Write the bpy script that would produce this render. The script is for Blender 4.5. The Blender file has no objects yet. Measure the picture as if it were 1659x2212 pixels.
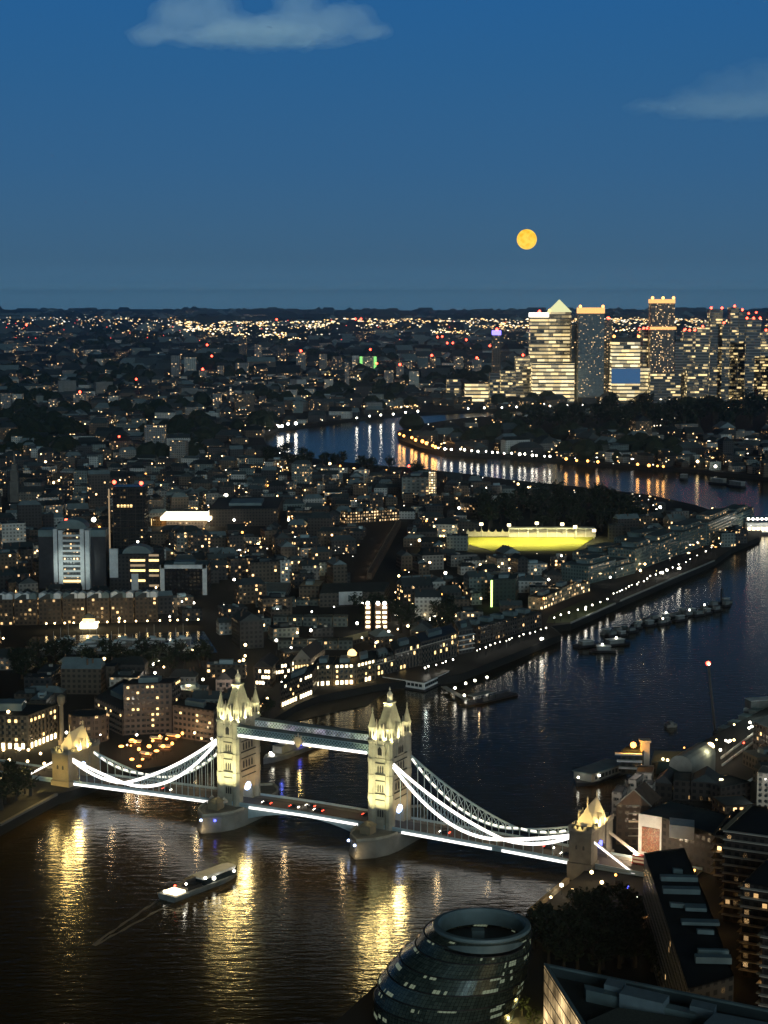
import bpy, math, random
from mathutils import Vector, noise
R = random.Random(7)
C = bpy.context.scene.collection
SC = bpy.context.scene
rad = math.radians

# ------------------------------------------------------------------ camera (pixels below are those of a 1659x2212 view)
F, EYE, H = 3900.0, 640.0, 245.0
PITCH = math.atan((1106 - EYE) / F)
cp, sp = math.cos(PITCH), math.sin(PITCH)
def ray(u, v):
    x, d = u - 829.5, v - 1106
    return (x, F*cp - d*sp, -F*sp - d*cp)
def G(u, v, z=5.0):
    r = ray(u, v); t = (z - H)/r[2]
    return Vector((r[0]*t, r[1]*t, z))
def A(u, v, Y):
    r = ray(u, v); t = Y/r[1]
    return Vector((r[0]*t, Y, H + r[2]*t))
def PJ(x, y, z):
    z -= H
    f = y*cp - z*sp; d = -(z*cp + y*sp)
    return (829.5 + F*x/f, 1106 + F*d/f)
def scale_at(y): return F/(y*1.02)          # picture pixels per metre at distance y

cam = bpy.data.cameras.new('camera'); camo = bpy.data.objects.new('camera', cam); C.objects.link(camo)
camo.location = (0, 0, H); camo.rotation_euler = (rad(90) - PITCH, 0, 0)
cam.sensor_fit = 'HORIZONTAL'; cam.sensor_width = 36; cam.lens = 36*F/1659
cam.clip_start = 5; cam.clip_end = 400000
SC.camera = camo

# ------------------------------------------------------------------ world, twilight, exposure
def lin(r, g, b):
    f = lambda c: (c/255/12.92) if c/255 <= .04045 else ((c/255+.055)/1.055)**2.4
    return (f(r), f(g), f(b), 1)
W = bpy.data.worlds.new('World'); SC.world = W; W.use_nodes = True
nt = W.node_tree; nt.nodes.clear()
def wn(t, **k):
    n = nt.nodes.new(t)
    for a, b in k.items(): setattr(n, a, b)
    return n
wo = wn('ShaderNodeOutputWorld'); bg = wn('ShaderNodeBackground'); nt.links.new(bg.outputs[0], wo.inputs[0])
tc = wn('ShaderNodeTexCoord'); sx = wn('ShaderNodeSeparateXYZ'); nt.links.new(tc.outputs['Generated'], sx.inputs[0])
rmp = wn('ShaderNodeValToRGB'); nt.links.new(sx.outputs['Z'], rmp.inputs[0])
cr = rmp.color_ramp
cr.elements[0].position = 0.0; cr.elements[0].color = lin(88, 133, 163)
cr.elements[1].position = 1.0; cr.elements[1].color = lin(9, 15, 19)
for p, c in ((.004, (79, 121, 150)), (.008, (70, 109, 139)), (.02, (63, 100, 130)), (.07, (52, 97, 138)), (.122, (43, 95, 143)), (.157, (38, 94, 147)), (.165, (20, 48, 62)), (.19, (6, 19, 24)), (.4, (7, 14, 17))):
    e = cr.elements.new(p); e.color = lin(*c)
# the sun has set behind the viewer (west = -Y): a pale band low in the western sky
mw = wn('ShaderNodeMapRange'); mw.inputs['From Min'].default_value = .1; mw.inputs['From Max'].default_value = -1.0
nt.links.new(sx.outputs['Y'], mw.inputs['Value'])
mz = wn('ShaderNodeMapRange'); mz.inputs['From Min'].default_value = .45; mz.inputs['From Max'].default_value = .0
nt.links.new(sx.outputs['Z'], mz.inputs['Value'])
mm = wn('ShaderNodeMath', operation='MULTIPLY'); nt.links.new(mw.outputs[0], mm.inputs[0]); nt.links.new(mz.outputs[0], mm.inputs[1])
mx = wn('ShaderNodeMix', data_type='RGBA'); nt.links.new(mm.outputs[0], mx.inputs['Factor'])
nt.links.new(rmp.outputs[0], mx.inputs['A']); mx.inputs['B'].default_value = (.13, .17, .175, 1)
nt.links.new(mx.outputs['Result'], bg.inputs['Color']); bg.inputs['Strength'].default_value = 1.0
# afterglow of the set sun, low in the west behind the viewer
sl = bpy.data.lights.new('afterglow_sun', 'SUN'); sl.energy = .55; sl.angle = rad(24); sl.color = (.70, .92, 1.0)
so = bpy.data.objects.new('afterglow_sun', sl); C.objects.link(so)
so.rotation_euler = (rad(76), 0, rad(14)); so.location = (0, -200, 400)
SC.view_settings.view_transform = 'Standard'; SC.view_settings.look = 'None'
SC.view_settings.exposure = 0; SC.view_settings.gamma = 1
SC.render.engine = 'CYCLES'
SC.cycles.use_denoising = True; SC.cycles.max_bounces = 5; SC.cycles.diffuse_bounces = 2; SC.cycles.glossy_bounces = 3
SC.cycles.transmission_bounces = 2; SC.cycles.volume_bounces = 0; SC.cycles.use_light_tree = True
SC.cycles.sample_clamp_indirect = 6; SC.cycles.adaptive_threshold = .01

# ------------------------------------------------------------------ material helpers
class NG:
    def __init__(s, name):
        s.m = bpy.data.materials.new(name); s.m.use_nodes = True; s.t = s.m.node_tree
        s.b = s.t.nodes['Principled BSDF']
    def n(s, t, **k):
        x = s.t.nodes.new(t)
        for a, b in k.items(): setattr(x, a, b)
        return x
    def l(s, a, b): s.t.links.new(a, b)
    def math(s, op, a, b=None, c=None):
        x = s.n('ShaderNodeMath', operation=op)
        for i, q in enumerate((a, b, c)):
            if q is None: continue
            if isinstance(q, (int, float)): x.inputs[i].default_value = q
            else: s.l(q, x.inputs[i])
        return x.outputs[0]
    def mix(s, f, a, b, typ='MIX'):
        x = s.n('ShaderNodeMix', data_type='RGBA', blend_type=typ)
        for k, q in (('Factor', f), ('A', a), ('B', b)):
            if isinstance(q, (int, float)): x.inputs[k].default_value = q
            elif isinstance(q, tuple): x.inputs[k].default_value = q if len(q) == 4 else (*q, 1)
            else: s.l(q, x.inputs[k])
        return x.outputs['Result']
    def noise(s, scale, detail=3, vec=None, out='Fac'):
        x = s.n('ShaderNodeTexNoise'); x.inputs['Scale'].default_value = scale; x.inputs['Detail'].default_value = detail
        if vec is not None: s.l(vec, x.inputs['Vector'])
        return x.outputs[out]
def surf(name, col, rough=.8, scale=.3, var=.35, metal=0.0, bump=0.0):
    g = NG(name); tcn = g.n('ShaderNodeTexCoord').outputs['Object']
    f = g.noise(scale, 5, tcn)
    f2 = g.math('MULTIPLY_ADD', f, 2.0, -.5)
    lo = tuple(c*(1-var) for c in col); hi = tuple(min(1, c*(1+var)) for c in col)
    g.l(g.mix(f2, lo, hi), g.b.inputs['Base Color'])
    g.b.inputs['Roughness'].default_value = rough; g.b.inputs['Metallic'].default_value = metal
    if bump:
        bn = g.n('ShaderNodeBump'); bn.inputs['Strength'].default_value = bump; bn.inputs['Distance'].default_value = .3
        g.l(g.noise(scale*6, 3, tcn), bn.inputs['Height']); g.l(bn.outputs[0], g.b.inputs['Normal'])
    return g.m
def glow(name, col, strength, sampled=False):
    g = NG(name); g.b.inputs['Base Color'].default_value = (*[c*.3 for c in col], 1)
    g.b.inputs['Emission Color'].default_value = (*col, 1); g.b.inputs['Emission Strength'].default_value = strength
    g.m.cycles.emission_sampling = 'FRONT' if sampled else 'NONE'
    return g.m
def facade(name, cw=3.2, chh=3.2):
    """walls with a grid of windows: UV in metres, Col = wall colour, Prm = (seed, share lit, brightness)"""
    g = NG(name)
    uv = g.n('ShaderNodeUVMap'); s = g.n('ShaderNodeSeparateXYZ'); g.l(uv.outputs[0], s.inputs[0])
    col = g.n('ShaderNodeVertexColor', layer_name='Col').outputs[0]
    pr = g.n('ShaderNodeVertexColor', layer_name='Prm'); ps = g.n('ShaderNodeSeparateColor'); g.l(pr.outputs[0], ps.inputs[0])
    seed, lit, bri = ps.outputs[0], ps.outputs[1], ps.outputs[2]
    ux = g.math('DIVIDE', s.outputs[0], cw); uy = g.math('DIVIDE', s.outputs[1], chh)
    ix, iy = g.math('FLOOR', ux), g.math('FLOOR', uy)
    fx, fy = g.math('FRACT', ux), g.math('FRACT', uy)
    def band(f, a, b): return g.math('MULTIPLY', g.math('GREATER_THAN', f, a), g.math('LESS_THAN', f, b))
    mask = g.math('MULTIPLY', band(fx, .24, .76), band(fy, .25, .78))
    cmb = g.n('ShaderNodeCombineXYZ'); g.l(g.math('ADD', ix, g.math('MULTIPLY', seed, 517.0)), cmb.inputs[0]); g.l(iy, cmb.inputs[1]); g.l(g.math('MULTIPLY', seed, 91.0), cmb.inputs[2])
    w = g.n('ShaderNodeTexWhiteNoise'); g.l(cmb.outputs[0], w.inputs['Vector'])
    wc = g.n('ShaderNodeSeparateColor'); g.l(w.outputs['Color'], wc.inputs[0])
    islit = g.math('LESS_THAN', w.outputs['Value'], lit)
    em = g.math('MULTIPLY', g.math('MULTIPLY', islit, mask), g.math('MULTIPLY', bri, g.math('MULTIPLY_ADD', g.math('POWER', wc.outputs[1], 2.0), 6.0, .35)))
    ec = g.mix(wc.outputs[0], (1.0, .60, .24, 1), (1.0, .88, .62, 1))
    g.l(ec, g.b.inputs['Emission Color']); g.l(em, g.b.inputs['Emission Strength'])
    tcn = g.n('ShaderNodeTexCoord').outputs['Object']
    dirt = g.mix(g.noise(.12, 4, tcn), (.55, .55, .55, 1), (1.25, 1.25, 1.25, 1))
    wall = g.mix(1.0, col, dirt, 'MULTIPLY')
    g.l(g.mix(g.math('MULTIPLY', mask, .62), wall, (.012, .015, .018, 1)), g.b.inputs['Base Color'])
    g.l(g.math('MULTIPLY_ADD', mask, -.6, .85), g.b.inputs['Roughness'])
    g.m.cycles.emission_sampling = 'NONE'
    return g.m
def roofmat(name):
    g = NG(name); col = g.n('ShaderNodeVertexColor', layer_name='Col').outputs[0]
    tcn = g.n('ShaderNodeTexCoord').outputs['Object']
    dirt = g.mix(g.noise(.2, 5, tcn), (.5, .5, .5, 1), (1.3, 1.3, 1.3, 1))
    g.l(g.mix(1.0, col, dirt, 'MULTIPLY'), g.b.inputs['Base Color']); g.b.inputs['Roughness'].default_value = .75
    return g.m
M = {}
M['facade'] = facade('windowed_wall'); M['facade_fine'] = facade('fine_windowed_wall', 2.6, 3.0); M['facade_wide'] = facade('office_wall', 5.5, 3.9)
M['roof'] = roofmat('roofing')
M['stone'] = surf('pale_stone', (.40, .38, .30), .85, .25, .25, bump=.4)
M['pier'] = surf('granite_pier', (.22, .21, .18), .8, .12, .35, bump=.5)
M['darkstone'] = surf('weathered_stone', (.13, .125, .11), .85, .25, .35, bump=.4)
M['slate'] = surf('slate_roof', (.16, .17, .16), .6, .4, .25)
M['lead'] = surf('pale_lead_roof', (.34, .32, .25), .7, .4, .25)
M['steel'] = surf('painted_steel', (.42, .55, .58), .5, .3, .15)
M['band'] = surf('dark_joint', (.035, .035, .03), .9)
M['asphalt'] = surf('asphalt', (.07, .065, .06), .85, .1, .3)
M['paving'] = surf('paving', (.16, .15, .13), .85, .15, .3)
M['ground'] = surf('city_ground', (.014, .014, .013), .95, .012, .6)
M['mud'] = surf('river_mud', (.035, .028, .018), .7, .03, .4)
M['quay'] = surf('quay_wall', (.05, .05, .045), .85, .1, .4)
M['coping'] = surf('pale_coping', (.34, .34, .30), .8, .2, .2)
M['grass'] = surf('turf', (.05, .07, .02), .95, .05, .4)
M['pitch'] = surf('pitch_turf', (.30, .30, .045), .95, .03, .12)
M['leaf'] = surf('tree_leaves', (.022, .032, .014), .9, .5, .5)
M['bark'] = surf('bark', (.05, .04, .03), .9)
M['brick'] = surf('brown_brick', (.16, .10, .065), .9, .3, .3)
M['cream'] = surf('cream_render', (.55, .50, .42), .85, .2, .15)
M['white'] = surf('white_paint', (.80, .82, .80), .6, .3, .15)
M['hull'] = surf('dark_hull', (.03, .03, .035), .5)
M['greyhull'] = surf('grey_hull', (.20, .21, .20), .5)
M['teal'] = surf('grey_green_metal', (.16, .22, .22), .45, .15, .3)
M['dark'] = surf('dark_metal', (.02, .02, .022), .5)
M['glass'] = surf('dark_glass', (.02, .03, .035), .12)
M['red'] = surf('red_paint', (.35, .02, .015), .5)
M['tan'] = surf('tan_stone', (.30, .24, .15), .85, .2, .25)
M['redlight'] = glow('red_beacon_glass', (1, .06, .03), 14)
M['orange'] = glow('orange_lamp_glass', (1, .38, .08), 7)
M['warm'] = glow('warm_lamp_glass', (1, .70, .32), 10)
M['white_l'] = glow('white_lamp_glass', (1, .93, .75), 12)
M['blue'] = glow('blue_lamp_glass', (.10, .12, 1), 5)
M['bluewhite'] = glow('blue_white_lamp_glass', (.45, .6, 1), 7)
M['green'] = glow('green_lamp_glass', (.12, 1, .15), 3)
M['lime'] = glow('lime_lamp_glass', (.6, 1, .25), 3)
M['led'] = glow('white_led_strip', (1.0, .94, .88), 2.1, True)
M['led_soft'] = glow('soft_led_strip', (1, .95, .8), 1.6, True)
M['litwin'] = glow('lit_window_pane', (1, .68, .27), 2.6)
M['litwin2'] = glow('bright_window_pane', (1, .82, .5), 4.5)
M['dimwin'] = glow('dim_window_pane', (1, .70, .40), .35)
M['darkwin'] = M['glass']

# ------------------------------------------------------------------ object helpers
def tag(o, label=None, cat=None, group=None, kind=None):
    if label: o['label'] = label
    if cat: o['category'] = cat
    if group: o['group'] = group
    if kind: o['kind'] = kind
    return o
def empty(name, loc, rz=0, parent=None):
    o = bpy.data.objects.new(name, None); C.objects.link(o); o.location = loc; o.rotation_euler = (0, 0, rz)
    o.empty_display_size = 2
    if parent: o.parent = parent
    return o
def thing(name, label, cat, loc=(0, 0, 0), rz=0, group=None): return tag(empty(name, loc, rz), label, cat, group)
class MB:
    def __init__(s, o=(0, 0, 0)): s.v = []; s.f = []; s.o = Vector(o)
    def add(s, vs, fs):
        k = len(s.v); s.v += [tuple(Vector(v) - s.o) for v in vs]; s.f += [tuple(i+k for i in f) for f in fs]; return s
    def box(s, x0, x1, y0, y1, z0, z1):
        return s.add([(x0, y0, z0), (x1, y0, z0), (x1, y1, z0), (x0, y1, z0), (x0, y0, z1), (x1, y0, z1), (x1, y1, z1), (x0, y1, z1)],
                     [(3, 2, 1, 0), (4, 5, 6, 7), (0, 1, 5, 4), (1, 2, 6, 5), (2, 3, 7, 6), (3, 0, 4, 7)])
    def prism(s, pts, z0, z1):
        n = len(pts)
        if sum(pts[i][0]*pts[(i+1) % n][1]-pts[(i+1) % n][0]*pts[i][1] for i in range(n)) < 0: pts = list(pts)[::-1]
        return s.add([(p[0], p[1], z0) for p in pts]+[(p[0], p[1], z1) for p in pts],
                     [tuple(range(n))[::-1], tuple(range(n, 2*n))]+[(i, (i+1) % n, (i+1) % n+n, i+n) for i in range(n)])
    def loft(s, rings, cap=True):
        n = len(rings[0]); vs = [p for r in rings for p in r]; fs = []
        for k in range(len(rings)-1):
            for i in range(n): fs.append((k*n+i, k*n+(i+1) % n, (k+1)*n+(i+1) % n, (k+1)*n+i))
        if cap: fs += [tuple(range(n))[::-1], tuple(range((len(rings)-1)*n, len(rings)*n))]
        return s.add(vs, fs)
    def cyl(s, x, y, prof, n=8, ph=None):
        ph = math.pi/n if ph is None else ph
        return s.loft([[(x+r*math.cos(ph+2*math.pi*i/n), y+r*math.sin(ph+2*math.pi*i/n), z) for i in range(n)] for r, z in prof])
    def bar(s, a, b, w=.3, h=None):
        a, b = Vector(a), Vector(b); d = (b-a).normalized(); h = h or w
        up = Vector((0, 0, 1)) if abs(d.z) < .95 else Vector((1, 0, 0))
        x = d.cross(up).normalized()*w/2; y = x.cross(d).normalized()*h/2
        return s.loft([[p+x+y, p-x+y, p-x-y, p+x-y] for p in (a, b)])
    def ball(s, x, y, z, r, n=6):
        return s.cyl(x, y, [(r*.02, z-r), (r*.75, z-r*.66), (r, z), (r*.75, z+r*.66), (r*.02, z+r)], n)
    def build(s, name, m, parent=None, smooth=False):
        me = bpy.data.meshes.new(name); me.from_pydata(s.v, [], s.f); me.update()
        me.materials.append(M[m] if isinstance(m, str) else m)
        if smooth: me.polygons.foreach_set('use_smooth', [True]*len(me.polygons))
        o = bpy.data.objects.new(name, me); C.objects.link(o)
        if parent: o.parent = parent
        return o
def inst(name, me, parent=None, loc=(0, 0, 0), rz=0, sc=1):
    o = bpy.data.objects.new(name, me); C.objects.link(o); o.location = loc; o.rotation_euler = (0, 0, rz)
    o.scale = (sc, sc, sc) if isinstance(sc, (int, float)) else sc
    if parent: o.parent = parent
    return o
class FM:
    """building shells with wall UVs in metres and per-building colour and window settings"""
    def __init__(s, o=(0, 0, 0)): s.v = []; s.f = []; s.uv = []; s.c = []; s.p = []; s.o = Vector(o)
    def face(s, vs, col, prm, uvs=None):
        k = len(s.v); s.v += [tuple(Vector(v)-s.o) for v in vs]; s.f.append(tuple(range(k, k+len(vs))))
        s.uv += uvs or [(-50, -50)]*len(vs); s.c += [(*col, 1)]*len(vs); s.p += [(*prm, 1)]*len(vs)
    def walls(s, pts, z0, z1, col, prm, closed=True):
        n = len(pts); u = 0
        for i in range(n if closed else n-1):
            a, b = pts[i], pts[(i+1) % n]; L = math.hypot(b[0]-a[0], b[1]-a[1])
            s.face([(a[0], a[1], z0), (b[0], b[1], z0), (b[0], b[1], z1), (a[0], a[1], z1)], col, prm, [(u, 0), (u+L, 0), (u+L, z1-z0), (u, z1-z0)])
            u += math.ceil(L/3.2)*3.2
    def flat(s, pts, z, col): s.face([(p[0], p[1], z) for p in pts], col, (0, 0, 0))
    def gable(s, p, z, h, col, hip=0):
        a, b, c, d = [Vector((*q[:2], z)) for q in p]
        if (b-a).length < (c-b).length: a, b, c, d = b, c, d, a
        up = Vector((0, 0, h)); e = (a+d)/2+up+(b-a)*hip*.5; f = (b+c)/2+up-(b-a)*hip*.5
        for q in ([a, b, f, e], [c, d, e, f], [d, a, e], [b, c, f]): s.face(q, col, (0, 0, 0))
    def build(s, name, m, parent=None):
        me = bpy.data.meshes.new(name); me.from_pydata(s.v, [], s.f)
        uv = me.uv_layers.new(name='UVMap'); uv.data.foreach_set('uv', [x for q in s.uv for x in q])
        for nm, d in (('Col', s.c), ('Prm', s.p)):
            ca = me.color_attributes.new(nm, 'FLOAT_COLOR', 'CORNER'); ca.data.foreach_set('color', [x for q in d for x in q])
        me.materials.append(M[m]); me.update()
        o = bpy.data.objects.new(name, me); C.objects.link(o)
        if parent: o.parent = parent
        return o
FOOT = []      # footprints already taken: (x, y, radius)
LMK = []       # (u, v, phrase) used to say where look-alikes stand
def ccw(p):
    n = len(p); a = sum(p[i][0]*p[(i+1) % n][1]-p[(i+1) % n][0]*p[i][1] for i in range(n))
    return list(p) if a > 0 else list(p)[::-1]
def taken(x, y, r):
    return any((x-a)**2+(y-b)**2 < (r+c)**2 for a, b, c in FOOT)
def mark(pts, pad=2):
    n = len(pts)
    for i in range(n):
        a, b = Vector(pts[i][:2]), Vector(pts[(i+1) % n][:2]); c = sum((Vector(p[:2]) for p in pts), Vector((0, 0)))/n
        k = max(1, int((b-a).length/9))
        for j in range(k+1):
            e = a.lerp(b, j/k)
            for t in (0, .35, .7, 1) if (e-c).length > 14 else (0, .6): q = e.lerp(c, t); FOOT.append((q.x, q.y, pad+4))
_win = {}
def winmesh(w, h, m):
    k = (round(w, 1), round(h, 1), m)
    if k not in _win:
        b = MB().box(-w/2, w/2, -.12, .12, 0, h); o = b.build('window', m); _win[k] = o.data; bpy.data.objects.remove(o)
    return _win[k]
def windows(root, a, b, z0, rows, cols, dz, w, h, plit, lit='litwin', dark='darkwin', out=.1, rnd=R, inset=1.2, name='window', label=None):
    """each window its own part on the wall from a to b (local to root)"""
    a, b = Vector(a[:2]), Vector(b[:2]); d = b-a; L = d.length; d.normalize(); nrm = Vector((d.y, -d.x)); rz = math.atan2(d.y, d.x)
    for i in range(rows):
        for j in range(cols):
            p = a+d*(inset+(L-2*inset)*(j+.5)/cols)+nrm*out
            pl = plit[i] if isinstance(plit, (list, tuple)) else plit
            mm_ = lit if rnd.random() < pl else dark
            inst(name, winmesh(w, h, mm_), root, (p.x, p.y, z0+i*dz), rz)
def bld(name, label, cat, px, h=None, vt=None, col=(.12, .1, .08), roof='flat', rcol=(.05, .06, .06), lit=.08, bri=.5, z0=5.0, group=None,
        fm='facade', ref=None, depth=14, plant=True, pts=None, rh=4, hip=0):
    """a building: px = base points in the picture, front left, front right (, back right); h or vt (picture row of the roof edge)"""
    if pts is None:
        q = [G(*p, z0) for p in px]
        if len(q) == 2:
            d = (q[1]-q[0]); nrm = Vector((-d.y, d.x, 0)).normalized()
            if nrm.y < 0: nrm = -nrm
            q += [q[1]+nrm*depth]
        if len(q) == 3: q.append(q[0]+q[2]-q[1])
        pts = q
    pts = ccw([(p[0], p[1]) for p in pts]); n = len(pts)
    if vt is not None:
        fr = G(*px[0], z0); h = A(px[0][0], vt, fr.y).z - z0
    cx, cy = sum(p[0] for p in pts)/n, sum(p[1] for p in pts)/n
    root = thing(name, label, cat, (cx, cy, z0), 0, group)
    loc = [(p[0]-cx, p[1]-cy) for p in pts]; sd = R.random()
    f = FM(); f.walls(loc, 0, h, col, (sd, lit, bri)); f.build('wall', fm, root)
    rf = FM()
    if roof == 'flat':
        rf.flat(loc, h-.6, rcol); ins = [(p[0]*.96, p[1]*.96) for p in loc]
        rf.walls(loc[::-1], h-.6, h, rcol, (0, 0, 0))
        ro = rf.build('roof', 'roof', root)
        if plant and h > 9:
            b = MB(); k1, k2 = R.uniform(.1, .3), R.uniform(-.3, 0)
            a_, b_, d_ = Vector(loc[0]), Vector(loc[1]), Vector(loc[-1])
            cc = [(a_*(1-u-v)+b_*u+d_*v) for u, v in ((.25, .3), (.25+k1+.2, .3), (.25+k1+.2, .7), (.25, .7))]
            b.prism([tuple(c) for c in cc], h-.6, h+2.2); b.build('plant_room', 'teal', ro)
    elif roof == 'gable': rf.gable(loc, h, rh, rcol, hip); rf.build('roof', 'roof', root)
    mark(pts)
    if ref: u, v = PJ(cx, cy, z0+h*.6); LMK.append((u, v, ref))
    root['_h'] = h
    return root, loc, h
def light(name, x, y, z, w, col, r=.5, typ='POINT', to=None, ang=60, blend=.6):
    l = bpy.data.lights.new(name, typ); l.energy = w*{'lamp_light': .5, 'boat_light': .4, 'bar_light': .5, 'ship_light': .6, 'stage_light': .5, 'garden_light': .7, 'stack_light': .8}.get(name, 1); l.color = col; l.shadow_soft_size = r
    o = bpy.data.objects.new(name, l); C.objects.link(o); o.location = (x, y, z)
    if typ == 'SPOT':
        l.spot_size = rad(ang); l.spot_blend = blend
        o.rotation_euler = (Vector(to)-Vector((x, y, z))).to_track_quat('-Z', 'Y').to_euler()
    return o
SOD, WRM, WHT = (1, .55, .16), (1, .72, .38), (1, .93, .8)

# ------------------------------------------------------------------ terrain and water
def far(x, y): return Vector((x, y, 5))
north = [(-400, 2000), (0, 1783), (125, 1716), (155, 1708), (260, 1668), (380, 1650), (470, 1628), (560, 1572), (640, 1522), (690, 1502), (815, 1478),
         (990, 1458), (1110, 1412), (1212, 1370), (1190, 1352), (1233, 1347), (1330, 1304), (1340, 1299), (1544, 1211), (1580, 1185), (1640, 1160), (1650, 1135),
         (1618, 1130), (1565, 1112), (1500, 1090), (1400, 1068), (1240, 1050), (1100, 1036), (1020, 1025), (900, 1011), (800, 1004), (690, 992), (620, 978),
         (574, 958), (565, 938), (600, 925), (770, 903), (860, 893), (1000, 886), (1300, 874), (1659, 866), (2000, 858)]
npts = [G(*p) for p in north] + [far(14000, 9000), far(14000, 28500), far(-14000, 28500), far(-6000, 3000)]
tag(MB().prism(npts, -1, 5).build('ground', 'ground'), kind='structure')
south = [(640, 2260), (733, 2200), (819, 2121), (900, 2075), (1000, 2030), (1140, 1978), (1225, 1908), (1250, 1892), (1296, 1850), (1312, 1800), (1322, 1765), (1350, 1695), (1450, 1642), (1560, 1578), (1659, 1527), (2000, 1400)]
spts = [G(*p) for p in south] + [far(3000, 1100), far(2500, 200), far(-60, 200)]
tag(MB().prism(spts, -1, 5).build('ground', 'ground'), kind='structure')
pen = [(862, 948), (905, 966), (960, 977), (1110, 983), (1200, 991), (1342, 1004), (1507, 1014), (1659, 1031), (2100, 1062), (2100, 874), (1659, 881), (1250, 888), (1100, 896), (1000, 903), (900, 917), (858, 932)]
ppts = [G(*p) for p in pen]
tag(MB().prism(ppts, -1, 5).build('ground', 'ground'), kind='structure')
mudp = [(560, 1600), (600, 1578), (640, 1557), (730, 1536), (790, 1524), (812, 1508), (840, 1494), (990, 1464), (1000, 1450), (830, 1470), (640, 1515), (540, 1580)]
tag(MB().prism([G(*p, .5) for p in mudp], -.8, .5).build('foreshore', 'mud'), kind='structure')

def water_mat():
    g = NG('river_water'); b = g.b
    tcn = g.n('ShaderNodeTexCoord').outputs['Object']
    mp = g.n('ShaderNodeMapping'); mp.inputs['Scale'].default_value = (.11, .30, 1); mp.inputs['Rotation'].default_value = (0, 0, rad(-8)); g.l(tcn, mp.inputs[0])
    mp2 = g.n('ShaderNodeMapping'); mp2.inputs['Scale'].default_value = (.5, 1.1, 1); mp2.inputs['Rotation'].default_value = (0, 0, rad(14)); g.l(tcn, mp2.inputs[0])
    a = g.noise(1.0, 3, mp.outputs[0]); c = g.noise(1.0, 1, mp2.outputs[0])
    hgt = g.math('MULTIPLY_ADD', c, .22, a)
    bn = g.n('ShaderNodeBump'); bn.inputs['Strength'].default_value = 1.0; bn.inputs['Distance'].default_value = .27
    g.l(hgt, bn.inputs['Height']); g.l(bn.outputs[0], b.inputs['Normal'])
    b.inputs['Base Color'].default_value = (.062, .037, .008, 1); b.inputs['Roughness'].default_value = .15; b.inputs['IOR'].default_value = 1.33; b.inputs['Specular Tint'].default_value = (.85, .97, .82, 1)
    return g.m
M['water'] = water_mat()
tag(MB().add([(-9000, -300, 0), (9000, -300, 0), (9000, 9500, 0), (-9000, 9500, 0)], [(0, 1, 2, 3)]).build('water', 'water'), kind='structure')
# low hills on the skyline
hm = MB(); ring = []
for k in range(121):
    x = -14000+28000*k/120
    hgt = 18+34*max(0, noise.noise(Vector((x/2600, 3.1, 0)))+.35)+10*noise.noise(Vector((x/700, 9, 0)))+ (22*math.exp(-((x+1500)/1500)**2))
    ring.append((x, max(8, hgt)))
hm.loft([[(x, 25500, 4), (x, 26300, h*.8+4), (x, 27100, h+4), (x, 28300, 4)] for x, h in ring])
tag(hm.build('hills', 'ground', smooth=True), kind='structure')

# ------------------------------------------------------------------ moon and clouds
gm = NG('moon_glow'); tcn = gm.n('ShaderNodeTexCoord').outputs['Object']
gm.l(gm.mix(gm.math('MULTIPLY_ADD', gm.noise(.004, 3, tcn), 4.5, -1.9), (1, .64, .07), (.90, .46, .025)), gm.b.inputs['Emission Color'])
gm.b.inputs['Emission Strength'].default_value = 1.25; gm.m.cycles.emission_sampling = 'NONE'; gm.b.inputs['Base Color'].default_value = (0, 0, 0, 1)
mp_ = A(1138, 517, 100000)
mb = MB(); mb.loft([[(r*math.cos(a*math.pi/16), r*math.sin(a*math.pi/16), z) for a in range(32)] for r, z in [(550*max(.01, math.sin(t*math.pi/16)), -550*math.cos(t*math.pi/16)) for t in range(17)]])
mo = mb.build('moon', gm.m, smooth=True); mo.location = mp_
tag(mo, 'full golden moon low over the towers in the blue evening sky', 'moon')
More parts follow.
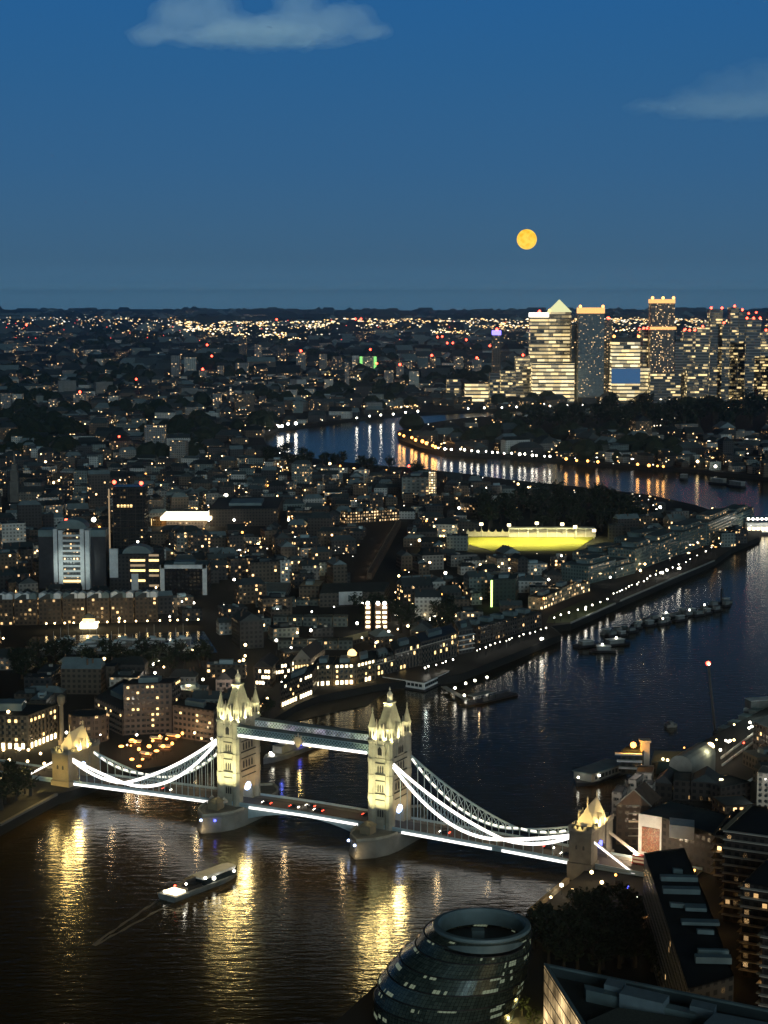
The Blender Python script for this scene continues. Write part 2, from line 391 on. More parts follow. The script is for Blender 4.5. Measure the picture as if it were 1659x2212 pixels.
def cloud(label, blobs, Y, dens, seed):
    root = None; m = bpy.data.materials.new('glowing_cloud_vapour'); m.use_nodes = True; t = m.node_tree; t.nodes.clear()
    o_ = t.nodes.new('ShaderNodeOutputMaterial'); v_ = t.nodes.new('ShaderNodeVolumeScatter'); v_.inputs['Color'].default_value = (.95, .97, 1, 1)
    v_.inputs['Density'].default_value = dens; v_.inputs['Anisotropy'].default_value = -.6; ve = t.nodes.new('ShaderNodeEmission'); ve.inputs['Color'].default_value = (.30, .72, 1, 1); ve.inputs['Strength'].default_value = dens*.085; va = t.nodes.new('ShaderNodeAddShader'); t.links.new(v_.outputs[0], va.inputs[0]); t.links.new(ve.outputs[0], va.inputs[1]); t.links.new(va.outputs[0], o_.inputs['Volume'])  # faint blue emission added in place of light scattered inside the cloud
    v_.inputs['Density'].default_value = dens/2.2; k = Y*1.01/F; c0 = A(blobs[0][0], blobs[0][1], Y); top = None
    for j, gs in enumerate((1.12, .92, .72)):
        b = MB()
        for (u, v, rx, ry) in blobs:
            p = A(u, v, Y)-c0; rings = []
            for i in range(13):
                th = math.pi*i/12; rr = max(.01, math.sin(th)); zz = -math.cos(th)
                rings.append([(p.x+rx*gs*k*rr*math.cos(a*math.pi/12), rx*gs*k*.8*rr*math.sin(a*math.pi/12), p.z+ry*gs*k*zz*(1 if zz > 0 else .55)) for a in range(24)])
            b.loft(rings)
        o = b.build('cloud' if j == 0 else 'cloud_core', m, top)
        if top is None: o.location = c0; top = o
        rm = o.modifiers.new('r', 'REMESH'); rm.mode = 'VOXEL'; rm.voxel_size = 20
        tx = bpy.data.textures.new('t%d%d' % (seed, j), 'CLOUDS'); tx.noise_scale = 150-30*j; tx.noise_depth = 3
        dm = o.modifiers.new('d', 'DISPLACE'); dm.texture = tx; dm.strength = 120; dm.mid_level = .55
    o = top
    tag(o, label, 'cloud')
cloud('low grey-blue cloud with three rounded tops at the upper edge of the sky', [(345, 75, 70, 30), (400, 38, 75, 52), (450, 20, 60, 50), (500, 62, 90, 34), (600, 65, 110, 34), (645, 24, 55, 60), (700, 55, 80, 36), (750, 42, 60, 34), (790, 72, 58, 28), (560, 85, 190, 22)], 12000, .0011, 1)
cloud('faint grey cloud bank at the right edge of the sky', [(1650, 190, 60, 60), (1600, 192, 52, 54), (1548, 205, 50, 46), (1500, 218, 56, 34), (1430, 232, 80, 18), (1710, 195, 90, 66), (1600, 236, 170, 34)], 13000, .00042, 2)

# ------------------------------------------------------------------ the bridge (x along the deck, -y towards the viewer)
BO = Vector((-68.7, 833.8, 0)); BRZ = math.atan2(-.4742, .8804)
def BW(s, o, z): return BO + Vector((.8804*s-.4742*o, -.4742*s-.8804*o, z))
bridge = thing('bridge', 'floodlit bridge with two pinnacled stone towers, lit chains and high walkways across the river', 'bridge', BO, BRZ)
for p in range(-165, 220, 10):
    q = BW(p, 0, 0); FOOT.append((q.x, q.y, 14))
LMK.append((330, 1700, 'northern end of the floodlit bridge')); LMK.append((1280, 1790, 'southern gatehouse of the bridge'))
def zdeck(s): return 9.0 - 2.6*min(1.25, abs(s-40.5)/135.)**1.3
def lancet(w, h, m, nm):
    k = ('l', w, h, m)
    if k not in _win:
        b = MB(); pr = [(-w/2, 0), (w/2, 0), (w/2, h*.72), (0, h), (-w/2, h*.72)]
        b.loft([[(x, y, z) for x, z in pr] for y in (-.1, .1)]); o = b.build(nm, m); _win[k] = o.data; bpy.data.objects.remove(o)
    return _win[k]
def wall_lancets(root, cx, cy, face, zs, n, sp, w, h, m='dark'):
    for i in range(n):
        t = (i-(n-1)/2)*sp
        for z in zs:
            if face in 'WE':
                o = inst('window', lancet(w, h, m, 'window'), root, (cx+t, cy, z))
            else: o = inst('window', lancet(w, h, m, 'window'), root, (cx, cy+t, z), math.pi/2)
def tower(s0):
    b = MB()
    for y0, y1 in ((4.2, 8.8), (-8.8, -4.2)): b.box(-5, 5, y0, y1, 6.5, 18)
    b.box(-5, 5, -8.8, 8.8, 18, 47)
    for sg in (-1, 1): b.add([(x, sg*y, z) for x in (-5, 5) for y, z in ((4.2, 13.5), (0, 18), (4.2, 18))], [(0, 1, 2), (5, 4, 3), (0, 3, 4, 1), (1, 4, 5, 2), (2, 5, 3, 0)])
    b.box(-2.6, 2.6, -9.5, -8.8, 40.4, 46); b.box(-2.6, 2.6, 8.8, 9.5, 40.4, 46)     # oriels
    for sg in (-1, 1):
        b.box(-1.9, 1.9, sg*9.0-.5, sg*9.0+.5, 6.5, 12)
        b.box(sg*5.2-.35, sg*5.2+.35, -3.4, 3.4, 40.4, 46)
    t = b.build('tower', 'stone', bridge); t.location = (s0, 0, 0)
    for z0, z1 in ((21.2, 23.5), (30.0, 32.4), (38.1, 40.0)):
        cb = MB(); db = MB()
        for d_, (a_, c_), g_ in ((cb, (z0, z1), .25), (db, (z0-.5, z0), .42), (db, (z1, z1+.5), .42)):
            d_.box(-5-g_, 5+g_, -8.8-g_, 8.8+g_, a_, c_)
        cb.build('string_course', 'stone', t); db.build('joint_strip', 'band', t)  # dark joint strips edge each pale course
    for sx_ in (-4.35, 4.35):
        for sy_ in (-8.3, 8.3):
            tb = MB().cyl(sx_, sy_, [(2.05, 6), (2.05, 20.9), (2.25, 21.0), (2.25, 23.6), (2.0, 23.7), (2.0, 29.7), (2.2, 29.8), (2.2, 32.5), (2.0, 32.6), (2.0, 37.8), (2.2, 38), (2.2, 40), (2.0, 40.1), (2.0, 47), (2.35, 47.4), (2.35, 48.4), (1.75, 48.5), (1.75, 53.3), (2.05, 53.5), (2.05, 54.2)])
            tu = tb.build('turret', 'stone', t)
            sb = MB().cyl(sx_, sy_, [(1.8, 54.2), (.25, 60.5), (.55, 61.0), (.2, 61.4), (.45, 62.0), (.05, 62.9)]); sb.build('spire', 'lead', tu)
            for k in range(8):
                a_ = k*math.pi/4; inst('window', lancet(.6, 2.8, 'dark', 'window'), tu, (sx_+1.68*math.cos(a_), sy_+1.68*math.sin(a_), 49.6), a_+math.pi/2)
    pb = MB()
    for sg in (-1, 1):
        pb.box(-5.2, 5.2, sg*9-.3, sg*9+.3, 47, 48.6); pb.box(sg*5.2-.3, sg*5.2+.3, -8.6, 8.6, 47, 48.6)
        for k in range(5): pb.box(-2.6+1.2*k, -2.0+1.2*k, sg*9-.3, sg*9+.3, 48.6, 49.3)
        for k in range(9): pb.box(sg*5.2-.3, sg*5.2+.3, -6.4+1.5*k, -5.7+1.5*k, 48.6, 49.3)
    pb.build('parapet', 'stone', t)
    rb = MB(); rb.loft([[(-x, -y, z), (x, -y, z), (x, y, z), (-x, y, z)] for x, y, z in ((4.4, 7.6, 47.2), (3.0, 5.6, 53), (1.55, 2.2, 63.2), (1.9, 2.6, 63.5), (1.9, 2.6, 64.1))])
    rf = rb.build('roof', 'lead', t)
    MB().cyl(0, 0, [(1.2, 64.1), (1.2, 67.2), (1.5, 67.3), (.9, 68.4), (.3, 69.2), (.45, 69.6), (.1, 71)]).build('lantern', 'cream', rf)
    for k in range(4):                       # gabled dormers between the turrets
        a_ = k*math.pi/2; L_, dw = ((9.2, 1.7) if k % 2 == 0 else (5.4, 2.4))
        g_ = MB(); pr = [(-dw, 46), (dw, 46), (dw, 51.6), (0, 55.5), (-dw, 51.6)]
        g_.loft([[(x, y, z) for x, z in pr] for y in (-L_, -L_+4.5 if L_ > 6 else -2.0)])
        d_ = g_.build('dormer', 'stone', t); d_.rotation_euler = (0, 0, a_)
        for sg in (-1, 1): MB().cyl(sg*(dw+.1), -L_, [(.55, 46.5), (.55, 52.4), (.75, 52.6), (.08, 56)], 6).build('pinnacle', 'cream', d_)
        inst('window', lancet(1.0, 3.4, 'dark', 'window'), d_, (0, -L_-.05, 48.2))
    for sg in (-1, 1):
        wall_lancets(t, 0, sg*8.95, 'W', (13.2, 24.6, 33.3), 3, 1.15, .62, 3.4)
        wall_lancets(t, 0, sg*9.6, 'W', (41.6,), 1, 1, 1.9, 3.9)
        wall_lancets(t, sg*5.1, 0, 'N', (25, 33.6), 4, 2.4, 1.1, 3.6); wall_lancets(t, sg*5.65, 0, 'N', (41.3,), 3, 1.7, .9, 3.4)
        for k in (-1.3, 1.3): MB().box(k-.2, k+.2, sg*9.1-.5, sg*9.1+.5, 40.4, 46.3).build('mullion', 'cream', t)
    lb = MB(); lb.loft([[(sx_*5.15, 2.5*math.cos(a*math.pi/8), 15.4+1.9*math.sin(a*math.pi/8)) for a in range(16)] for sx_ in (.92, 1)])
    lb.build('arch_lamp', 'bluewhite', t)
    return t
def pier(s0):
    def pl(k): 
        q = [(10.7, -12), (9.6, -19), (6.5, -25.5), (0, -31.5), (-6.5, -25.5), (-9.6, -19), (-10.7, -12)]
        q = [(x*k, y*k if abs(y) > 13 else y) for x, y in q]; return q + [(-x, -y) for x, y in q]
    b = MB().loft([[(x, y, z) for x, y in pl(k)] for k, z in ((1.03, -1), (1.02, .6), (.985, 2.2), (.97, 6.6), (1.0, 6.9), (1.0, 7.8))])
    p = b.build('pier', 'pier', bridge); p.location = (s0, 0, 0)
    pw_ = {-1: MB(), 1: MB()}; q = pl(.99); q2 = pl(.955)
    for i in range(len(q)):
        j = (i+1) % len(q)
        if abs(q[i][1]) < 13 and abs(q[j][1]) < 13: continue
        pw_[1 if q[i][1]+q[j][1] > 0 else -1].add([(*q[i], 7.8), (*q[j], 7.8), (*q[j], 8.9), (*q[i], 8.9), (*q2[i], 7.8), (*q2[j], 7.8), (*q2[j], 8.9), (*q2[i], 8.9)], [(0, 1, 2, 3), (7, 6, 5, 4), (3, 2, 6, 7)])
    for pq_ in pw_.values(): pq_.build('pier_parapet', 'stone', p)
    return p
for s0 in (0, 81):
    tower(s0); p = pier(s0)
    for o_, y_ in ((('blue'), -29.6),):
        for x_ in (-7.5, -1.5, 4.5):
            if (s0 == 0 and x_ == -7.5) or (s0 == 81 and x_ == 4.5): continue
            yy = -31.3+abs(x_)*.86
            MB().ball(x_, yy, 5.6, .62, 8).build('pier_lamp', 'bluewhite' if x_ < 0 else 'blue', p)
    kb = MB(); kb.box(-4.5, .8, -20, -14.5, 7.8, 11.2); kb.loft([[(-5, -20.5, 11.2), (1.3, -20.5, 11.2), (1.3, -14, 11.2), (-5, -14, 11.2)], [(-3, -18.2, 13), (-.8, -18.2, 13), (-.8, -16, 13), (-3, -16, 13)]])
    kb.build('control_cabin', 'tan', p)
    if s0 == 0:
        tb_ = MB()
        for x_ in (-6.5, -3.2, .2): tb_.cyl(x_, -13.2, [(1.9, 10.2), (1.7, 11), (.1, 12.8)], 8); tb_.bar((x_, -13.2, 7.8), (x_, -13.2, 10.5), .15)
        tb_.build('canopy', 'cream', p)
# deck
db = MB(); rd = MB(); ftw = {-1: MB(), 1: MB()}; par = {-1: MB(), 1: MB()}
ss = [-160, -130, -101, -80, -55, -30, -11, 11, 25, 40.5, 56, 70, 92, 110, 135, 160, 183, 200, 225]
for a_, c_ in zip(ss[:-1], ss[1:]):
    za, zc = zdeck(a_), zdeck(c_)
    def seg(b, y0, y1, t0, t1): b.loft([[(x, y0, z+t0), (x, y1, z+t0), (x, y1, z+t1), (x, y0, z+t1)] for x, z in ((a_, za), (c_, zc))])
    seg(db, -9.2, 9.2, -1.3 if (a_ < 11 or a_ >= 70) else -1.0, 0); seg(rd, -5.4, 5.4, .0, .04)
    for sg in (-1, 1):
        seg(ftw[sg], *sorted((sg*5.5, sg*9.0)), .0, .16); seg(par[sg], *sorted((sg*8.95, sg*9.2)), .16, 1.25)
dk = db.build('deck', 'steel', bridge); rd.build('roadway', 'asphalt', dk); [ftw[q].build('footway', 'paving', dk) for q in ftw]; [par[q].build('parapet', 'steel', dk) for q in par]
for sgn, s0, s1 in ((1, 10.5, 40.3), (-1, 70.5, 40.7)):       # curved steel leaves under the centre span
    for y_ in (-8.2, -2.8, 2.8, 8.2):
        b = MB(); rings = []
        for k in range(9):
            t = k/8; s = s0+(s1-s0)*t; rings.append([(s, y_-.35, zdeck(s)-1.05), (s, y_+.35, zdeck(s)-1.05), (s, y_+.35, zdeck(s)-1.5-4.6*(1-t)**2), (s, y_-.35, zdeck(s)-1.5-4.6*(1-t)**2)])
        b.loft(rings); b.build('leaf_girder', 'steel', dk)
for s0, s1 in ((-92, -11), (11.5, 69.5), (92, 136), (141, 172.5)):
    b = MB(); n = 6
    b.loft([[(s, -9.55, zdeck(s)-1.05), (s, -9.22, zdeck(s)-1.05), (s, -9.22, zdeck(s)-.0), (s, -9.55, zdeck(s)-.0)] for s in [s0+(s1-s0)*k/n for k in range(n+1)]])
    b.build('light_strip', 'led', dk)
# high walkways
M['panel'] = NG('lattice_panel').m
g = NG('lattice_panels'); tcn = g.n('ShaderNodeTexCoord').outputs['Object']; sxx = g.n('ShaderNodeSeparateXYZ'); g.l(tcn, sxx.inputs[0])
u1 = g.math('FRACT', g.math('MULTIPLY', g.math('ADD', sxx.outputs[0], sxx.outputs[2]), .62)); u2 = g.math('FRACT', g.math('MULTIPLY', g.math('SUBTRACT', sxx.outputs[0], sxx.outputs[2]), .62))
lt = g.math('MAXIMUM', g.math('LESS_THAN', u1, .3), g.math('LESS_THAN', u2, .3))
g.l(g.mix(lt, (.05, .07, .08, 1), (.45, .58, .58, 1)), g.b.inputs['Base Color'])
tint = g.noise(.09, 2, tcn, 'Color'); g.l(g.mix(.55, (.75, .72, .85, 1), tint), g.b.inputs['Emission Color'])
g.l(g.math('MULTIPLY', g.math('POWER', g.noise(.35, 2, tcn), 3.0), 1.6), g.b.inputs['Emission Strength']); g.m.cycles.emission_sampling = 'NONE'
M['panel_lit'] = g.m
g = NG('painted_lattice'); tcn = g.n('ShaderNodeTexCoord').outputs['Object']; sxx = g.n('ShaderNodeSeparateXYZ'); g.l(tcn, sxx.inputs[0])
u1 = g.math('FRACT', g.math('MULTIPLY', g.math('ADD', sxx.outputs[0], sxx.outputs[2]), .62)); u2 = g.math('FRACT', g.math('MULTIPLY', g.math('SUBTRACT', sxx.outputs[0], sxx.outputs[2]), .62))
g.l(g.mix(g.math('MAXIMUM', g.math('LESS_THAN', u1, .3), g.math('LESS_THAN', u2, .3)), (.06, .10, .11, 1), (.36, .52, .52, 1)), g.b.inputs['Base Color'])
M['panel'] = g.m
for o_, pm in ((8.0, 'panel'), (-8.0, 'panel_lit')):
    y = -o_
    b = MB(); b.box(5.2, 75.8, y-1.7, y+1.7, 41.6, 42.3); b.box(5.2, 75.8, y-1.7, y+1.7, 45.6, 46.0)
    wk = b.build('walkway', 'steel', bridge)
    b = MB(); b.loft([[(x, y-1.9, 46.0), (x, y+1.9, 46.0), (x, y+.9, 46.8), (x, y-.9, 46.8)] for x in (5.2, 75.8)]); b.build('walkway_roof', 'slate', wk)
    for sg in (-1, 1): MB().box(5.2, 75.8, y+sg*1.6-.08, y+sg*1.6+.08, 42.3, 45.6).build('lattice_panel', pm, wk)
    if o_ > 0:
        for a_, c_ in ((6.2, 36.6), (41.4, 74.6)): MB().box(a_, c_, y-2.1, y-1.72, 41.4, 42.6).build('light_strip', 'led', wk)
        cb = MB(); cb.loft([[(39+x, yy, z) for x, z in ((-1.9, 44.6), (-1.9, 42.2), (0, 39.6), (1.9, 42.2), (1.9, 44.6), (0, 45.4))] for yy in (y-2.5, y-1.9)])
        for x_, z_ in ((-1.6, 45.8), (0, 46.8), (1.6, 45.8), (-2.8, 43.6), (2.8, 43.6)): cb.bar((39, y-2.2, 43), (39+x_, y-2.2, z_), .45); cb.ball(39+x_, y-2.2, z_, .4)
        cb.build('crest', 'cream', wk)
# suspension chains
def chain(sA, zA, sL, zL, sB, zB, o_, lit):
    y = -o_; b = MB(); up, lo = [], []
    N1, N2 = 16, 7
    for k in range(N1+1):
        t = k/N1; s = sA+(sL-sA)*t; z = zA+(zL-zA)*t; up.append((s, z-2.9*4*t*(1-t))); lo.append((s, z-1.2*(1-t)-9.4*4*t*(1-t)*(.93)))
    up2, lo2 = [], []
    for k in range(N2+1):
        t = k/N2; s = sL+(sB-sL)*t; z = zL+(zB-zL)*t; up2.append((s, z-.5*4*t*(1-t))); lo2.append((s, z-2.6*4*t*(1-t)-.6*t))
    for ch in (up, lo, up2, lo2):
        for p, q in zip(ch[:-1], ch[1:]): b.bar((p[0], y, p[1]), (q[0], y, q[1]), .7, .75)
    for u_, l_ in ((up, lo), (up2, lo2)):
        for k in range(len(u_)-1):
            if k: b.bar((u_[k][0], y, u_[k][1]), (l_[k][0], y, l_[k][1]), .3)
            b.bar((u_[k][0], y, u_[k][1]), (l_[k+1][0], y, l_[k+1][1]), .25); b.bar((l_[k][0], y, l_[k][1]), (u_[k+1][0], y, u_[k+1][1]), .25)
    c = b.build('suspension_chain', 'steel', bridge)
    for ch, mm_ in ((up, 1), (lo, 1), (up2, 1), (lo2, 1)):
        if lit == 'near':
            sb = MB()
            for p, q in zip(ch[:-1], ch[1:]): sb.bar((p[0], y-.5, p[1]), (q[0], y-.5, q[1]), .25, 1.4)
            sb.build('light_strip', 'led', c)
    if lit == 'far':
        for u_, l_ in ((up, lo), (up2, lo2)):
            for k in range(len(l_)-1):
                p, q = l_[k], l_[k+1]; a_ = Vector((p[0], y-.45, p[1])); e_ = Vector((q[0], y-.45, q[1]))
                m1, m2 = a_.lerp(e_, .18), a_.lerp(e_, .82)
                u0, u3 = u_[k][1], u_[k+1][1]
                MB().bar(m1+Vector((0, 0, .6)), m2+Vector((0, 0, .6)), .2, .9).build('light_strip', 'led_soft', c)
    for ch in (lo[1:], lo2[1:-1]):
        for s, z in ch:
            if z > zdeck(s)+1.0: MB().bar((s, y, z), (s, y, zdeck(s)+.2), .26).build('hanger', 'steel', c)
for o_, l_ in ((8.4, 'near'), (-8.4, 'far')):
    chain(-6.5, 38.2, -60.5, 10.4, -92.5, 18.6, o_, l_); chain(87.5, 38.2, 141.5, 11.6, 173.5, 18.2, o_, l_)
    for a_, c_, lt in (((182.5, 17.0), (203, 4.6), o_ > 0), ((-102, 16.5), (-121, 6.0), o_ > 0)):
        c = MB().bar((a_[0], -o_, a_[1]), (c_[0], -o_, c_[1]), .8, 1.1).build('anchor_chain', 'cream', bridge)
        if lt: MB().bar((a_[0], -o_-.6, a_[1]), (c_[0], -o_-.6, c_[1]), .25, .8).build('light_strip', 'led', c)
# gatehouses at the ends of the side spans
def gate(s0, sgn):
    b = MB()
    for y0, y1 in ((-12.5, -5.2), (5.2, 12.5)):
        b.box(s0-5, s0+5, y0, y1, -1, 21.2)
        b.box(s0-5.6, s0+5.6, y0-.6, y1+.6, -1, 7.6)
    b.box(s0-4.2, s0+4.2, -5.2, 5.2, 15.4, 21.2)
    for sg in (-1, 1): b.add([(s0+x, sg*y, z) for x in (-4.2, 4.2) for y, z in ((5.2, 11.5), (0, 15.4), (5.2, 15.4))], [(0, 1, 2), (5, 4, 3), (0, 3, 4, 1), (1, 4, 5, 2), (2, 5, 3, 0)])
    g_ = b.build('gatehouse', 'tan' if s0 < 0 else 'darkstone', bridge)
    pb = MB()
    for y0, y1 in ((-12.8, -5.0), (5.0, 12.8)):
        pb.box(s0-5.3, s0+5.3, y0, y1, 21.2, 22.4)
        for k in range(5):
            for x_ in (s0-5.3+k*2.3,): pb.box(x_, x_+1.3, y0, y0+.5, 22.4, 23.6); pb.box(x_, x_+1.3, y1-.5, y1, 22.4, 23.6)
            if k < 4:
                yy = y0+.6+k*1.8; pb.box(s0-5.3, s0-4.8, yy, yy+1, 22.4, 23.6); pb.box(s0+4.8, s0+5.3, yy, yy+1, 22.4, 23.6)
    pb.build('battlement', 'pier', g_)
    rb = MB(); rb.loft([[(s0+x, y, z) for x, y, z in ((-4.6, -8, 21.3), (4.6, -8, 21.3), (4.6, 8, 21.3), (-4.6, 8, 21.3))], [(s0+x, y, z) for x, y, z in ((-3.2, -6.6, 25), (3.2, -6.6, 25), (3.2, 7, 25), (-3.2, 7, 25))], [(s0+x, y, z) for x, y, z in ((-.15, -4.5, 30.2), (.15, -4.5, 30.2), (.15, 6, 32), (-.15, 6, 32))]])
    rf = rb.build('roof', 'cream', g_)
    for y_ in (-4.5, 6): MB().cyl(s0, y_, [(.35, 30), (.2, 33.2), (.35, 33.5), (.03, 34.6)], 6).build('finial', 'cream', rf)
    for sg in (-1, 1):
        d_ = MB(); d_.loft([[(s0+sg*x, y, z) for y, z in ((-1.8, 21.3), (1.8, 21.3), (1.8, 24.5), (0, 27), (-1.8, 24.5))] for x in (2.0, 5.0)]); dd = d_.build('dormer', 'cream', rf)
        for yy in (-2.2, 2.2): MB().cyl(s0+sg*4.8, yy, [(.5, 21.3), (.5, 25.4), (.05, 27.6)], 6).build('pinnacle', 'cream', dd)
    for y_ in (-12.6,):
        for x_ in (-1.6, 1.6): inst('window', lancet(.9, 2.0, 'dark', 'window'), g_, (s0+x_, y_, 13.5))
    lb = MB(); lb.loft([[(s0+sgn*q, 2.2*math.cos(a*math.pi/8), 13.2+1.6*math.sin(a*math.pi/8)) for a in range(16)] for q in (3.9, 4.4)]); lb.build('arch_lamp', 'bluewhite' if s0 < 0 else 'blue', g_)
gate(-96.5, 1); gate(178.5, 1)
q = BW(203.6, 9.3, 4.3); MB((0, 0, 0)).box(202, 207.5, -9.7, -8.9, 3.2, 4.6).build('kerb_light', 'blue', bridge)
# floodlights of the bridge, and unseen spots added to gild the water
def bl(s, o, z, w, col, to=None, ang=60, r=.6, blend=.6):
    p = BW(s, o, z)
    if to is None: return light('bridge_flood_and_fill', p.x, p.y, p.z, w, col, r)
    return light('bridge_flood_and_fill', p.x, p.y, p.z, w, col, r, 'SPOT', BW(*to), ang, blend)
YG = (1.0, .91, .47); GOLD = (1, .72, .22)
for s0 in (0, 81):
    bl(s0-1, 27, 9.6, 90000, YG, (s0, 9, 29), 54)
    bl(s0+5, 21, 9.4, 42000, YG, (s0, 9, 44), 44)
    for sg in (-1, 1): bl(s0+sg*20, 0, 10.5, 9000, SOD if s0 == 0 and sg == 1 else WRM, (s0, 0, 30), 80)
    for x_, y_ in ((-2.5, 10.2), (2.5, 10.2), (6.6, 3.4), (6.6, -3.4), (-6.6, 0)):
        bl(s0+x_, y_, 48.6, 5200, YG, (s0+x_*.5, y_*.5, 58), 120, .3)
    for a_, o2_ in ((-13, 14), (13, 14), (13, -14), (2, 22)): bl(s0+a_, o2_, 50, 7500, YG, (s0, 0, 57), 66, .6)
    for sy_ in (-11.5, 11.5): bl(s0+6.8, sy_*.85, 48.0, 2600, YG, (s0+4.3, sy_*.7, 56), 110, .3)
    bl(s0+3.2, 3.5, 62.4, 3500, YG, (s0, 0, 68), 120, .3); bl(s0-3.0, 3.5, 62.4, 3500, YG, (s0, 0, 68), 120, .3)
    bl(s0, 34, 2.5, 900, WRM, (s0, 22, 4), 120)
    for q_, zq in ((-12, 30), (-4, 46), (4, 38), (12, 24)): bl(s0+q_, 13.5, zq, 27000, (1, .72, .26), (s0+q_*3, 120, 0), 84, 2.6, .9)  # unseen spots added in mid-air, aimed at the river for gold reflections
for s0 in (-96.5, 178.5):
    for a_, o2_ in ((-9, 12), (10, 12), (10, -8), (0, 18)): bl(s0+a_, o2_, 23.5, 6500, GOLD if s0 < 0 else (1, .72, .24), (s0, 0, 27), 70, .6)
    for x_, o_ in ((-5, 6.5), (5.5, 4), (5.5, -4), (-5.5, 0), (0, 8.8)): bl(s0+x_, o_, 21.6, 9500, GOLD if s0 < 0 else (1, .74, .28), (s0+x_*.4, o_*.5, 28), 130, .3)
bl(-99, 32, 7.5, 42000, GOLD, (-97, 12, 9), 70)
for q_, zq in ((-9, 14), (-2, 22), (6, 30), (13, 18)): bl(-96.5+q_, 15.5, zq, 20000, (1, .70, .24), (-92+q_*3, 110, 0), 88, 2.4, .9)  # added water spots again, before the northern gatehouse
bl(178, 13.6, 20, 12000, (1, .66, .25), (170, 110, 0), 90, 1.0, .9)  # added water spot before the southern gatehouse
bl(170, 30, 3, 4500, WRM, (178, 12, 8), 60)
for s_ in (-120, -75, -45, -25, 25, 56, 105, 130, 160, 190, 210):
    bl(s_, 0, zdeck(s_)+9, 1500, WRM)
    for sg in (-1, 1):
        pass
bl(39, 13.5, 41, 420, GOLD, (39, 10, 43), 90, .2)

# ------------------------------------------------------------------ named buildings of the near north bank
def lantern_row(pts, name, labels, h=5, r=.55, m='white_l', power=0, z0=5.0, cat='lamp post', group=None):
    out = []
    for i, p in enumerate(pts):
        q = p if isinstance(p, Vector) else G(p[0], p[1], z0+h); k = thing(name, labels(i, len(pts)), cat, (q.x, q.y, z0), 0, group)
        inst('pole', POLE, k, (0, 0, 0), 0, (1, 1, h/5)); inst('lamp_head', HEADS[m], k, (0, 0, h), 0, (r*R.uniform(.7, 1.6), r, r*R.uniform(.5, 1)) if m == 'orange' else r)
        if power: light('lamp_light', q.x, q.y, z0+h+.2, power, WHT if m == 'white_l' else WRM, r)
        out.append(k)
    return out
_b = MB().cyl(0, 0, [(.12, 0), (.08, 5)], 6).build('pole', 'dark'); POLE = _b.data; bpy.data.objects.remove(_b)
HEADS = {}
for m_ in ('white_l', 'warm', 'orange', 'redlight', 'blue', 'bluewhite', 'green', 'lime'):
    _b = MB().ball(0, 0, 0, 1, 8).build('lamp_head', m_); HEADS[m_] = _b.data; bpy.data.objects.remove(_b)
ORD = ['first', 'second', 'third', 'fourth', 'fifth', 'sixth', 'seventh', 'eighth', 'ninth', 'tenth', 'eleventh', 'twelfth', 'thirteenth', 'fourteenth', 'fifteenth', 'sixteenth', 'seventeenth', 'eighteenth', 'nineteenth', 'twentieth']
def lerp_px(a, b, n): return [(a[0]+(b[0]-a[0])*i/(n-1), a[1]+(b[1]-a[1])*i/(n-1)) for i in range(n)]
def edge_up(pts, i, j): return pts[i], pts[j]
def frontof(loc):                # wall edges that face the viewer, as (a, b) with the outside on the right
    n = len(loc); e = []
    for i in range(n):
        a, b = loc[i], loc[(i+1) % n]; nx, ny = b[1]-a[1], -(b[0]-a[0])
        if ny/math.hypot(nx, ny) < -.15: e.append((a, b))
    return e

# grand stone hotel block at the left edge, arcade lit from below
r_, loc, h_ = bld('stone_office', 'broad stone block at the left edge with a glowing floodlit ground arcade', 'building', [(-90, 1618), (62, 1622), (126, 1596)], vt=1541, col=(.22, .17, .11), rcol=(.012, .014, .014), lit=0, bri=0, ref='arcaded stone block', plant=False)
for a_, b_ in frontof(loc):
    L_ = math.hypot(b_[0]-a_[0], b_[1]-a_[1]); nc = max(3, int(L_/3.6))
    windows(r_, a_, b_, 1.0, 1, nc, 3, 1.7, 2.9, 1.0, lit='litwin2'); windows(r_, a_, b_, 5.2, 1, nc, 3, 1.3, 1.5, .55)
    windows(r_, a_, b_, 8.6, 2, nc, 3.2, 1.3, 1.8, .04); windows(r_, a_, b_, 15.2, 1, nc, 3, 1.4, 1.6, .75, lit='litwin')
    MB().add([(*a_, h_-1.5), (*b_, h_-1.5), (*b_, h_-1.2), (*a_, h_-1.2)], [(0, 1, 2, 3)]) 
    d_ = Vector((b_[0]-a_[0], b_[1]-a_[1])).normalized(); nn = Vector((d_.y, -d_.x))
    for k in range(nc):
        p_ = Vector(a_)+d_*(L_*(k+.5)/nc)+nn*1.4
        if k % 2 == 0: light('arcade_light', p_.x+r_.location.x, p_.y+r_.location.y, 6.6, 230, GOLD, .3)
rf = [o for o in r_.children if o.name.startswith('roof')][0]
mbk = MB(); mbk.box(-30, 8, -3, 9, h_-.6, h_+3.4); mbk.build('plant_room', 'teal', rf)
for x_ in (-9, 2): MB().ball(x_, -9, h_+.4, .9, 8).build('roof_lamp', 'warm', rf)
MB().cyl(-12, 4, [(.25, h_), (.1, h_+14)], 6).build('flagpole', 'white', rf)
# tall pale column at its corner
q = G(134, 1609)
t = thing('monument_column', 'tall slender pale stone column with a wide capital beside the arcaded block', 'column', (q.x, q.y, 5)); hh = A(137, 1500, q.y).z-5
MB().cyl(0, 0, [(2.0, 0), (2.0, 2.5), (1.25, 3), (1.1, hh-6)], 10).build('shaft', 'tan', t); MB().cyl(0, 0, [(1.1, hh-6), (2.1, hh-4), (2.2, hh-1), (1.2, hh-.4), (.5, hh)], 10).build('capital', 'tan', t)
light('column_light', q.x-3, q.y-4, 8, 900, WRM, .3)
FOOT.append((q.x, q.y, 5))
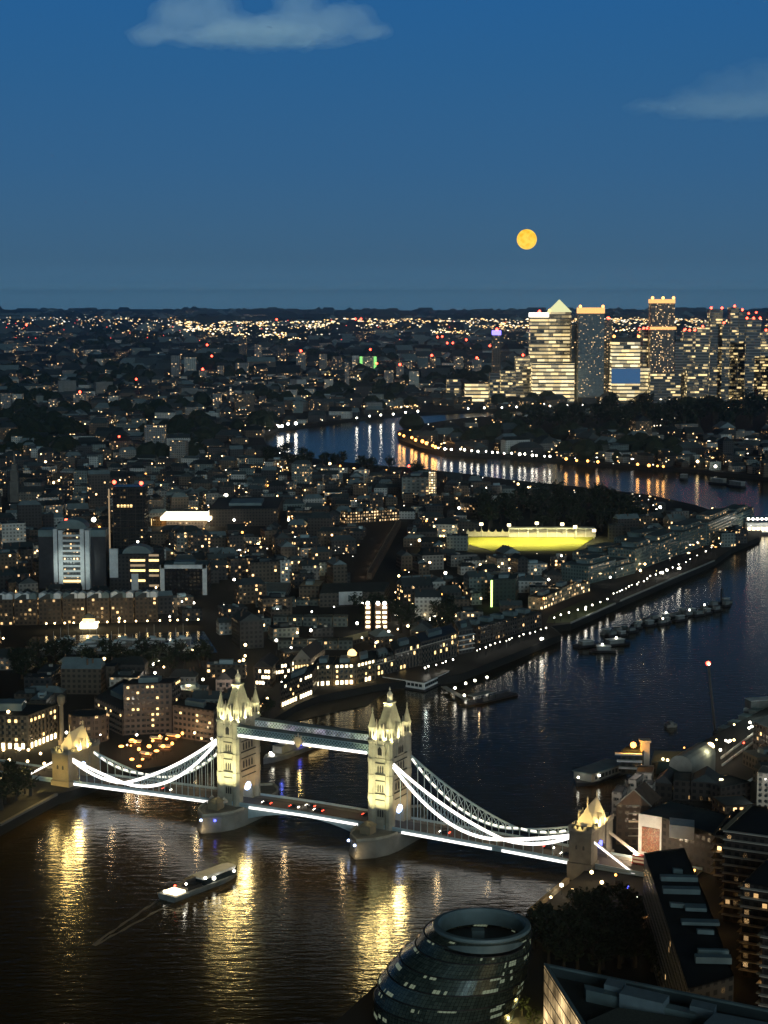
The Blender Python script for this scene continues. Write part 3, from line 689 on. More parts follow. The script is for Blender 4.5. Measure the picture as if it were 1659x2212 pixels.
# round ended brick hotel wing behind the north gatehouse
c0 = G(186, 1606); pts = [(c0.x+11*math.cos(a*math.pi/8), c0.y+9+9*math.sin(a*math.pi/8)) for a in range(16)]
r_, loc, h_ = bld('round_building', 'round brown drum building with lit stair windows behind the northern gatehouse', 'building', None, h=15, pts=pts, col=(.16, .11, .08), rcol=(.03, .04, .04), lit=.10, bri=.35, ref='round drum building')
# big brown hotel made of stepped slabs
def slab(label, px, vt, lit=.10, **k):
    r_, loc, h_ = bld('hotel_block', label, 'building', px, vt=vt, col=(.21, .16, .13), rcol=(.03, .03, .03), lit=0, bri=0, group='brown slab wings of the riverside hotel', ref=k.get('ref'), plant=k.get('plant', True))
    for a_, b_ in frontof(loc):
        L_ = math.hypot(b_[0]-a_[0], b_[1]-a_[1]); nc = max(2, min(11, int(L_/2.9))); nr = min(9, int(h_/3.1))
        windows(r_, a_, b_, 1.2, nr, nc, 3.1, 1.25, 1.15, [lit]*(nr-1)+[.45], lit='litwin')
    return r_, loc, h_
slab('wide brown hotel slab with rows of small windows and a lit top edge', [(268, 1588), (372, 1584), (392, 1570)], 1478, ref='wide brown hotel slab')
rr, lc, hh = slab('lower brown hotel wing stepping down beside the left bridge tower', [(374, 1592), (462, 1606), (476, 1590)], 1522)
slab('long dark brown hotel wing running back to the left of the wide slab', [(205, 1560), (266, 1590), (330, 1545)], 1505)
# cream gabled warehouse and the curved lit arcade by the beach
r_, loc, h_ = bld('gabled_warehouse', 'cream gabled warehouse end wall with round top window above the beach', 'building', [(632, 1466), (671, 1463), (702, 1440)], vt=1426, col=(.36, .30, .23), roof='none', lit=0, bri=0, ref='cream gabled warehouse')
a, b, c, d = [Vector((*p, h_)) for p in loc]
g1 = (a+b)/2+Vector((0, 0, 6.5)); g2 = (c+d)/2+Vector((0, 0, 6.5))
FMx = FM(); 
for qd in ([b, c, g2, g1], [d, a, g1, g2]): FMx.face(qd, (.03, .03, .03), (0, 0, 0))
FMx.build('roof', 'roof', r_); FMy = FM(); FMy.face([a, b, g1], (.36, .30, .23), (0, 0, 0)); FMy.face([c, d, g2], (.36, .30, .23), (0, 0, 0)); FMy.build('gable', 'roof', r_)
for a_, b_ in frontof(loc): windows(r_, a_, b_, 2, 1, 5, 3, 1.1, 2.2, 1, lit='litwin2'); windows(r_, a_, b_, 6.5, 1, 5, 3, 1.0, 1.8, .3)
light('warehouse_light', r_.location.x-2, r_.location.y-14, 12, 2600, WRM, .5)
def arc(label, px, vt, **k):
    r_, loc, h_ = bld('warehouse', label, 'building', px, vt=vt, col=k.get('col', (.20, .15, .09)), rcol=(.02, .025, .025), lit=0, bri=0, group='lit warehouses above the beach', ref=k.get('ref'))
    for a_, b_ in frontof(loc):
        L_ = math.hypot(b_[0]-a_[0], b_[1]-a_[1]); nc = max(2, int(L_/3.4))
        windows(r_, a_, b_, .6, 1, nc, 3, 1.8, 2.4, .95, lit='litwin2'); windows(r_, a_, b_, 4.8, 1, nc, 3, 1.1, 1.4, .18)
        windows(r_, a_, b_, 8.2, 1, nc, 3, 1.1, 1.4, .12); windows(r_, a_, b_, 11.2, 1, nc, 3, 1.6, 1.6, k.get('top', .8), lit='litwin2')
        d_ = Vector((b_[0]-a_[0], b_[1]-a_[1])).normalized(); nn = Vector((d_.y, -d_.x))
        for q_ in range(0, nc, 3):
            p_ = Vector(a_)+d_*(L_*(q_+.5)/nc)+nn*1.5; light('arcade_light', p_.x+r_.location.x, p_.y+r_.location.y, 6.2, 160, (1, .62, .2), .3)
    return r_
arc('left section of the brown warehouse crescent with lit top windows and glowing arcade', [(675, 1484), (718, 1481), (728, 1462)], 1437, ref='lit warehouse crescent')
arc('middle section of the brown warehouse crescent with a pale roof dome and glowing arcade', [(719, 1481), (768, 1479), (775, 1460)], 1436)
arc('right section of the brown warehouse crescent curving towards the river', [(769, 1479), (812, 1468), (806, 1448)], 1432)
arc('dark low warehouse with an orange lit ground floor in front of the cream gable', [(606, 1530), (676, 1500), (690, 1478)], 1478, top=.35, col=(.08, .06, .045))
q = G(760, 1470); t = thing('roof_dome', 'small pale dome lit from inside on the warehouse crescent roof', 'dome', (q.x, q.y+6, 21)); MB().cyl(0, 0, [(3, -1), (2.8, 1), (1.6, 2.4), (.2, 3)], 10).build('dome_shell', 'litwin', t)
# pink-lit twin gable house behind the left bridge tower
r_, loc, h_ = bld('gabled_house', 'small pale gabled house with arched windows behind the left bridge tower top', 'building', [(466, 1494), (502, 1494), (520, 1484)], vt=1468, col=(.38, .31, .26), roof='gable', rcol=(.05, .05, .05), lit=0, bri=0, rh=5)
for a_, b_ in frontof(loc)[:1]: windows(r_, a_, b_, 3, 1, 2, 3, 1.6, 2.6, 0)
light('house_light', r_.location.x, r_.location.y-14, 12, 1200, (1, .8, .65), .5)
for i, (px, vt, lb) in enumerate([([(548, 1484), (588, 1486), (604, 1466)], 1440, 'brown gabled warehouse with paired lit windows left of the cream gable'), ([(590, 1476), (630, 1470), (650, 1452)], 1446, 'low brown warehouse with a lit window strip touching the cream gable')]):
    r_, loc, h_ = bld('warehouse', lb, 'building', px, vt=vt, col=(.12, .08, .05), roof='gable', rcol=(.03, .03, .03), lit=0, bri=0, group='warehouses behind the bridge tower')
    for a_, b_ in frontof(loc): windows(r_, a_, b_, 2, 3, 5, 3.6, 1.3, 1.9, .5, lit='litwin2')
# riverside warehouse terrace up to the balcony block
for i, (x0, y0, x1, y1, vt, col, lb, k) in enumerate([
        (812, 1466, 852, 1455, 1425, (.10, .085, .07), 'grey brick riverside block with tall arched bays just right of the crescent', 0),
        (853, 1455, 908, 1440, 1403, (.11, .095, .08), 'grey brick riverside block with gabled dormers behind the white pier pavilion', 0),
        (909, 1440, 988, 1417, 1386, (.10, .085, .07), 'long dark riverside block with a bluish glass roof', 1)]):
    r_, loc, h_ = bld('riverside_block', lb, 'building', [(x0, y0), (x1, y1), (x1-14, y1-18)], vt=vt, col=col, rcol=(.05, .08, .13) if k else (.04, .045, .045), lit=0, bri=0, ref='long bluish-roofed riverside block' if k else None)
    for a_, b_ in frontof(loc)[:1]:
        L_ = math.hypot(b_[0]-a_[0], b_[1]-a_[1]); windows(r_, a_, b_, 2, 4, max(3, min(14, int(L_/3.6))), 3.6, 1.4, 2.1, .16)
        MB().bar((*a_, h_-3.2), (*b_, h_-3.2), .5, .5).build('cornice', 'cream', r_)
bld('long_roofed_hall', 'long hall with a pale lit sloping roof behind the riverside blocks', 'building', [(728, 1402), (798, 1384), (790, 1374)], vt=1392, col=(.06, .05, .04), roof='gable', rcol=(.42, .38, .22), lit=.05, bri=.4, rh=2)
for x_, y_ in ((740, 1385), (765, 1378), (790, 1372)):
    q = G(x_, y_+8); light('roof_wash_light', q.x, q.y-4, 24, 420, WRM, .4)
r_, loc, h_ = bld('balcony_block', 'narrow apartment block with pale balcony slabs on the river bend', 'building', [(991, 1414), (1022, 1408), (1012, 1388)], vt=1362, col=(.06, .06, .06), rcol=(.3, .3, .28), lit=.15, bri=.8, ref='balconied apartment block')
a_, b_ = frontof(loc)[0]
for k in range(1, int(h_/3.2)): MB().bar((a_[0], a_[1]-1, k*3.2), (b_[0]+.5, b_[1]-1, k*3.2), 2, .35).build('balcony', 'white', r_)
MB().box(2.5, 6.5, -6.9, -5.5, h_*.45, h_*.45+2.6).build('lit_room', 'litwin2', r_)
# wapping riverside rows on the right (px of the front foot, far end, roof row)
def rowhouse(n, a, b, vt0, vt1, cols, lits, names, depth=14, roof='flat', cat='building', kind='riverside_flats', rc=(.07, .09, .09)):
    for i in range(n):
        p = (a[0]+(b[0]-a[0])*i/n, a[1]+(b[1]-a[1])*i/n); q = (a[0]+(b[0]-a[0])*(i+.93)/n, a[1]+(b[1]-a[1])*(i+.93)/n)
        r_, loc, h_ = bld(kind, names(i, n), cat, [p, q], vt=vt0+(vt1-vt0)*i/n, col=cols[i % len(cols)], rcol=rc, lit=lits[i % len(lits)], bri=.7, depth=depth, roof=roof, fm='facade')
rowhouse(5, (1038, 1392), (1172, 1352), 1352, 1322, [(.05, .045, .04), (.07, .06, .05)], [.06], lambda i, n: 'dark brick wharf building above the lamp row, %s from the left' % ORD[i], 22)
LMK.append((1105, 1360, 'dark wharf row'))
r_, loc, h_ = bld('green_edged_tower', 'dark green glass slab with one yellow-green lit vertical edge', 'building', [(1061, 1311), (1113, 1309), (1120, 1296)], vt=1252, col=(.03, .06, .05), rcol=(.06, .09, .08), lit=.01, bri=.3, ref='green-edged slab')
a_, b_ = frontof(loc)[0]; MB().box(a_[0]-.5, a_[0]+1.0, a_[1]-.4, a_[1]+.4, 0, h_-.5).build('edge_light', 'lime', r_)
# lit terrace and stepped apartments at the garden
for i, (x0, y0, x1, y1, vt, lb) in enumerate([(1172, 1318, 1212, 1300, 1290, 'low terrace of the warm lit garden row, left end'), (1213, 1300, 1246, 1286, 1270, 'taller middle of the warm lit garden row'), (1247, 1286, 1274, 1278, 1262, 'bright cream end block of the warm lit garden row')]):
    r_, loc, h_ = bld('garden_flats', lb, 'building', [(x0, y0), (x1, y1)], vt=vt, col=(.40, .34, .22), rcol=(.06, .05, .04), lit=.3, bri=1.0, depth=12)
    light('garden_light', r_.location.x-3, r_.location.y-11, 8, 1500, (1, .78, .36), .6)
LMK.append((1225, 1290, 'warm lit garden row'))
gl = [(1270, 1262, 1330, 1246, 1222), (1330, 1250, 1372, 1238, 1226), (1290, 1232, 1360, 1216, 1196), (1372, 1234, 1420, 1216, 1186), (1422, 1216, 1470, 1196, 1172), (1380, 1206, 1440, 1190, 1165), (1470, 1198, 1530, 1176, 1150), (1530, 1178, 1590, 1150, 1128), (1590, 1150, 1628, 1132, 1112)]
for i, (x0, y0, x1, y1, vt) in enumerate(gl):
    r_, loc, h_ = bld('stepped_flats', 'stepped grey-green glass apartments along the promenade, %s from the left' % ORD[i], 'building', [(x0, y0), (x1, y1)], vt=vt, col=(.13, .19, .18), rcol=(.12, .17, .17), lit=.07, bri=.45, depth=26, fm='facade_fine')
    t2 = FM(); k_ = [(p[0]*.6+3, p[1]*.6+4) for p in loc]; t2.walls(k_, h_-.6, h_+3.4, (.14, .2, .19), (R.random(), .2, .6)); t2.flat(k_, h_+3.4, (.12, .17, .17)); t2.build('penthouse', 'facade_fine', r_)
LMK.append((1370, 1215, 'stepped glass flats'))
# garden lawn, copings
tag(MB().add([tuple(G(*p, 5.05)) for p in ((1180, 1346), (1232, 1344), (1326, 1302), (1262, 1296), (1186, 1330))], [(0, 1, 2, 3, 4)]).build('lawn', 'grass'), kind='structure')
def coping(name, label, a, b, w=1.2, z=5.0, m='coping', hh=1.1):
    p, q = G(*a, z), G(*b, z); t = tag(MB((p.x, p.y, z)).bar((p.x, p.y, z+hh/2), (q.x, q.y, z+hh/2), w, hh).build(name, m), label, 'wall'); t.location = (p.x, p.y, z); return t
coping('river_wall', 'pale river wall along the far promenade by the glass apartments', (1341, 1299), (1543, 1212))
coping('river_wall', 'pale river wall at the edge of the small lawn', (1233, 1347), (1329, 1305))
coping('river_wall', 'low embankment wall left of the northern gatehouse', (0, 1784), (122, 1718), 1.5, m='paving')
# bridge side plaza with orange lamps
ol = [(262, 1612), (285, 1598), (292, 1602), (300, 1618), (318, 1628), (330, 1600), (352, 1612), (360, 1596), (372, 1606), (308, 1640), (345, 1590), (384, 1590), (322, 1612), (338, 1622), (394, 1584), (300, 1655), (285, 1640)]
for k_ in lantern_row(ol, 'plaza_lamp', lambda i, n: 'orange lamp on the riverside plaza under the hotel, %s counted from the quay' % ORD[i], 4.5, .95, 'orange', 1500): pass
for i, (x_, y_) in enumerate(((292, 1612), (338, 1604), (372, 1598), (316, 1638), (356, 1622))):
    q = G(x_, y_); t = thing('market_stall', 'awning stall glowing orange on the riverside plaza, %s from the left' % ['first', 'third', 'fifth', 'second', 'fourth'][i], 'stall', (q.x, q.y, 5), R.uniform(-.5, .5)); MB().loft([[(-3.5, -1.5, 2.6), (3.5, -1.5, 2.6), (3.5, 1.5, 2.6), (-3.5, 1.5, 2.6)], [(-3.5, 0, 3.6), (3.5, 0, 3.6), (3.5, .1, 3.6), (-3.5, .1, 3.6)]]).build('awning', 'cream', t); MB().box(-3, 3, -.9, .9, 0, 1.0).build('counter', 'brick', t); MB().box(-3, 3, -.2, .2, 2.1, 2.4).build('strip_lamp', 'orange', t)
    for px_ in (-3.3, 3.3): MB().bar((px_, -1.3, 0), (px_, -1.3, 2.6), .12).build('post', 'dark', t)
for k_, o_ in enumerate(((35, 1636), (8, 1640), (62, 1640), (88, 1648), (60, 1665), (20, 1662), (120, 1590+70), (96, 1670), (3, 1700), (40, 1690))):
    q = G(*o_); t = thing('forecourt_lamp', 'warm lamp on the forecourt of the arcaded block, %s from its door' % ORD[k_], 'lamp post', (q.x, q.y, 5)); inst('pole', POLE, t); inst('lamp_head', HEADS['warm'], t, (0, 0, 5), 0, .75); light('lamp_light', q.x, q.y, 9.6, 260, GOLD, .5)

# ------------------------------------------------------------------ offices and landmarks further back
# white twin-slab tower with curved roof
def twin(label, x0, x1, vt, vb, ref, name='twin_slab_tower'):
    p = G(x0, vb); w = (x1-x0)/F*p.y*1.01; t = thing(name, label, 'building', (p.x, p.y, 5)); h = A(x0, vt, p.y).z-5
    for a_ in (0, w*.74): 
        MB().box(a_, a_+w*.11, 0, 16, 0, h).build('white_slab', 'white', t); MB().box(a_+w*.14, a_+w*.26, 0, 16, 0, h-1).build('white_slab', 'white', t)
        MB().box(a_+w*.11, a_+w*.14, .6, 15, 0, h-2).build('stair_slot', 'dark', t)
    f = FM(); pts = [(w*.26, 1.5), (w*.74, 1.5), (w*.74, 15), (w*.26, 15)]; f.walls(pts, 0, h-3, (.10, .11, .11), (.3, .25, .5)); f.flat(pts, h-3, (.06, .08, .08)); f.build('wall', 'facade_fine', t)
    nf = int(h/4.2)
    for k in range(nf): MB().box(w*.26, w*.74, .6, 1.5, 2+k*4.2, 3.7+k*4.2).build('spandrel', 'litwin' if k == 1 else 'white', t)
    MB().loft([[(w*.5-w*.42*math.cos(a*math.pi/10), y, h+math.sin(a*math.pi/10)*w*.26) for a in range(11)] for y in (2, 20)]).build('curved_roof', 'teal', t)
    MB().box(-w*.45, 0, 6, 24, 0, h*.86).build('side_wing', 'hull', t); MB().box(w, w*1.42, 6, 24, 0, h*.86).build('side_wing', 'hull', t)
    light('added_slab_light', p.x+w*.2, p.y-45, 22, 30000, (.85, 1, .93), 2, 'SPOT', (p.x+w*.5, p.y, h*.5), 46, .5)  # added lamp out in front, brightens the white slabs
    MB().box(-w*.45, 0, 5.8, 24, h*.86, h*.97).build('wing_top', 'teal', t); MB().box(w, w*1.42, 5.8, 24, h*.86, h*.97).build('wing_top', 'teal', t)
    inst('beacon', HEADS['redlight'], t, (w*.35, 4, h+w*.24), 0, 1.3)
    mark([(p.x-w*.4, p.y), (p.x+w*1.4, p.y), (p.x+w*1.4, p.y+24), (p.x-w*.4, p.y+24)]); LMK.append(((x0+x1)/2, (vt+vb)/2, ref))
twin('white office tower of paired vertical slabs with pale floor bands and a curved roof', 117, 195, 1143, 1274, 'white twin-slab office tower')
r_, loc, h_ = bld('arched_office', 'mid-rise office with an arched roof, bright floor bands and a white slab at its left', 'building', [(238, 1275), (344, 1275), (356, 1262)], vt=1196, col=(.05, .05, .05), rcol=(.08, .1, .1), lit=0, bri=0, ref='arched-roof office')
p = loc[0]; w_ = loc[1][0]-loc[0][0]; yf = min(q[1] for q in loc)
MB().box(p[0], p[0]+w_*.17, yf-1, yf+3, h_*.35, h_+4).build('white_slab', 'white', r_); MB().box(p[0]+w_*.44, p[0]+w_*.58, yf-1, yf+3, 0, h_*.45).build('white_slab', 'white', r_)
MB().loft([[(p[0]+w_*.55-w_*.3*math.cos(a*math.pi/8), y, h_-.5+math.sin(a*math.pi/8)*7) for a in range(9)] for y in (yf+1, yf+16)]).build('curved_roof', 'teal', r_)
for k in range(7):
    for u0, u1 in ((.42, .72), (.8, 1.0)):
        if R.random() < .8: MB().box(p[0]+w_*u0, p[0]+w_*u1, yf-.5, yf, 3+k*4.2, 4.7+k*4.2).build('lit_floor', 'litwin' if k in (1, 3, 5) else 'dimwin', r_)
r_, loc, h_ = bld('framed_office', 'black glass office inside a white frame with a grey-green sloping roof', 'building', [(348, 1285), (446, 1285), (456, 1270)], vt=1224, col=(.008, .008, .01), rcol=(.10, .16, .17), lit=.01, bri=.2, ref='white-framed black office')
p = loc[0]; w_ = loc[1][0]-loc[0][0]; yf = min(q[1] for q in loc)
for a_, b_ in ((-.5, 3), (w_-3, w_+.5)): MB().box(p[0]+a_, p[0]+b_, yf-1, yf+1, 0, h_+1.5).build('frame_post', 'white', r_)
MB().box(p[0], p[0]+w_, yf-1, yf+1, h_-1.5, h_+1.5).build('frame_beam', 'white', r_)
# building site tower with hoist mast
p = G(236, 1186); w_ = 78/F*p.y; hh = A(236, 1043, p.y).z-5
t = thing('unfinished_tower', 'dark unfinished tower with bare floor slabs and a lit hoist mast on its left side', 'building', (p.x, p.y, 5)); LMK.append((275, 1110, 'unfinished dark tower')); mark([(p.x, p.y), (p.x+w_, p.y), (p.x+w_, p.y+24), (p.x, p.y+24)])
f = FM(); pts = [(4, 2), (w_, 2), (w_, 24), (4, 24)]; f.walls(pts, 0, hh-4, (.02, .02, .022), (.4, .02, .5)); f.flat(pts, hh-4, (.03, .03, .03)); f.build('core', 'facade', t)
for k in range(int(hh/3.4)): MB().box(3, w_+(.8 if k % 2 else 2), 0, 25, k*3.4, k*3.4+.35).build('floor_slab', 'quay', t)
for k in range(5): MB().box(4+k*(w_-4)/4.3, 4.6+k*(w_-4)/4.3, .2, .9, 0, hh-5).build('column', 'quay', t)
MB().box(0, 1.2, -.5, .7, 0, hh-6).build('hoist_mast', 'dimwin', t)
for k in range(5): MB().box(8+k*3.1, 10+k*3.1, 1.6, 2, hh*.63, hh*.63+2.4).build('lit_room', 'litwin', t)
for x_, z_ in ((5, hh), (w_*.9, hh-1)): inst('beacon', HEADS['redlight'], t, (x_, 6, z_), 0, 1.9)
inst('work_lamp', HEADS['white_l'], t, (-14, -2, hh*.45), 0, 2.2)
# church with steeple
p = G(30, 1086); t = thing('church', 'pale stone church with a stepped white steeple far left', 'church', (p.x, p.y, 5)); k_ = p.y/F; LMK.append((45, 1060, 'white church steeple')); mark([(p.x-12, p.y), (p.x+40, p.y), (p.x+40, p.y+40), (p.x-12, p.y+40)])
MB().loft([[(x*s, y*s+8, z) for x, y in ((-1, -1), (1, -1), (1, 1), (-1, 1))] for s, z in ((5, 0), (5, 24), (5.6, 24.2), (5.6, 25), (4.2, 25.2), (4.2, 36), (4.6, 36.2), (3, 38), (3, 44), (1.2, 46), (.8, 56), (.1, 60))]).build('steeple', 'paving', t)
f = FM(); pts = [(4, 4), (34, 4), (34, 22), (4, 22)]; f.walls(pts, 0, 12, (.18, .18, .16), (.5, .12, .5)); nv = f.build('wall', 'facade', t); f = FM(); f.gable(pts, 12, 6, (.06, .07, .07)); f.build('roof', 'roof', t)
for sx_ in (-8, 8): MB().cyl(sx_, 12, [(2.2, 0), (2.2, 18), (2.6, 18.3), (.2, 24)], 8).build('corner_turret', 'quay', t)
# floodlit sports hall
r_, loc, h_ = bld('sports_hall', 'low hall with a blazing white-yellow roof canopy and dim glazed front', 'building', [(360, 1140), (440, 1140), (448, 1128)], vt=1124, col=(.28, .22, .18), rcol=(.6, .55, .3), lit=.35, bri=.3, ref='blazing lit hall', plant=False)
MB().box(loc[0][0]-6, loc[1][0]+8, loc[0][1]-4, loc[2][1], h_+.5, h_+3.6).build('canopy_light', 'litwin2', r_)
r_, loc, h_ = bld('kiosk_block', 'small orange glowing block left of the blazing lit hall', 'building', [(326, 1136), (350, 1137)], vt=1119, col=(.3, .15, .04), rcol=(.2, .1, .03), lit=0, bri=0, plant=False)
a_, b_ = frontof(loc)[0]; MB().box(a_[0]+.5, b_[0]-.5, a_[1]-.3, a_[1]-.02, .5, h_-.6).build('lit_front', 'litwin', r_)
bld('warehouse_hall', 'vast dark windowless hall to the right of the blazing lit hall', 'building', [(452, 1138), (600, 1136), (612, 1108)], vt=1100, col=(.07, .055, .045), rcol=(.05, .06, .06), lit=.002, bri=.3, ref='vast dark hall')
for i, (x_, y_) in enumerate(((380, 1066), (412, 1068), (434, 1066), (462, 1068), (540, 1044))):
    p = G(x_, y_+8); t = thing('marquee', 'pale grey-green pointed tent roof beyond the blazing lit hall, %s from the left' % ORD[i], 'marquee', (p.x, p.y, 5), 0, 'pointed tent roofs')
    MB().loft([[(-12, -8, 7), (12, -8, 7), (12, 10, 7), (-12, 10, 7)], [(-5, -2, 9.5), (5, -2, 9.5), (5, 4, 9.5), (-5, 4, 9.5)], [(-.4, .5, 13), (.4, .5, 13), (.4, 1.5, 13), (-.4, 1.5, 13)]]).build('tent_roof', 'teal', t); MB().box(-11.5, 11.5, -7.5, 9.5, 0, 7).build('tent_wall', 'teal', t); mark([(p.x-12, p.y-8), (p.x+12, p.y+10)])
inst_ = lantern_row([(488, 1071)], 'floodlight_mast', lambda i, n: 'single brilliant white floodlight beside the tent roofs', 14, 2.6, 'white_l', 0)
# long brick warehouse ranges with dormers round the basin
for i in range(7):
    x0 = -20+i*52; 
    r_, loc, h_ = bld('dock_warehouse', 'long brown basin warehouse with white roof dormers, %s from the left' % ORD[i], 'building', [(x0, 1352-i*1.2), (x0+49, 1351-i*1.2)], vt=1296-i*.8, col=(.105, .075, .05), roof='gable', rcol=(.05, .06, .06), lit=.10, bri=.55, depth=20, rh=5, group='brown warehouses round the basin')
    for k in range(3):
        d_ = MB(); xx = loc[0][0]+(loc[1][0]-loc[0][0])*(k+.5)/3; d_.box(xx-2.6, xx+2.6, loc[0][1]+1, loc[0][1]+8, h_+.2, h_+3.6); d_.loft([[(xx-3, loc[0][1]+.6, h_+3.6), (xx+3, loc[0][1]+.6, h_+3.6), (xx, loc[0][1]+.6, h_+5)], [(xx-3, loc[0][1]+8, h_+3.6), (xx+3, loc[0][1]+8, h_+3.6), (xx, loc[0][1]+8, h_+5)]]); d_.build('dormer', 'white' if (i+k) % 3 else 'teal', r_)
LMK.append((150, 1330, 'basin warehouses'))
tag(MB().prism([G(*p, 4.2) for p in ((70, 1378), (440, 1366), (470, 1412), (40, 1420))], 4.8, 5.06).build('water', 'water'), kind='structure')
for i in range(16):      # promenade lamps along the basin
    q = G(100+i*22+R.uniform(-5, 5), 1360-i*.6); t = thing('basin_lamp', 'warm lamp on the basin quay under the brown warehouses, %s from the left' % ORD[i], 'lamp post', (q.x, q.y-3, 5), 0, 'lamps on the basin quay'); inst('pole', POLE, t); inst('lamp_head', HEADS['warm'], t, (0, 0, 5), 0, .7)
    if i % 2 == 0: light('lamp_light', q.x, q.y-4, 9.5, 500, (1, .66, .25), .5)
p = G(196, 1352); t = thing('lit_pavilion', 'brightly lit two-tier pavilion on the basin quay', 'pavilion', (p.x, p.y-8, 5)); MB().box(-6, 6, -4, 4, 0, 4).build('lower_tier', 'litwin2', t); MB().box(-4, 4, -3, 3, 4, 7.5).build('upper_tier', 'litwin', t); MB().loft([[(-5, -4, 7.5), (5, -4, 7.5), (5, 4, 7.5), (-5, 4, 7.5)], [(-.3, -.3, 11), (.3, -.3, 11), (.3, .3, 11), (-.3, .3, 11)]]).build('roof', 'slate', t)
light('pavilion_light', p.x, p.y-15, 11, 1600, GOLD, .8)
# flats and white sign hall in the middle
TR = [(552, 1312, 640, 1311, 1292, 4), (590, 1352, 752, 1354, 1332, 5), (600, 1404, 764, 1404, 1382, 5), (640, 1308, 726, 1309, 1294, 3)]
n_ = 0
for x0, y0, x1, y1, vt, n in TR:
    rowhouse(n, (x0, y0), (x1, y1), vt, vt, [(.16, .19, .17), (.13, .15, .13)], [.12], lambda i, n, r=['upper left', 'middle', 'lowest', 'upper right'][n_]: 'grey-green terrace house of the %s terrace in the centre, %s from its left end' % (r, ORD[i]), 9, 'flat', 'house', 'terrace_house', (.10, .13, .12))
    LMK.append(((x0+x1)/2, y0, ['upper left', 'middle', 'lowest', 'upper right'][n_]+' grey-green terrace')); n_ += 1
r_, loc, h_ = bld('signed_hall', 'brown dock hall with a bare white rectangular banner on its front', 'building', [(690, 1312), (830, 1308), (842, 1286)], vt=1282, col=(.12, .10, .08), roof='gable', rcol=(.035, .05, .05), lit=0, bri=0, ref='hall with the white banner', rh=4)
a_, b_ = frontof(loc)[0]; a_, b_ = Vector(a_), Vector(b_); e0 = a_.lerp(b_, .30); e1 = a_.lerp(b_, .66)
sg_ = MB().add([(e0.x, e0.y-.4, h_-9.5), (e1.x, e1.y-.4, h_-9.5), (e1.x, e1.y-.4, h_+.8), (e0.x, e0.y-.4, h_+.8), (e0.x, e0.y-.1, h_-9.5), (e1.x, e1.y-.1, h_-9.5), (e1.x, e1.y-.1, h_+.8), (e0.x, e0.y-.1, h_+.8)], [(0, 1, 2, 3), (7, 6, 5, 4), (0, 3, 7, 4), (1, 5, 6, 2), (3, 2, 6, 7)]).build('banner', 'white', r_)
for k, u_ in enumerate((.42, .62)):      # two soft grey-green figures printed on the banner
    c_ = e0.lerp(e1, u_); mk = MB()
    for dx, dz, rr in ((-1.2, 0, 1.3), (.9, .4, 1.5), (0, -1.6, 1.6), (.2, 1.4, .9)): mk.loft([[(c_.x+dx+rr*math.cos(a*math.pi/6), c_.y-.42-yy-.01*k-.004*dz, h_-4+dz+rr*math.sin(a*math.pi/6)) for a in range(12)] for yy in (0, .05)])
    mk.build('printed_figure', 'teal', sg_)
bld('pump_house', 'tall brown brick block with a pale roof rim left of the banner hall', 'building', [(646, 1300), (690, 1300), (700, 1286)], vt=1266, col=(.16, .13, .09), rcol=(.3, .28, .2), lit=.03, bri=.4, ref='tall brown brick block')
light('rim_light', *G(668, 1298)[:2], 32, 700, WRM, .5)
bld('boat_roof_house', 'flat pale grey-green building with a jagged roof left of centre', 'building', [(556, 1294), (618, 1296), (628, 1276)], vt=1276, col=(.20, .27, .27), rcol=(.2, .27, .27), lit=.02, bri=.3)
# stacked balcony lights block
for j, (x_, n) in enumerate(((792, 5), (814, 4), (828, 5))):
    p = G(x_-4, 1362); t = thing('stair_tower', 'narrow stair tower with stacked white lights, %s of three' % ORD[j], 'building', (p.x, p.y, 5), 0, 'stair towers with stacked lights'); MB().box(0, 4.5, 0, 6, 0, 19).build('wall', 'brick', t); mark([(p.x, p.y), (p.x+5, p.y+6)])
    for k in range(n): MB().box(.8, 3.8, -.7, 0, 2+k*3.5, 3.6+k*3.5).build('landing_light', 'litwin2', t)
    inst('top_lamp', HEADS['white_l'], t, (2.2, -.5, 20), 0, 1.5)
LMK.append((812, 1345, 'stair towers with stacked lights'))
for i, (x_, y_) in enumerate(((856, 1331), (884, 1331), (866, 1338), (918, 1329), (938, 1334), (944, 1342), (950, 1330), (958, 1346), (955, 1340))):
    q = G(x_, y_, 9); k_ = thing('court_lamp', 'white lamp in the court right of the stair towers, %s from the left' % ORD[i], 'lamp post', (q.x, q.y, 5), 0, 'lamps in the court'); inst('pole', POLE, k_); inst('lamp_head', HEADS['white_l' if i < 5 else 'warm'], k_, (0, 0, 5), 0, 1.2 if i < 2 else .8); light('lamp_light', q.x, q.y-1.5, 9.6, 500, WRM, .5)
# office with bright glass stair, mid distance
r_, loc, h_ = bld('banded_office', 'pale banded office block with a brilliant glazed stair tower at its right end', 'building', [(868, 1078), (926, 1078), (940, 1066)], vt=1030, col=(.22, .26, .25), rcol=(.1, .12, .12), lit=.12, bri=.5, ref='banded office with the bright stair', fm='facade_wide')
p = G(926, 1090); w_ = 16/F*p.y; t = thing('glazed_stair', 'tall brilliant yellow glazed stair tower', 'building', (p.x, p.y, 5)); hh = A(926, 1020, p.y).z-5
f = FM(); pts = [(0, 0), (w_, 0), (w_, 10), (0, 10)]; f.walls(pts, 0, hh, (.5, .42, .25), (.37, .85, 1.0)); f.flat(pts, hh, (.2, .2, .2)); f.build('wall', 'facade_fine', t); mark([(p.x, p.y), (p.x+w_, p.y+10)])
rowhouse(4, (906, 1096), (1010, 1090), 1072, 1070, [(.05, .05, .045)], [.1], lambda i, n: 'low dark block below the bright stair tower, %s from the left' % ORD[i], 16)
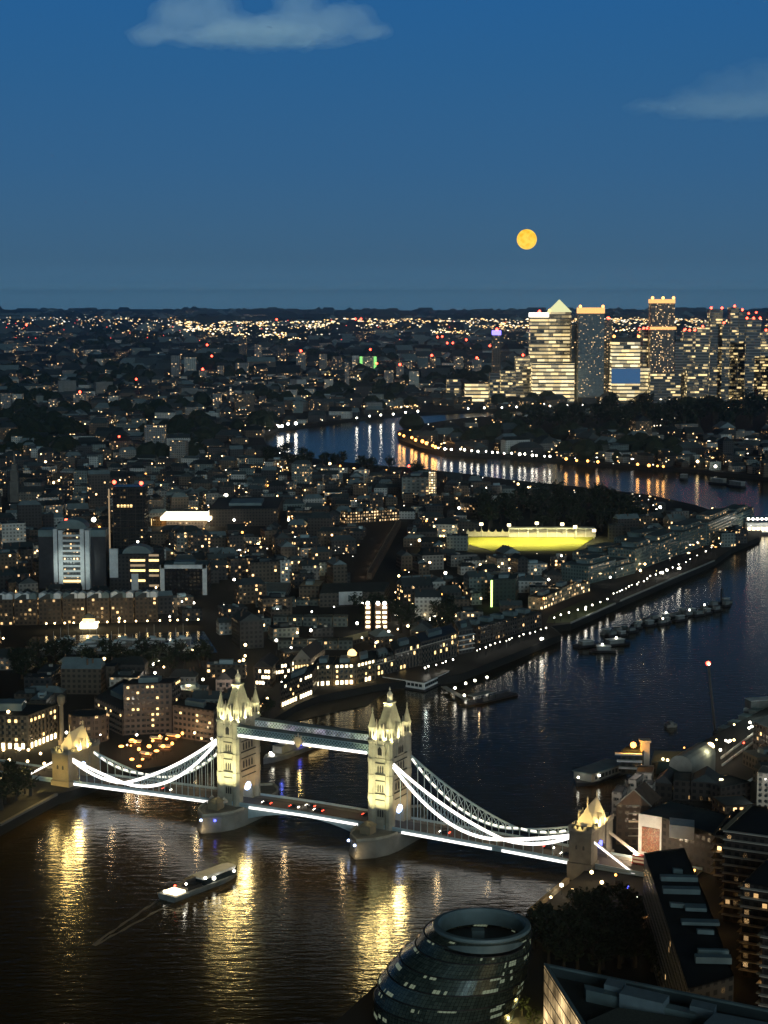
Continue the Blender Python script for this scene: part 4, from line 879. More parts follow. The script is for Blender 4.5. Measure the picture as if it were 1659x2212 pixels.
rowhouse(5, (750, 1132), (864, 1124), 1106, 1100, [(.05, .045, .04)], [.42], lambda i, n: 'dark housing block dotted with lit landings in the centre, %s from the left' % ORD[i], 14)
# railway viaduct
a_, b_ = G(798, 1252), G(862, 1136); t = thing('railway_viaduct', 'brown brick railway viaduct lit along its side running away behind the centre', 'viaduct', (a_.x, a_.y, 5)); d_ = b_-a_
v_ = MB(); v_.bar((0, 0, 3.0), (d_.x, d_.y, 3.0), 4.5, 6.0); v_.build('arches', 'brick', t); MB().bar((-2, 0, 6.4), (d_.x-2, d_.y, 6.4), .5, .8).build('parapet', 'tan', t)
for k in range(18): FOOT.append((a_.x+d_.x*k/17, a_.y+d_.y*k/17, 14))
for k in range(9): q = a_+d_*((k+.5)/9); light('viaduct_light', q.x-7, q.y-3, 8, 420, (1, .62, .36), .6)
LMK.append((830, 1195, 'railway viaduct'))
# floodlit football pitch with stand and masts
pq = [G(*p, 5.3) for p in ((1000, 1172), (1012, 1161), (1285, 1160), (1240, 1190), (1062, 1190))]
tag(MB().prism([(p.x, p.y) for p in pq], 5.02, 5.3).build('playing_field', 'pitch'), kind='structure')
cx_, cy_ = sum(p.x for p in pq)/5, sum(p.y for p in pq)/5
for p_ in ((1020, 1176), (1100, 1178), (1180, 1178), (1250, 1172), (1060, 1166), (1140, 1166), (1220, 1166)):
    q = G(*p_); light('pitch_floodlight', q.x, q.y, 27, 60000, (1, .90, .33), 1.0, 'SPOT', (q.x+.1, q.y, 5), 150, .5); FOOT.append((q.x, q.y, 26))
for i, (x_, vt) in enumerate(((1040, 1136), (1100, 1138), (1160, 1134), (1215, 1136), (1243, 1142), (1284, 1150))):
    q = G(x_, 1160+(i > 3)*6); hh = A(x_, vt, q.y).z-5; t = thing('floodlight_mast', 'floodlight mast behind the glowing yellow pitch, %s from the left' % ORD[i], 'floodlight', (q.x, q.y+4, 5), 0, 'masts behind the pitch'); MB().cyl(0, 0, [(.5, 0), (.35, hh)], 6).build('mast', 'coping', t); MB().box(-1.8, 1.8, -.5, .5, hh, hh+2.6).build('lamp_bank', 'litwin2', t)
p = G(1100, 1161); p2 = G(1284, 1158); t = thing('grandstand', 'pale lit grandstand along the far side of the yellow pitch', 'grandstand', (p.x, p.y, 5)); L_ = p2.x-p.x
MB().loft([[(0, 4, 0), (L_, 4, 0), (L_, 16, 0), (0, 16, 0)], [(0, 12, 6), (L_, 12, 6), (L_, 16, 6), (0, 16, 6)]]).build('terrace', 'cream', t); MB().box(0, L_, 3, 17, 8, 8.6).build('roof', 'white', t)
for k in range(10): MB().box(L_*k/9-.2, L_*k/9+.2, 3.4, 3.8, 0, 8).build('post', 'white', t)
for k in range(7): q = p+Vector((L_*(k+.5)/7, 1, 0)); light('stand_light', q.x, q.y, 10, 900, (1, .9, .5), .5)
p = G(1008, 1160); t = thing('clubhouse', 'low pale wall with small gables at the left end of the yellow pitch', 'building', (p.x, p.y, 5)); MB().box(0, 44, 4, 7, 0, 4.5).build('wall', 'cream', t); 
for k in range(6): MB().loft([[(k*7, 3.8, 4.5), (k*7+3, 3.8, 4.5), (k*7+1.5, 3.8, 7.5)], [(k*7, 6, 4.5), (k*7+3, 6, 4.5), (k*7+1.5, 6, 7.5)]]).build('gable', 'cream', t)
mark([(p.x, p.y), (p2.x, p2.y), (p2.x, p2.y+20), (p.x, p.y+20)]); LMK.append((1145, 1160, 'glowing yellow pitch'))

# ------------------------------------------------------------------ foreground: round glass dome building
g = NG('dome_glass'); uv = g.n('ShaderNodeUVMap'); s_ = g.n('ShaderNodeSeparateXYZ'); g.l(uv.outputs[0], s_.inputs[0])
fx, fy = g.math('FRACT', s_.outputs[0]), g.math('FRACT', s_.outputs[1])
ln = g.math('MAXIMUM', g.math('LESS_THAN', fx, .10), g.math('LESS_THAN', fy, .08))
cb_ = g.n('ShaderNodeCombineXYZ'); g.l(g.math('FLOOR', s_.outputs[0]), cb_.inputs[0]); g.l(g.math('FLOOR', s_.outputs[1]), cb_.inputs[1])
w_ = g.n('ShaderNodeTexWhiteNoise'); g.l(cb_.outputs[0], w_.inputs['Vector'])
cb2 = g.n('ShaderNodeCombineXYZ'); g.l(g.math('FLOOR', g.math('MULTIPLY', s_.outputs[0], .22)), cb2.inputs[0]); g.l(g.math('FLOOR', s_.outputs[1]), cb2.inputs[1])
w2 = g.n('ShaderNodeTexWhiteNoise'); g.l(cb2.outputs[0], w2.inputs['Vector'])
pan = g.mix(w_.outputs['Value'], (.045, .066, .056, 1), (.10, .135, .11, 1))
g.l(g.mix(ln, pan, (.012, .014, .014, 1)), g.b.inputs['Base Color']); g.b.inputs['Roughness'].default_value = .25; g.b.inputs['Metallic'].default_value = .25
lit_ = g.math('MULTIPLY', g.math('MULTIPLY', g.math('GREATER_THAN', w2.outputs['Value'], .86), g.math('SUBTRACT', 1.0, ln)), g.math('MULTIPLY', g.math('GREATER_THAN', w_.outputs['Value'], .3), .17))
g.b.inputs['Emission Color'].default_value = (.75, .9, .6, 1); g.l(lit_, g.b.inputs['Emission Strength']); g.m.cycles.emission_sampling = 'NONE'
M['dome_glass'] = g.m
lv = [(45, 1041, 2002, 101), (41, 1032, 2012, 113), (36, 1022, 2038, 121), (31, 1004, 2064, 136), (26, 988, 2094, 146), (21, 974, 2121, 152), (16, 964, 2150, 152), (10, 958, 2185, 146), (5, 955, 2215, 136)]
q0 = G(965, 2190, 5); t = thing('dome_building', 'round glass dome-like building with an open ring top by the foreground river', 'building', (q0.x, q0.y, 5)); LMK.append((980, 2100, 'round glass dome')); FOOT.append((q0.x, q0.y, 30))
NS = 76; rings = []
for z, u, v, rp in lv:
    c = G(u, v, z); k = rp/F*math.hypot(c.y, H-z)*1.0; rings.append((c.x-q0.x, c.y-q0.y, z-5, k))
fm = FM(); lips = MB()
for i in range(len(rings)-1):
    (x0, y0, z0, r0), (x1, y1, z1, r1) = rings[i], rings[i+1]
    r0 = r0*.985 if i else r0
    for a in range(NS):
        t0, t1 = 2*math.pi*a/NS, 2*math.pi*(a+1)/NS
        fm.face([(x1+r1*math.cos(t0), y1+r1*math.sin(t0), z1), (x1+r1*math.cos(t1), y1+r1*math.sin(t1), z1), (x0+r0*math.cos(t1), y0+r0*math.sin(t1), z0), (x0+r0*math.cos(t0), y0+r0*math.sin(t0), z0)],
                (.1, .1, .1), (0, 0, 0), [(a*1.5, i*4), (a*1.5+1.5, i*4), (a*1.5+1.5, i*4+4), (a*1.5, i*4+4)])
    if i: lips.loft([[(x0+rr*math.cos(2*math.pi*a/NS), y0+rr*math.sin(2*math.pi*a/NS), z0+dz) for a in range(NS)] for rr, dz in ((r0, -.25), (r0/.985+.25, -.25), (r0/.985+.25, .15), (r0*.98, .15))], cap=False)
fm.build('glass_skin', 'dome_glass', t); lips.build('floor_ledge', 'dark', t)
x, y, z, r_o = rings[0]
MB().loft([[(x+rr*math.cos(2*math.pi*a/NS), y+rr*math.sin(2*math.pi*a/NS), zz) for a in range(NS)] for rr, zz in ((r_o, z-.2), (r_o+.35, z+.3), (r_o+.1, z+1.1), (r_o-1.3, z+1.2), (r_o-1.8, z+.2), (r_o-1.9, z-4))], cap=False).build('ring_rim', 'teal', t)
MB().cyl(x, y, [(r_o-1.5, z-5.2), (r_o-1.5, z-4.8)], 40).build('roof_deck', 'dark', t)
MB().box(x-3, x+1, y+3, y+6, z-5, z-2.4).build('roof_cabin', 'teal', t)
for i in range(2, 6):
    xx, yy, zz, rr = rings[i]; MB().bar((xx-rr*.985, yy+rr*.16, zz-1.6), (xx-rr*.93, yy+rr*.34, zz+.7), .5, .35).build('edge_glint', 'dimwin', t)  # reflected dashes along the dome edge, put in as dim emission

# ------------------------------------------------------------------ foreground: glass office with roof terraces
ZR = 42.0
rp_ = [G(*p, ZR) for p in ((1175, 2084), (1330, 2330), (1760, 2460), (1760, 2204))]
pts = ccw([(p.x, p.y) for p in rp_]); cx, cy = sum(p[0] for p in pts)/4, sum(p[1] for p in pts)/4; loc = [(p[0]-cx, p[1]-cy) for p in pts]
t = thing('glass_office', 'large office roof with parapet and pale plant boxes in the bottom right corner', 'building', (cx, cy, 5)); FOOT.append((cx, cy, 45)); LMK.append((1420, 2160, 'large office roof'))
g = NG('curtain_wall'); uv = g.n('ShaderNodeUVMap'); s_ = g.n('ShaderNodeSeparateXYZ'); g.l(uv.outputs[0], s_.inputs[0])
fx, fy = g.math('FRACT', g.math('DIVIDE', s_.outputs[0], 3.0)), g.math('FRACT', g.math('DIVIDE', s_.outputs[1], 4.0))
ln = g.math('MAXIMUM', g.math('LESS_THAN', fx, .07), g.math('LESS_THAN', fy, .12)); tcn = g.n('ShaderNodeTexCoord').outputs['Object']
g.l(g.mix(ln, (.03, .04, .04, 1), (.14, .15, .13, 1)), g.b.inputs['Base Color']); g.b.inputs['Roughness'].default_value = .2
g.b.inputs['Emission Color'].default_value = (1, .68, .32, 1); g.l(g.math('MULTIPLY', g.math('SUBTRACT', 1.0, ln), g.math('MULTIPLY', g.math('POWER', g.noise(.10, 2, tcn), 4.0), 9.0)), g.b.inputs['Emission Strength']); g.m.cycles.emission_sampling = 'NONE'
M['curtain'] = g.m
f = FM(); f.walls(loc, 0, ZR-5, (.1, .1, .1), (.2, .2, .2)); f.build('glass_wall', 'curtain', t)
f = FM(); f.flat(loc, ZR-5-2.6, (.030, .036, .036)); f.walls([(p[0]*.965, p[1]*.965) for p in loc][::-1], ZR-7.6, ZR-5, (.05, .075, .08), (0, 0, 0)); ro = f.build('roof', 'roof', t)
pm_ = MB(); n = 4
pm_.add([(*p, ZR-5) for p in loc]+[(*p, ZR-4.4) for p in loc]+[(p[0]*.965, p[1]*.965, ZR-4.4) for p in loc]+[(p[0]*.965, p[1]*.965, ZR-5) for p in loc], [(i, (i+1) % 4, (i+1) % 4+4, i+4) for i in range(4)]+[(i+4, (i+1) % 4+4, (i+1) % 4+8, i+8) for i in range(4)]+[(i+8, (i+1) % 4+8, (i+1) % 4+12, i+12) for i in range(4)])
pm_.build('parapet', 'teal', ro)
def roofbox(nm, px, z0, z1, m, par):
    q = [G(*p, z1+5) for p in px]; return MB((cx, cy, 0)).prism([(p.x, p.y) for p in q], z0, z1).build(nm, m, par)
def quadpx(x0, y0, x1, y1, dx, dy): return [(x0, y0), (x1, y1), (x1+dx, y1+dy), (x0+dx, y0+dy)]
ro_m = {'paleplate': surf('pale_roof_plate', (.20, .26, .28), .6, .3, .15), 'gravel': surf('roof_gravel', (.10, .11, .09), .9, 1.2, .3)}
M.update(ro_m)
for px, z0, z1, m, nm in ((quadpx(1262, 2126, 1500, 2180, 4, 12), 34.4, 38.0, 'teal', 'screen_wall'), (quadpx(1313, 2112, 1352, 2122, -8, 14), 34.4, 39.5, 'paleplate', 'plant_box'),
                          (quadpx(1352, 2128, 1446, 2150, -14, 18), 34.4, 40.0, 'paleplate', 'plant_box'), (quadpx(1496, 2158, 1548, 2170, -6, 14), 34.4, 39.5, 'paleplate', 'plant_box'),
                          ([(1335, 2176), (1490, 2200), (1520, 2330), (1290, 2260), (1268, 2206)], 34.4, 37.6, 'gravel', 'raised_roof'), ([(1545, 2187), (1760, 2228), (1760, 2330), (1540, 2290), (1508, 2222)], 34.4, 40.4, 'paleplate', 'raised_roof')):
    roofbox(nm, px, z0, z1, m, ro)
for (x_, y_), lb in (((1196, 2168), 'small tree lit yellow behind the glass at the office corner'), ((1128, 2170), 'small yellow lit tree between the glass dome and the office'), ((1150, 2196), 'low lit tree at the foot of the office glass')):
    q = G(x_, y_, 9); LIT = q; k_ = thing('lit_tree', lb, 'tree', (q.x, q.y, 5)); b = MB()
    for i in range(70):
        a, bb, r = R.uniform(0, 6.28), R.uniform(-1, 1), R.uniform(.5, 1); c = Vector((math.cos(a)*2.4*r, math.sin(a)*2.4*r, 4.6+bb*2.2)); e1, e2 = Vector((R.uniform(-1, 1), R.uniform(-1, 1), R.uniform(-.4, 1))).normalized()*.55, Vector((R.uniform(-1, 1), R.uniform(-1, 1), R.uniform(-.4, 1))).normalized()*.55
        b.add([c-e1, c-e2, c+e1, c+e2], [(0, 1, 2, 3)])
    b.build('crown', 'grass', k_); MB().cyl(0, 0, [(.2, 0), (.1, 4)], 5).build('trunk', 'bark', k_); light('tree_light', q.x-3, q.y-4.2, 7.2, 1500, (1, .78, .25), .4)

# ------------------------------------------------------------------ south bank blocks on the right
def roofblk(name, label, px, z1, col, rcol, ref=None, lit=.05, bri=.6, fm_='facade', z0=5.0, cat='building', roof='flat', rh=4, hip=0, plant=False):
    q = [G(*p, z1) for p in px]; return bld(name, label, cat, None, h=z1-z0, pts=q, col=col, rcol=rcol, lit=lit, bri=bri, fm=fm_, ref=ref, roof=roof, rh=rh, hip=hip, plant=plant)
r_, loc, h_ = roofblk('dark_roofed_flats', 'long black-roofed apartment block with stepped roof strips running towards the viewer', [(1391, 1842), (1478, 1831), (1528, 1947), (1585, 2108), (1487, 2135), (1440, 1990)], 36, (.075, .065, .05), (.008, .009, .010), 'long black-roofed block', .012, .5)
rr = [o for o in r_.children if o.name.startswith('roof')][0]
for i, (x0, x1, y0, dy) in enumerate(((1452, 1472, 1872, 3), (1425, 1505, 1886, 6), (1430, 1510, 1912, 7), (1446, 1476, 1944, 4), (1478, 1524, 1946, 10), (1470, 1552, 1978, 8), (1504, 1540, 2002, 3), (1506, 1572, 2044, 4), (1500, 1578, 2060, 8))):
    q = [G(*p, 38) for p in ((x0, y0), (x1, y0+2), (x1+3, y0+dy+2), (x0+3, y0+dy))]; MB((r_.location.x, r_.location.y, 5)).prism([(p.x, p.y) for p in q], 0+36, 38+R.uniform(-1, .5)).build('roof_step', 'teal', rr)
for i, (x0, y0, x1, y1, vt) in enumerate(((1562, 1990, 1700, 2012, 1792), (1600, 2110, 1720, 2132, 1905), (1642, 2230, 1740, 2250, 2010), (1544, 1905, 1600, 1912, 1800))):
    r_, loc, h_ = bld('balcony_flats', 'brown flats with stacked pale balcony edges at the right edge, %s from the top' % ['second', 'third', 'fourth', 'first'][i], 'building', [(x0, y0), (x1, y1)], vt=vt, col=(.045, .035, .03), rcol=(.01, .011, .012), lit=.09, bri=.8, depth=38, plant=False)
    a_, b_ = frontof(loc)[0]
    for k in range(1, int(h_/3.3)+1):
        MB().bar((a_[0]-.8, a_[1]-.9, k*3.3), (b_[0], b_[1]-.9, k*3.3), 1.8, .28).build('balcony', 'cream', r_)
        c_ = [p for p in loc if p[0] < 0 and p[1] > 0][0] if [p for p in loc if p[0] < 0 and p[1] > 0] else loc[3]
        MB().bar((a_[0]-.9, a_[1], k*3.3), (c_[0]-.9, c_[1], k*3.3), 1.8, .28).build('balcony', 'tan', r_)
LMK.append((1610, 1950, 'stacked balcony flats'))
# mural hall with grey-green roof
r_, loc, h_ = roofblk('mural_hall', 'big hall with a wide grey-green roof and a white end wall carrying a reddish mural', [(1380, 1757), (1430, 1765), (1545, 1801), (1640, 1799), (1635, 1775), (1450, 1728)], 23, (.05, .045, .04), (.065, .10, .11), 'hall with the mural wall', .01, .4, plant=False)
fr = frontof(loc); a_, b_ = min(fr, key=lambda e: min(e[0][0], e[1][0])); a_, b_ = Vector(a_), Vector(b_); d_ = (b_-a_).normalized(); nn = Vector((d_.y, -d_.x))
def panel(nm, u0, u1, z0, z1, m, off, par):
    p, q = a_.lerp(b_, u0)+nn*off, a_.lerp(b_, u1)+nn*off; return MB().loft([[(p.x, p.y, z0), (q.x, q.y, z0), (q.x, q.y, z1), (p.x, p.y, z1)], [(p.x+nn.x*.15, p.y+nn.y*.15, z0), (q.x+nn.x*.15, q.y+nn.y*.15, z0), (q.x+nn.x*.15, q.y+nn.y*.15, z1), (p.x+nn.x*.15, p.y+nn.y*.15, z1)]]).build(nm, m, par)
ww = panel('white_wall', 0, 1, 0, h_, 'white', .1, r_)
g = NG('mural_paint'); tcn = g.n('ShaderNodeTexCoord').outputs['Object']
n1 = g.noise(.9, 6, tcn); n2 = g.noise(2.4, 5, tcn)
m1 = g.mix(g.math('MULTIPLY_ADD', n1, 5.0, -2.1), (.42, .10, .04, 1), (.50, .36, .22, 1)); g.l(g.mix(g.math('MULTIPLY_ADD', n2, 6.0, -2.7), (.16, .07, .04, 1), m1), g.b.inputs['Base Color']); M['mural'] = g.m
panel('mural', .16, .93, 1.5, h_*.70, 'mural', .3, ww)
light('mural_light', *(Vector((r_.location.x, r_.location.y))+a_.lerp(b_, .4)+nn*13), 11, 9000, (1, .76, .5), .5)
b = MB((r_.location.x, r_.location.y, 5)); q = [G(*p, 25) for p in ((1446, 1768), (1500, 1774), (1500, 1790), (1446, 1784))]; b.prism([(p.x, p.y) for p in q], 20, 25.5).build('roof_box', 'white', r_)
# tall brick gable with glass slot
r_, loc, h_ = bld('brick_gable', 'tall brown brick gabled warehouse beside the southern gatehouse', 'building', [(1330, 1824), (1404, 1827), (1428, 1808)], vt=1738, col=(.06, .04, .028), roof='gable', rcol=(.05, .06, .065), lit=0, bri=0, ref='tall brick gable', rh=.1)
pa, pb_ = [Vector(p) for p in frontof(loc)[0]]; k_ = MB(); ap = (pa+pb_)/2; dpt = Vector(loc[2])-Vector(loc[1]) if (Vector(loc[2])-pb_).length < (Vector(loc[3])-pb_).length else Vector(loc[3])-pb_
k_.loft([[(*pa, h_), (*pb_, h_), (*ap, h_+7)], [(*(pa+dpt), h_), (*(pb_+dpt), h_), (*(ap+dpt), h_+7)]]).build('gable_roof', 'brick', r_)
for sgn, e_ in ((1, pa), (-1, pb_)): MB().bar((*(e_+Vector((-.4*sgn, -.3))), h_-.2), (*(ap+Vector((0, -.3))), h_+7.2), .5, .5).build('verge', 'coping', r_)
for k in range(5): MB().box(ap.x-2.2, ap.x+2.6, ap.y-.5, ap.y-.2, h_-14+k*3.4, h_-13.5+k*3.4).build('gallery_rail', 'coping', r_)
MB().box(ap.x-2, ap.x+2.6, ap.y-.6, ap.y-.3, h_-7.6, h_-6.9).build('gallery_lamp', 'dimwin', r_)
for i, (x0, y0, x1, y1, vt, dp, lb) in enumerate(((1321, 1762, 1342, 1764, 1709, 12, 'low cream stepped warehouse end beside the river, nearest the gatehouse'), (1344, 1740, 1357, 1741, 1700, 12, 'middle cream step of the riverside warehouses'), (1357, 1730, 1374, 1732, 1682, 12, 'tall narrow cream warehouse end behind the brick gable'),
        (1373, 1712, 1408, 1714, 1667, 14, 'wide pale cream block above the brick gable'), (1386, 1740, 1409, 1742, 1692, 8, 'bluish-white low block just right of the brick gable peak'))):
    r_, loc, h_ = bld('cream_warehouse', lb, 'building', [(x0, y0), (x1, y1)], vt=vt, col=(.50, .46, .40), rcol=(.1, .1, .1), lit=0, bri=0, depth=dp, group='cream riverside warehouses', plant=False)
    a2, b2 = frontof(loc)[0]; windows(r_, a2, b2, h_*.35, 2, 2, 3.6, .8, 1.0, 0)
    if i in (0, 2, 3): light('wall_light', r_.location.x-5, r_.location.y-13, 20, 1100, (1, .9, .78), .5)
# wharf row with sweeping lit eaves, barrel roof, orange stack
r_, loc, h_ = bld('wharf_house', 'stack of white-edged terraces on the wharf left of the orange tower', 'building', [(1340, 1672), (1386, 1674), (1400, 1662)], vt=1622, col=(.05, .055, .05), rcol=(.05, .07, .07), lit=.06, bri=.5, plant=False)
a2, b2 = frontof(loc)[0]
for k in range(1, 4): MB().bar((a2[0]-k, a2[1]-1, h_*.3*k), (b2[0], b2[1]-1, h_*.3*k), 2, .8).build('terrace_edge', 'white', r_)
q = G(1392, 1668); hh = A(1392, 1602, q.y).z-5; t = thing('chimney_tower', 'slender tower glowing orange on the wharf', 'tower', (q.x, q.y, 5)); MB().box(-2.2, 2.2, -2.2, 2.2, 0, hh).build('shaft', 'cream', t); MB().box(-2.8, 2.8, -2.8, 2.8, hh, hh+1).build('cap', 'cream', t); MB().ball(-6, -1, hh-1.5, 1.6, 8).build('lamp_head', 'orange', t); MB().bar((-2.2, -1, hh-2), (-6, -1, hh-2), .2).build('lamp_arm', 'dark', t)
light('stack_light', q.x-6, q.y-6, 20, 7000, (1, .42, .05), .5); LMK.append((1392, 1625, 'orange glowing tower'))
r_, loc, h_ = bld('wharf_range', 'long wharf building with a sweeping roof edge strung with warm lamps', 'building', [(1405, 1672), (1510, 1676), (1524, 1662)], vt=1644, col=(.12, .13, .10), roof='gable', rcol=(.06, .08, .08), lit=.02, bri=.5, rh=4, ref='wharf range with lamp string')
a2, b2 = frontof(loc)[0]; a2, b2 = Vector(a2), Vector(b2)
for k in range(8): c_ = a2.lerp(b2, .25+k*.095); MB().ball(c_.x, c_.y-.5, h_+1.4-math.sin(k/7*math.pi), .7, 6).build('eave_lamp', 'warm', r_)
light('eave_light', r_.location.x, r_.location.y-8, 5+h_+2, 900, WRM, .5)
bld('green_roof_shed', 'dark green pitched-roof shed below the lamp-strung wharf building', 'building', [(1416, 1696), (1480, 1698), (1490, 1686)], vt=1672, col=(.04, .05, .04), roof='gable', rcol=(.035, .06, .05), lit=0, bri=0, rh=5)
p = G(1494, 1700); q = G(1545, 1668); t = thing('barrel_hall', 'pale barrel-roofed hall with a bright lamp on its end', 'building', (p.x, p.y, 5)); d_ = (q-p); d_.z = 0; L_ = d_.length; t.rotation_euler = (0, 0, math.atan2(d_.y, d_.x)); mark([(p.x, p.y), (q.x, q.y)], 8)
MB().loft([[(x, 6-6*math.cos(a*math.pi/8), 10+5*math.sin(a*math.pi/8)) for a in range(9)]+[(x, 12, 0), (x, 0, 0)] for x in (0, L_)]).build('vault', 'coping', t); MB().ball(L_, 3, 13, 2.2, 8).build('end_lamp', 'warm', t); light('hall_light', q.x-4, q.y-9, 19, 1400, (1, .95, .6), .6)
for i, (x0, y0, x1, y1, vt, lb) in enumerate(((1410, 1722, 1452, 1726, 1690, 'dark slate-roofed block between the cream warehouses and the mural hall'), (1454, 1728, 1490, 1730, 1684, 'tall dark brick wharf block left of the barrel roof hall'), (1492, 1730, 1550, 1734, 1688, 'dark brick wharf block under the barrel roof hall'),
        (1556, 1742, 1620, 1730, 1700, 'flat grey-green roof strip right of the barrel hall'), (1566, 1772, 1632, 1768, 1740, 'low brown building with small orange lit windows by the round-windowed block'))):
    bld('wharf_block', lb, 'building', [(x0, y0), (x1, y1)], vt=vt, col=(.05, .04, .035) if i != 4 else (.12, .07, .04), rcol=(.05, .07, .075) if i > 0 else (.05, .06, .07), roof='flat' if i in (1, 3, 4) else 'gable', lit=.02 if i != 4 else .08, bri=.5, depth=16, rh=4, plant=False)
r_, loc, h_ = bld('round_window_block', 'cream block with rows of round dark windows at the right edge', 'building', [(1634, 1752), (1690, 1756), (1700, 1740)], vt=1668, col=(.50, .46, .38), rcol=(.2, .2, .18), lit=0, bri=0, ref='round-windowed block', plant=False)
rw = MB().loft([[(.75*math.cos(a*math.pi/6), y, .75*math.sin(a*math.pi/6)) for a in range(12)] for y in (-.1, .1)]).build('round_window', 'glass'); rwm = rw.data; bpy.data.objects.remove(rw)
a2, b2 = [Vector(x) for x in frontof(loc)[0]]; d_ = (b2-a2).normalized(); nn = Vector((d_.y, -d_.x))
for i in range(6):
    for j in range(4): c_ = a2+d_*(1.4+j*2.7)+nn*.15; inst('round_window', rwm, r_, (c_.x, c_.y, 2.5+i*2.6), math.atan2(d_.y, d_.x))
light('block_light', r_.location.x-8, r_.location.y-16, 18, 1500, (1, .92, .8), .5)
# river pier, promenade railings, cafe tables glow
for a_, b_, lb in (((1557, 1640), (1660, 1562), 'white railing along the outer edge of the wharf promenade'), ((1560, 1655), (1660, 1582), 'pale kerb wall along the inner edge of the wharf promenade'), ((1600, 1700), (1660, 1664), 'pale roof-level wall above the dark wharf yard')):
    coping('promenade_rail', lb, a_, b_, .6, hh=1.1, m='white')
for i, (x_, y_) in enumerate(((1573, 1610), (1577, 1608), (1618, 1580), (1624, 1577), (1556, 1628), (1640, 1582))):
    q = G(x_, y_, 8); k_ = thing('promenade_lamp', 'pinkish white lamp on the wharf promenade, %s from the left' % ORD[[1, 2, 3, 4, 0, 5][i]], 'lamp post', (q.x, q.y, 5), 0, 'lamps on the wharf promenade'); inst('pole', POLE, k_); inst('lamp_head', HEADS['white_l'], k_, (0, 0, 5), 0, .7); light('lamp_light', q.x, q.y-1, 9.4, 300, (1, .8, .6), .4)
q = G(1552, 1693, 12); k_ = thing('plaza_floodlight', 'pair of bright white floodlights on a post near the barrel-roofed hall', 'floodlight', (q.x, q.y, 5)); inst('pole', POLE, k_, (0, 0, 0), 0, (2, 2, 1.6)); MB().box(-2.2, 2.2, -.5, .5, 7, 9.4).build('lamp_bank', 'litwin2', k_); light('lamp_light', q.x, q.y-2, 13, 800, WHT, .5)

# embankment below the southern gatehouse
coping('embankment_wall', 'pale embankment wall running from the glass dome to the southern gatehouse', (1142, 1978), (1226, 1907), 1.6, hh=2.2, m='tan')
for i, (x_, y_, m_, pw, hh_) in enumerate(((1213, 1912, 'white_l', 900, 4), (1278, 1884, 'warm', 1500, 4), (1300, 1906, 'warm', 900, 3), (1190, 1938, 'warm', 260, 3), (1168, 1958, 'warm', 200, 3), (1236, 1922, 'warm', 300, 3), (1330, 1890, 'orange', 500, 4), (1372, 1978, 'orange', 600, 4), (1376, 1940, 'white_l', 300, 4), (1416, 2040, 'orange', 900, 4), (1458, 2128, 'orange', 700, 4), (1356, 1916, 'blue', 500, 3), (1536, 2060, 'orange', 700, 5), (1560, 2100, 'orange', 700, 5), (1500, 1880, 'orange', 900, 5), (1520, 1940, 'orange', 700, 5), (1548, 1990, 'orange', 600, 5), (1600, 2175, 'orange', 600, 5))):
    q = G(x_, y_, 5+hh_); t = thing('quay_lamp', '%s lamp on the south bank streets, %s when counted from the river wall' % ({'white_l': 'white', 'warm': 'warm', 'orange': 'orange', 'blue': 'blue'}[m_], ORD[i]), 'lamp post', (q.x, q.y, 5)); inst('pole', POLE, t, (0, 0, 0), 0, (1, 1, hh_/5)); inst('lamp_head', HEADS[m_], t, (0, 0, hh_), 0, .55 if i > 2 else .8)
    light('lamp_light', q.x, q.y-.9, q.z+.4, pw, {'white_l': WHT, 'warm': WRM, 'orange': SOD, 'blue': (.1, .15, 1)}[m_], .4)
# ------------------------------------------------------------------ boats, pontoons, piers
def hull(b, L, Wd, zt=2.0, bow=.28, z0=-.3):
    pr = lambda k: [(0, -Wd/2*k), (L*(1-bow), -Wd/2*k), (L*(1-bow*.4), -Wd*.32*k), (L, 0), (L*(1-bow*.4), Wd*.32*k), (L*(1-bow), Wd/2*k), (0, Wd/2*k)]
    b.loft([[(x, y, z0) for x, y in pr(.8)], [(x, y, zt*.6) for x, y in pr(.97)], [(x, y, zt) for x, y in pr(1)]]); return b
def boat(label, a, b_, Wd=5, m='hull', cab=(.25, .7, 2.4), roofm='white', group=None, cat='boat', name='moored_boat', lamp=None, zt=1.6):
    p, q = G(*a, 0), G(*b_, 0); d_ = q-p; L_ = d_.length; t = thing(name, label, cat, (p.x, p.y, 0), math.atan2(d_.y, d_.x), group)
    hull(MB(), L_, Wd, zt).build('hull', m, t)
    if cab:
        MB().box(L_*cab[0], L_*cab[1], -Wd*.33, Wd*.33, zt, zt+cab[2]).build('cabin', 'greyhull', t); MB().box(L_*cab[0]-.3, L_*cab[1]+.3, -Wd*.37, Wd*.37, zt+cab[2], zt+cab[2]+.25).build('cabin_roof', roofm, t)
    if lamp: inst('deck_lamp', HEADS[lamp], t, (L_*.5, 0, zt+(cab[2] if cab else 1)+1), 0, .7)
    return t, L_
t, L_ = boat('long white-roofed river passenger boat heading towards the bridge', (360, 1946), (512, 1888), 10, 'greyhull', None, cat='passenger boat', name='river_boat', zt=2.4); LMK.append((435, 1915, 'river passenger boat'))
MB().loft([[(L_*.42, y, z), (L_*.90, y*.92, z)][0:1]*0 + [(L_*.42, -y_, z), (L_*.86, -y_, z), (L_*.93, -y_*.6, z), (L_*.93, y_*.6, z), (L_*.86, y_, z), (L_*.42, y_, z)] for y_, z, y in ((4.2, 2.4, 0), (4.3, 5.0, 0))]).build('cabin', 'glass', t)
MB().loft([[(L_*.40, -y_, z), (L_*.86, -y_, z), (L_*.92, -y_*.6, z), (L_*.92, y_*.6, z), (L_*.86, y_, z), (L_*.40, y_, z)] for y_, z in ((4.4, 5.0), (3.2, 5.5))]).build('cabin_roof', 'white', t)
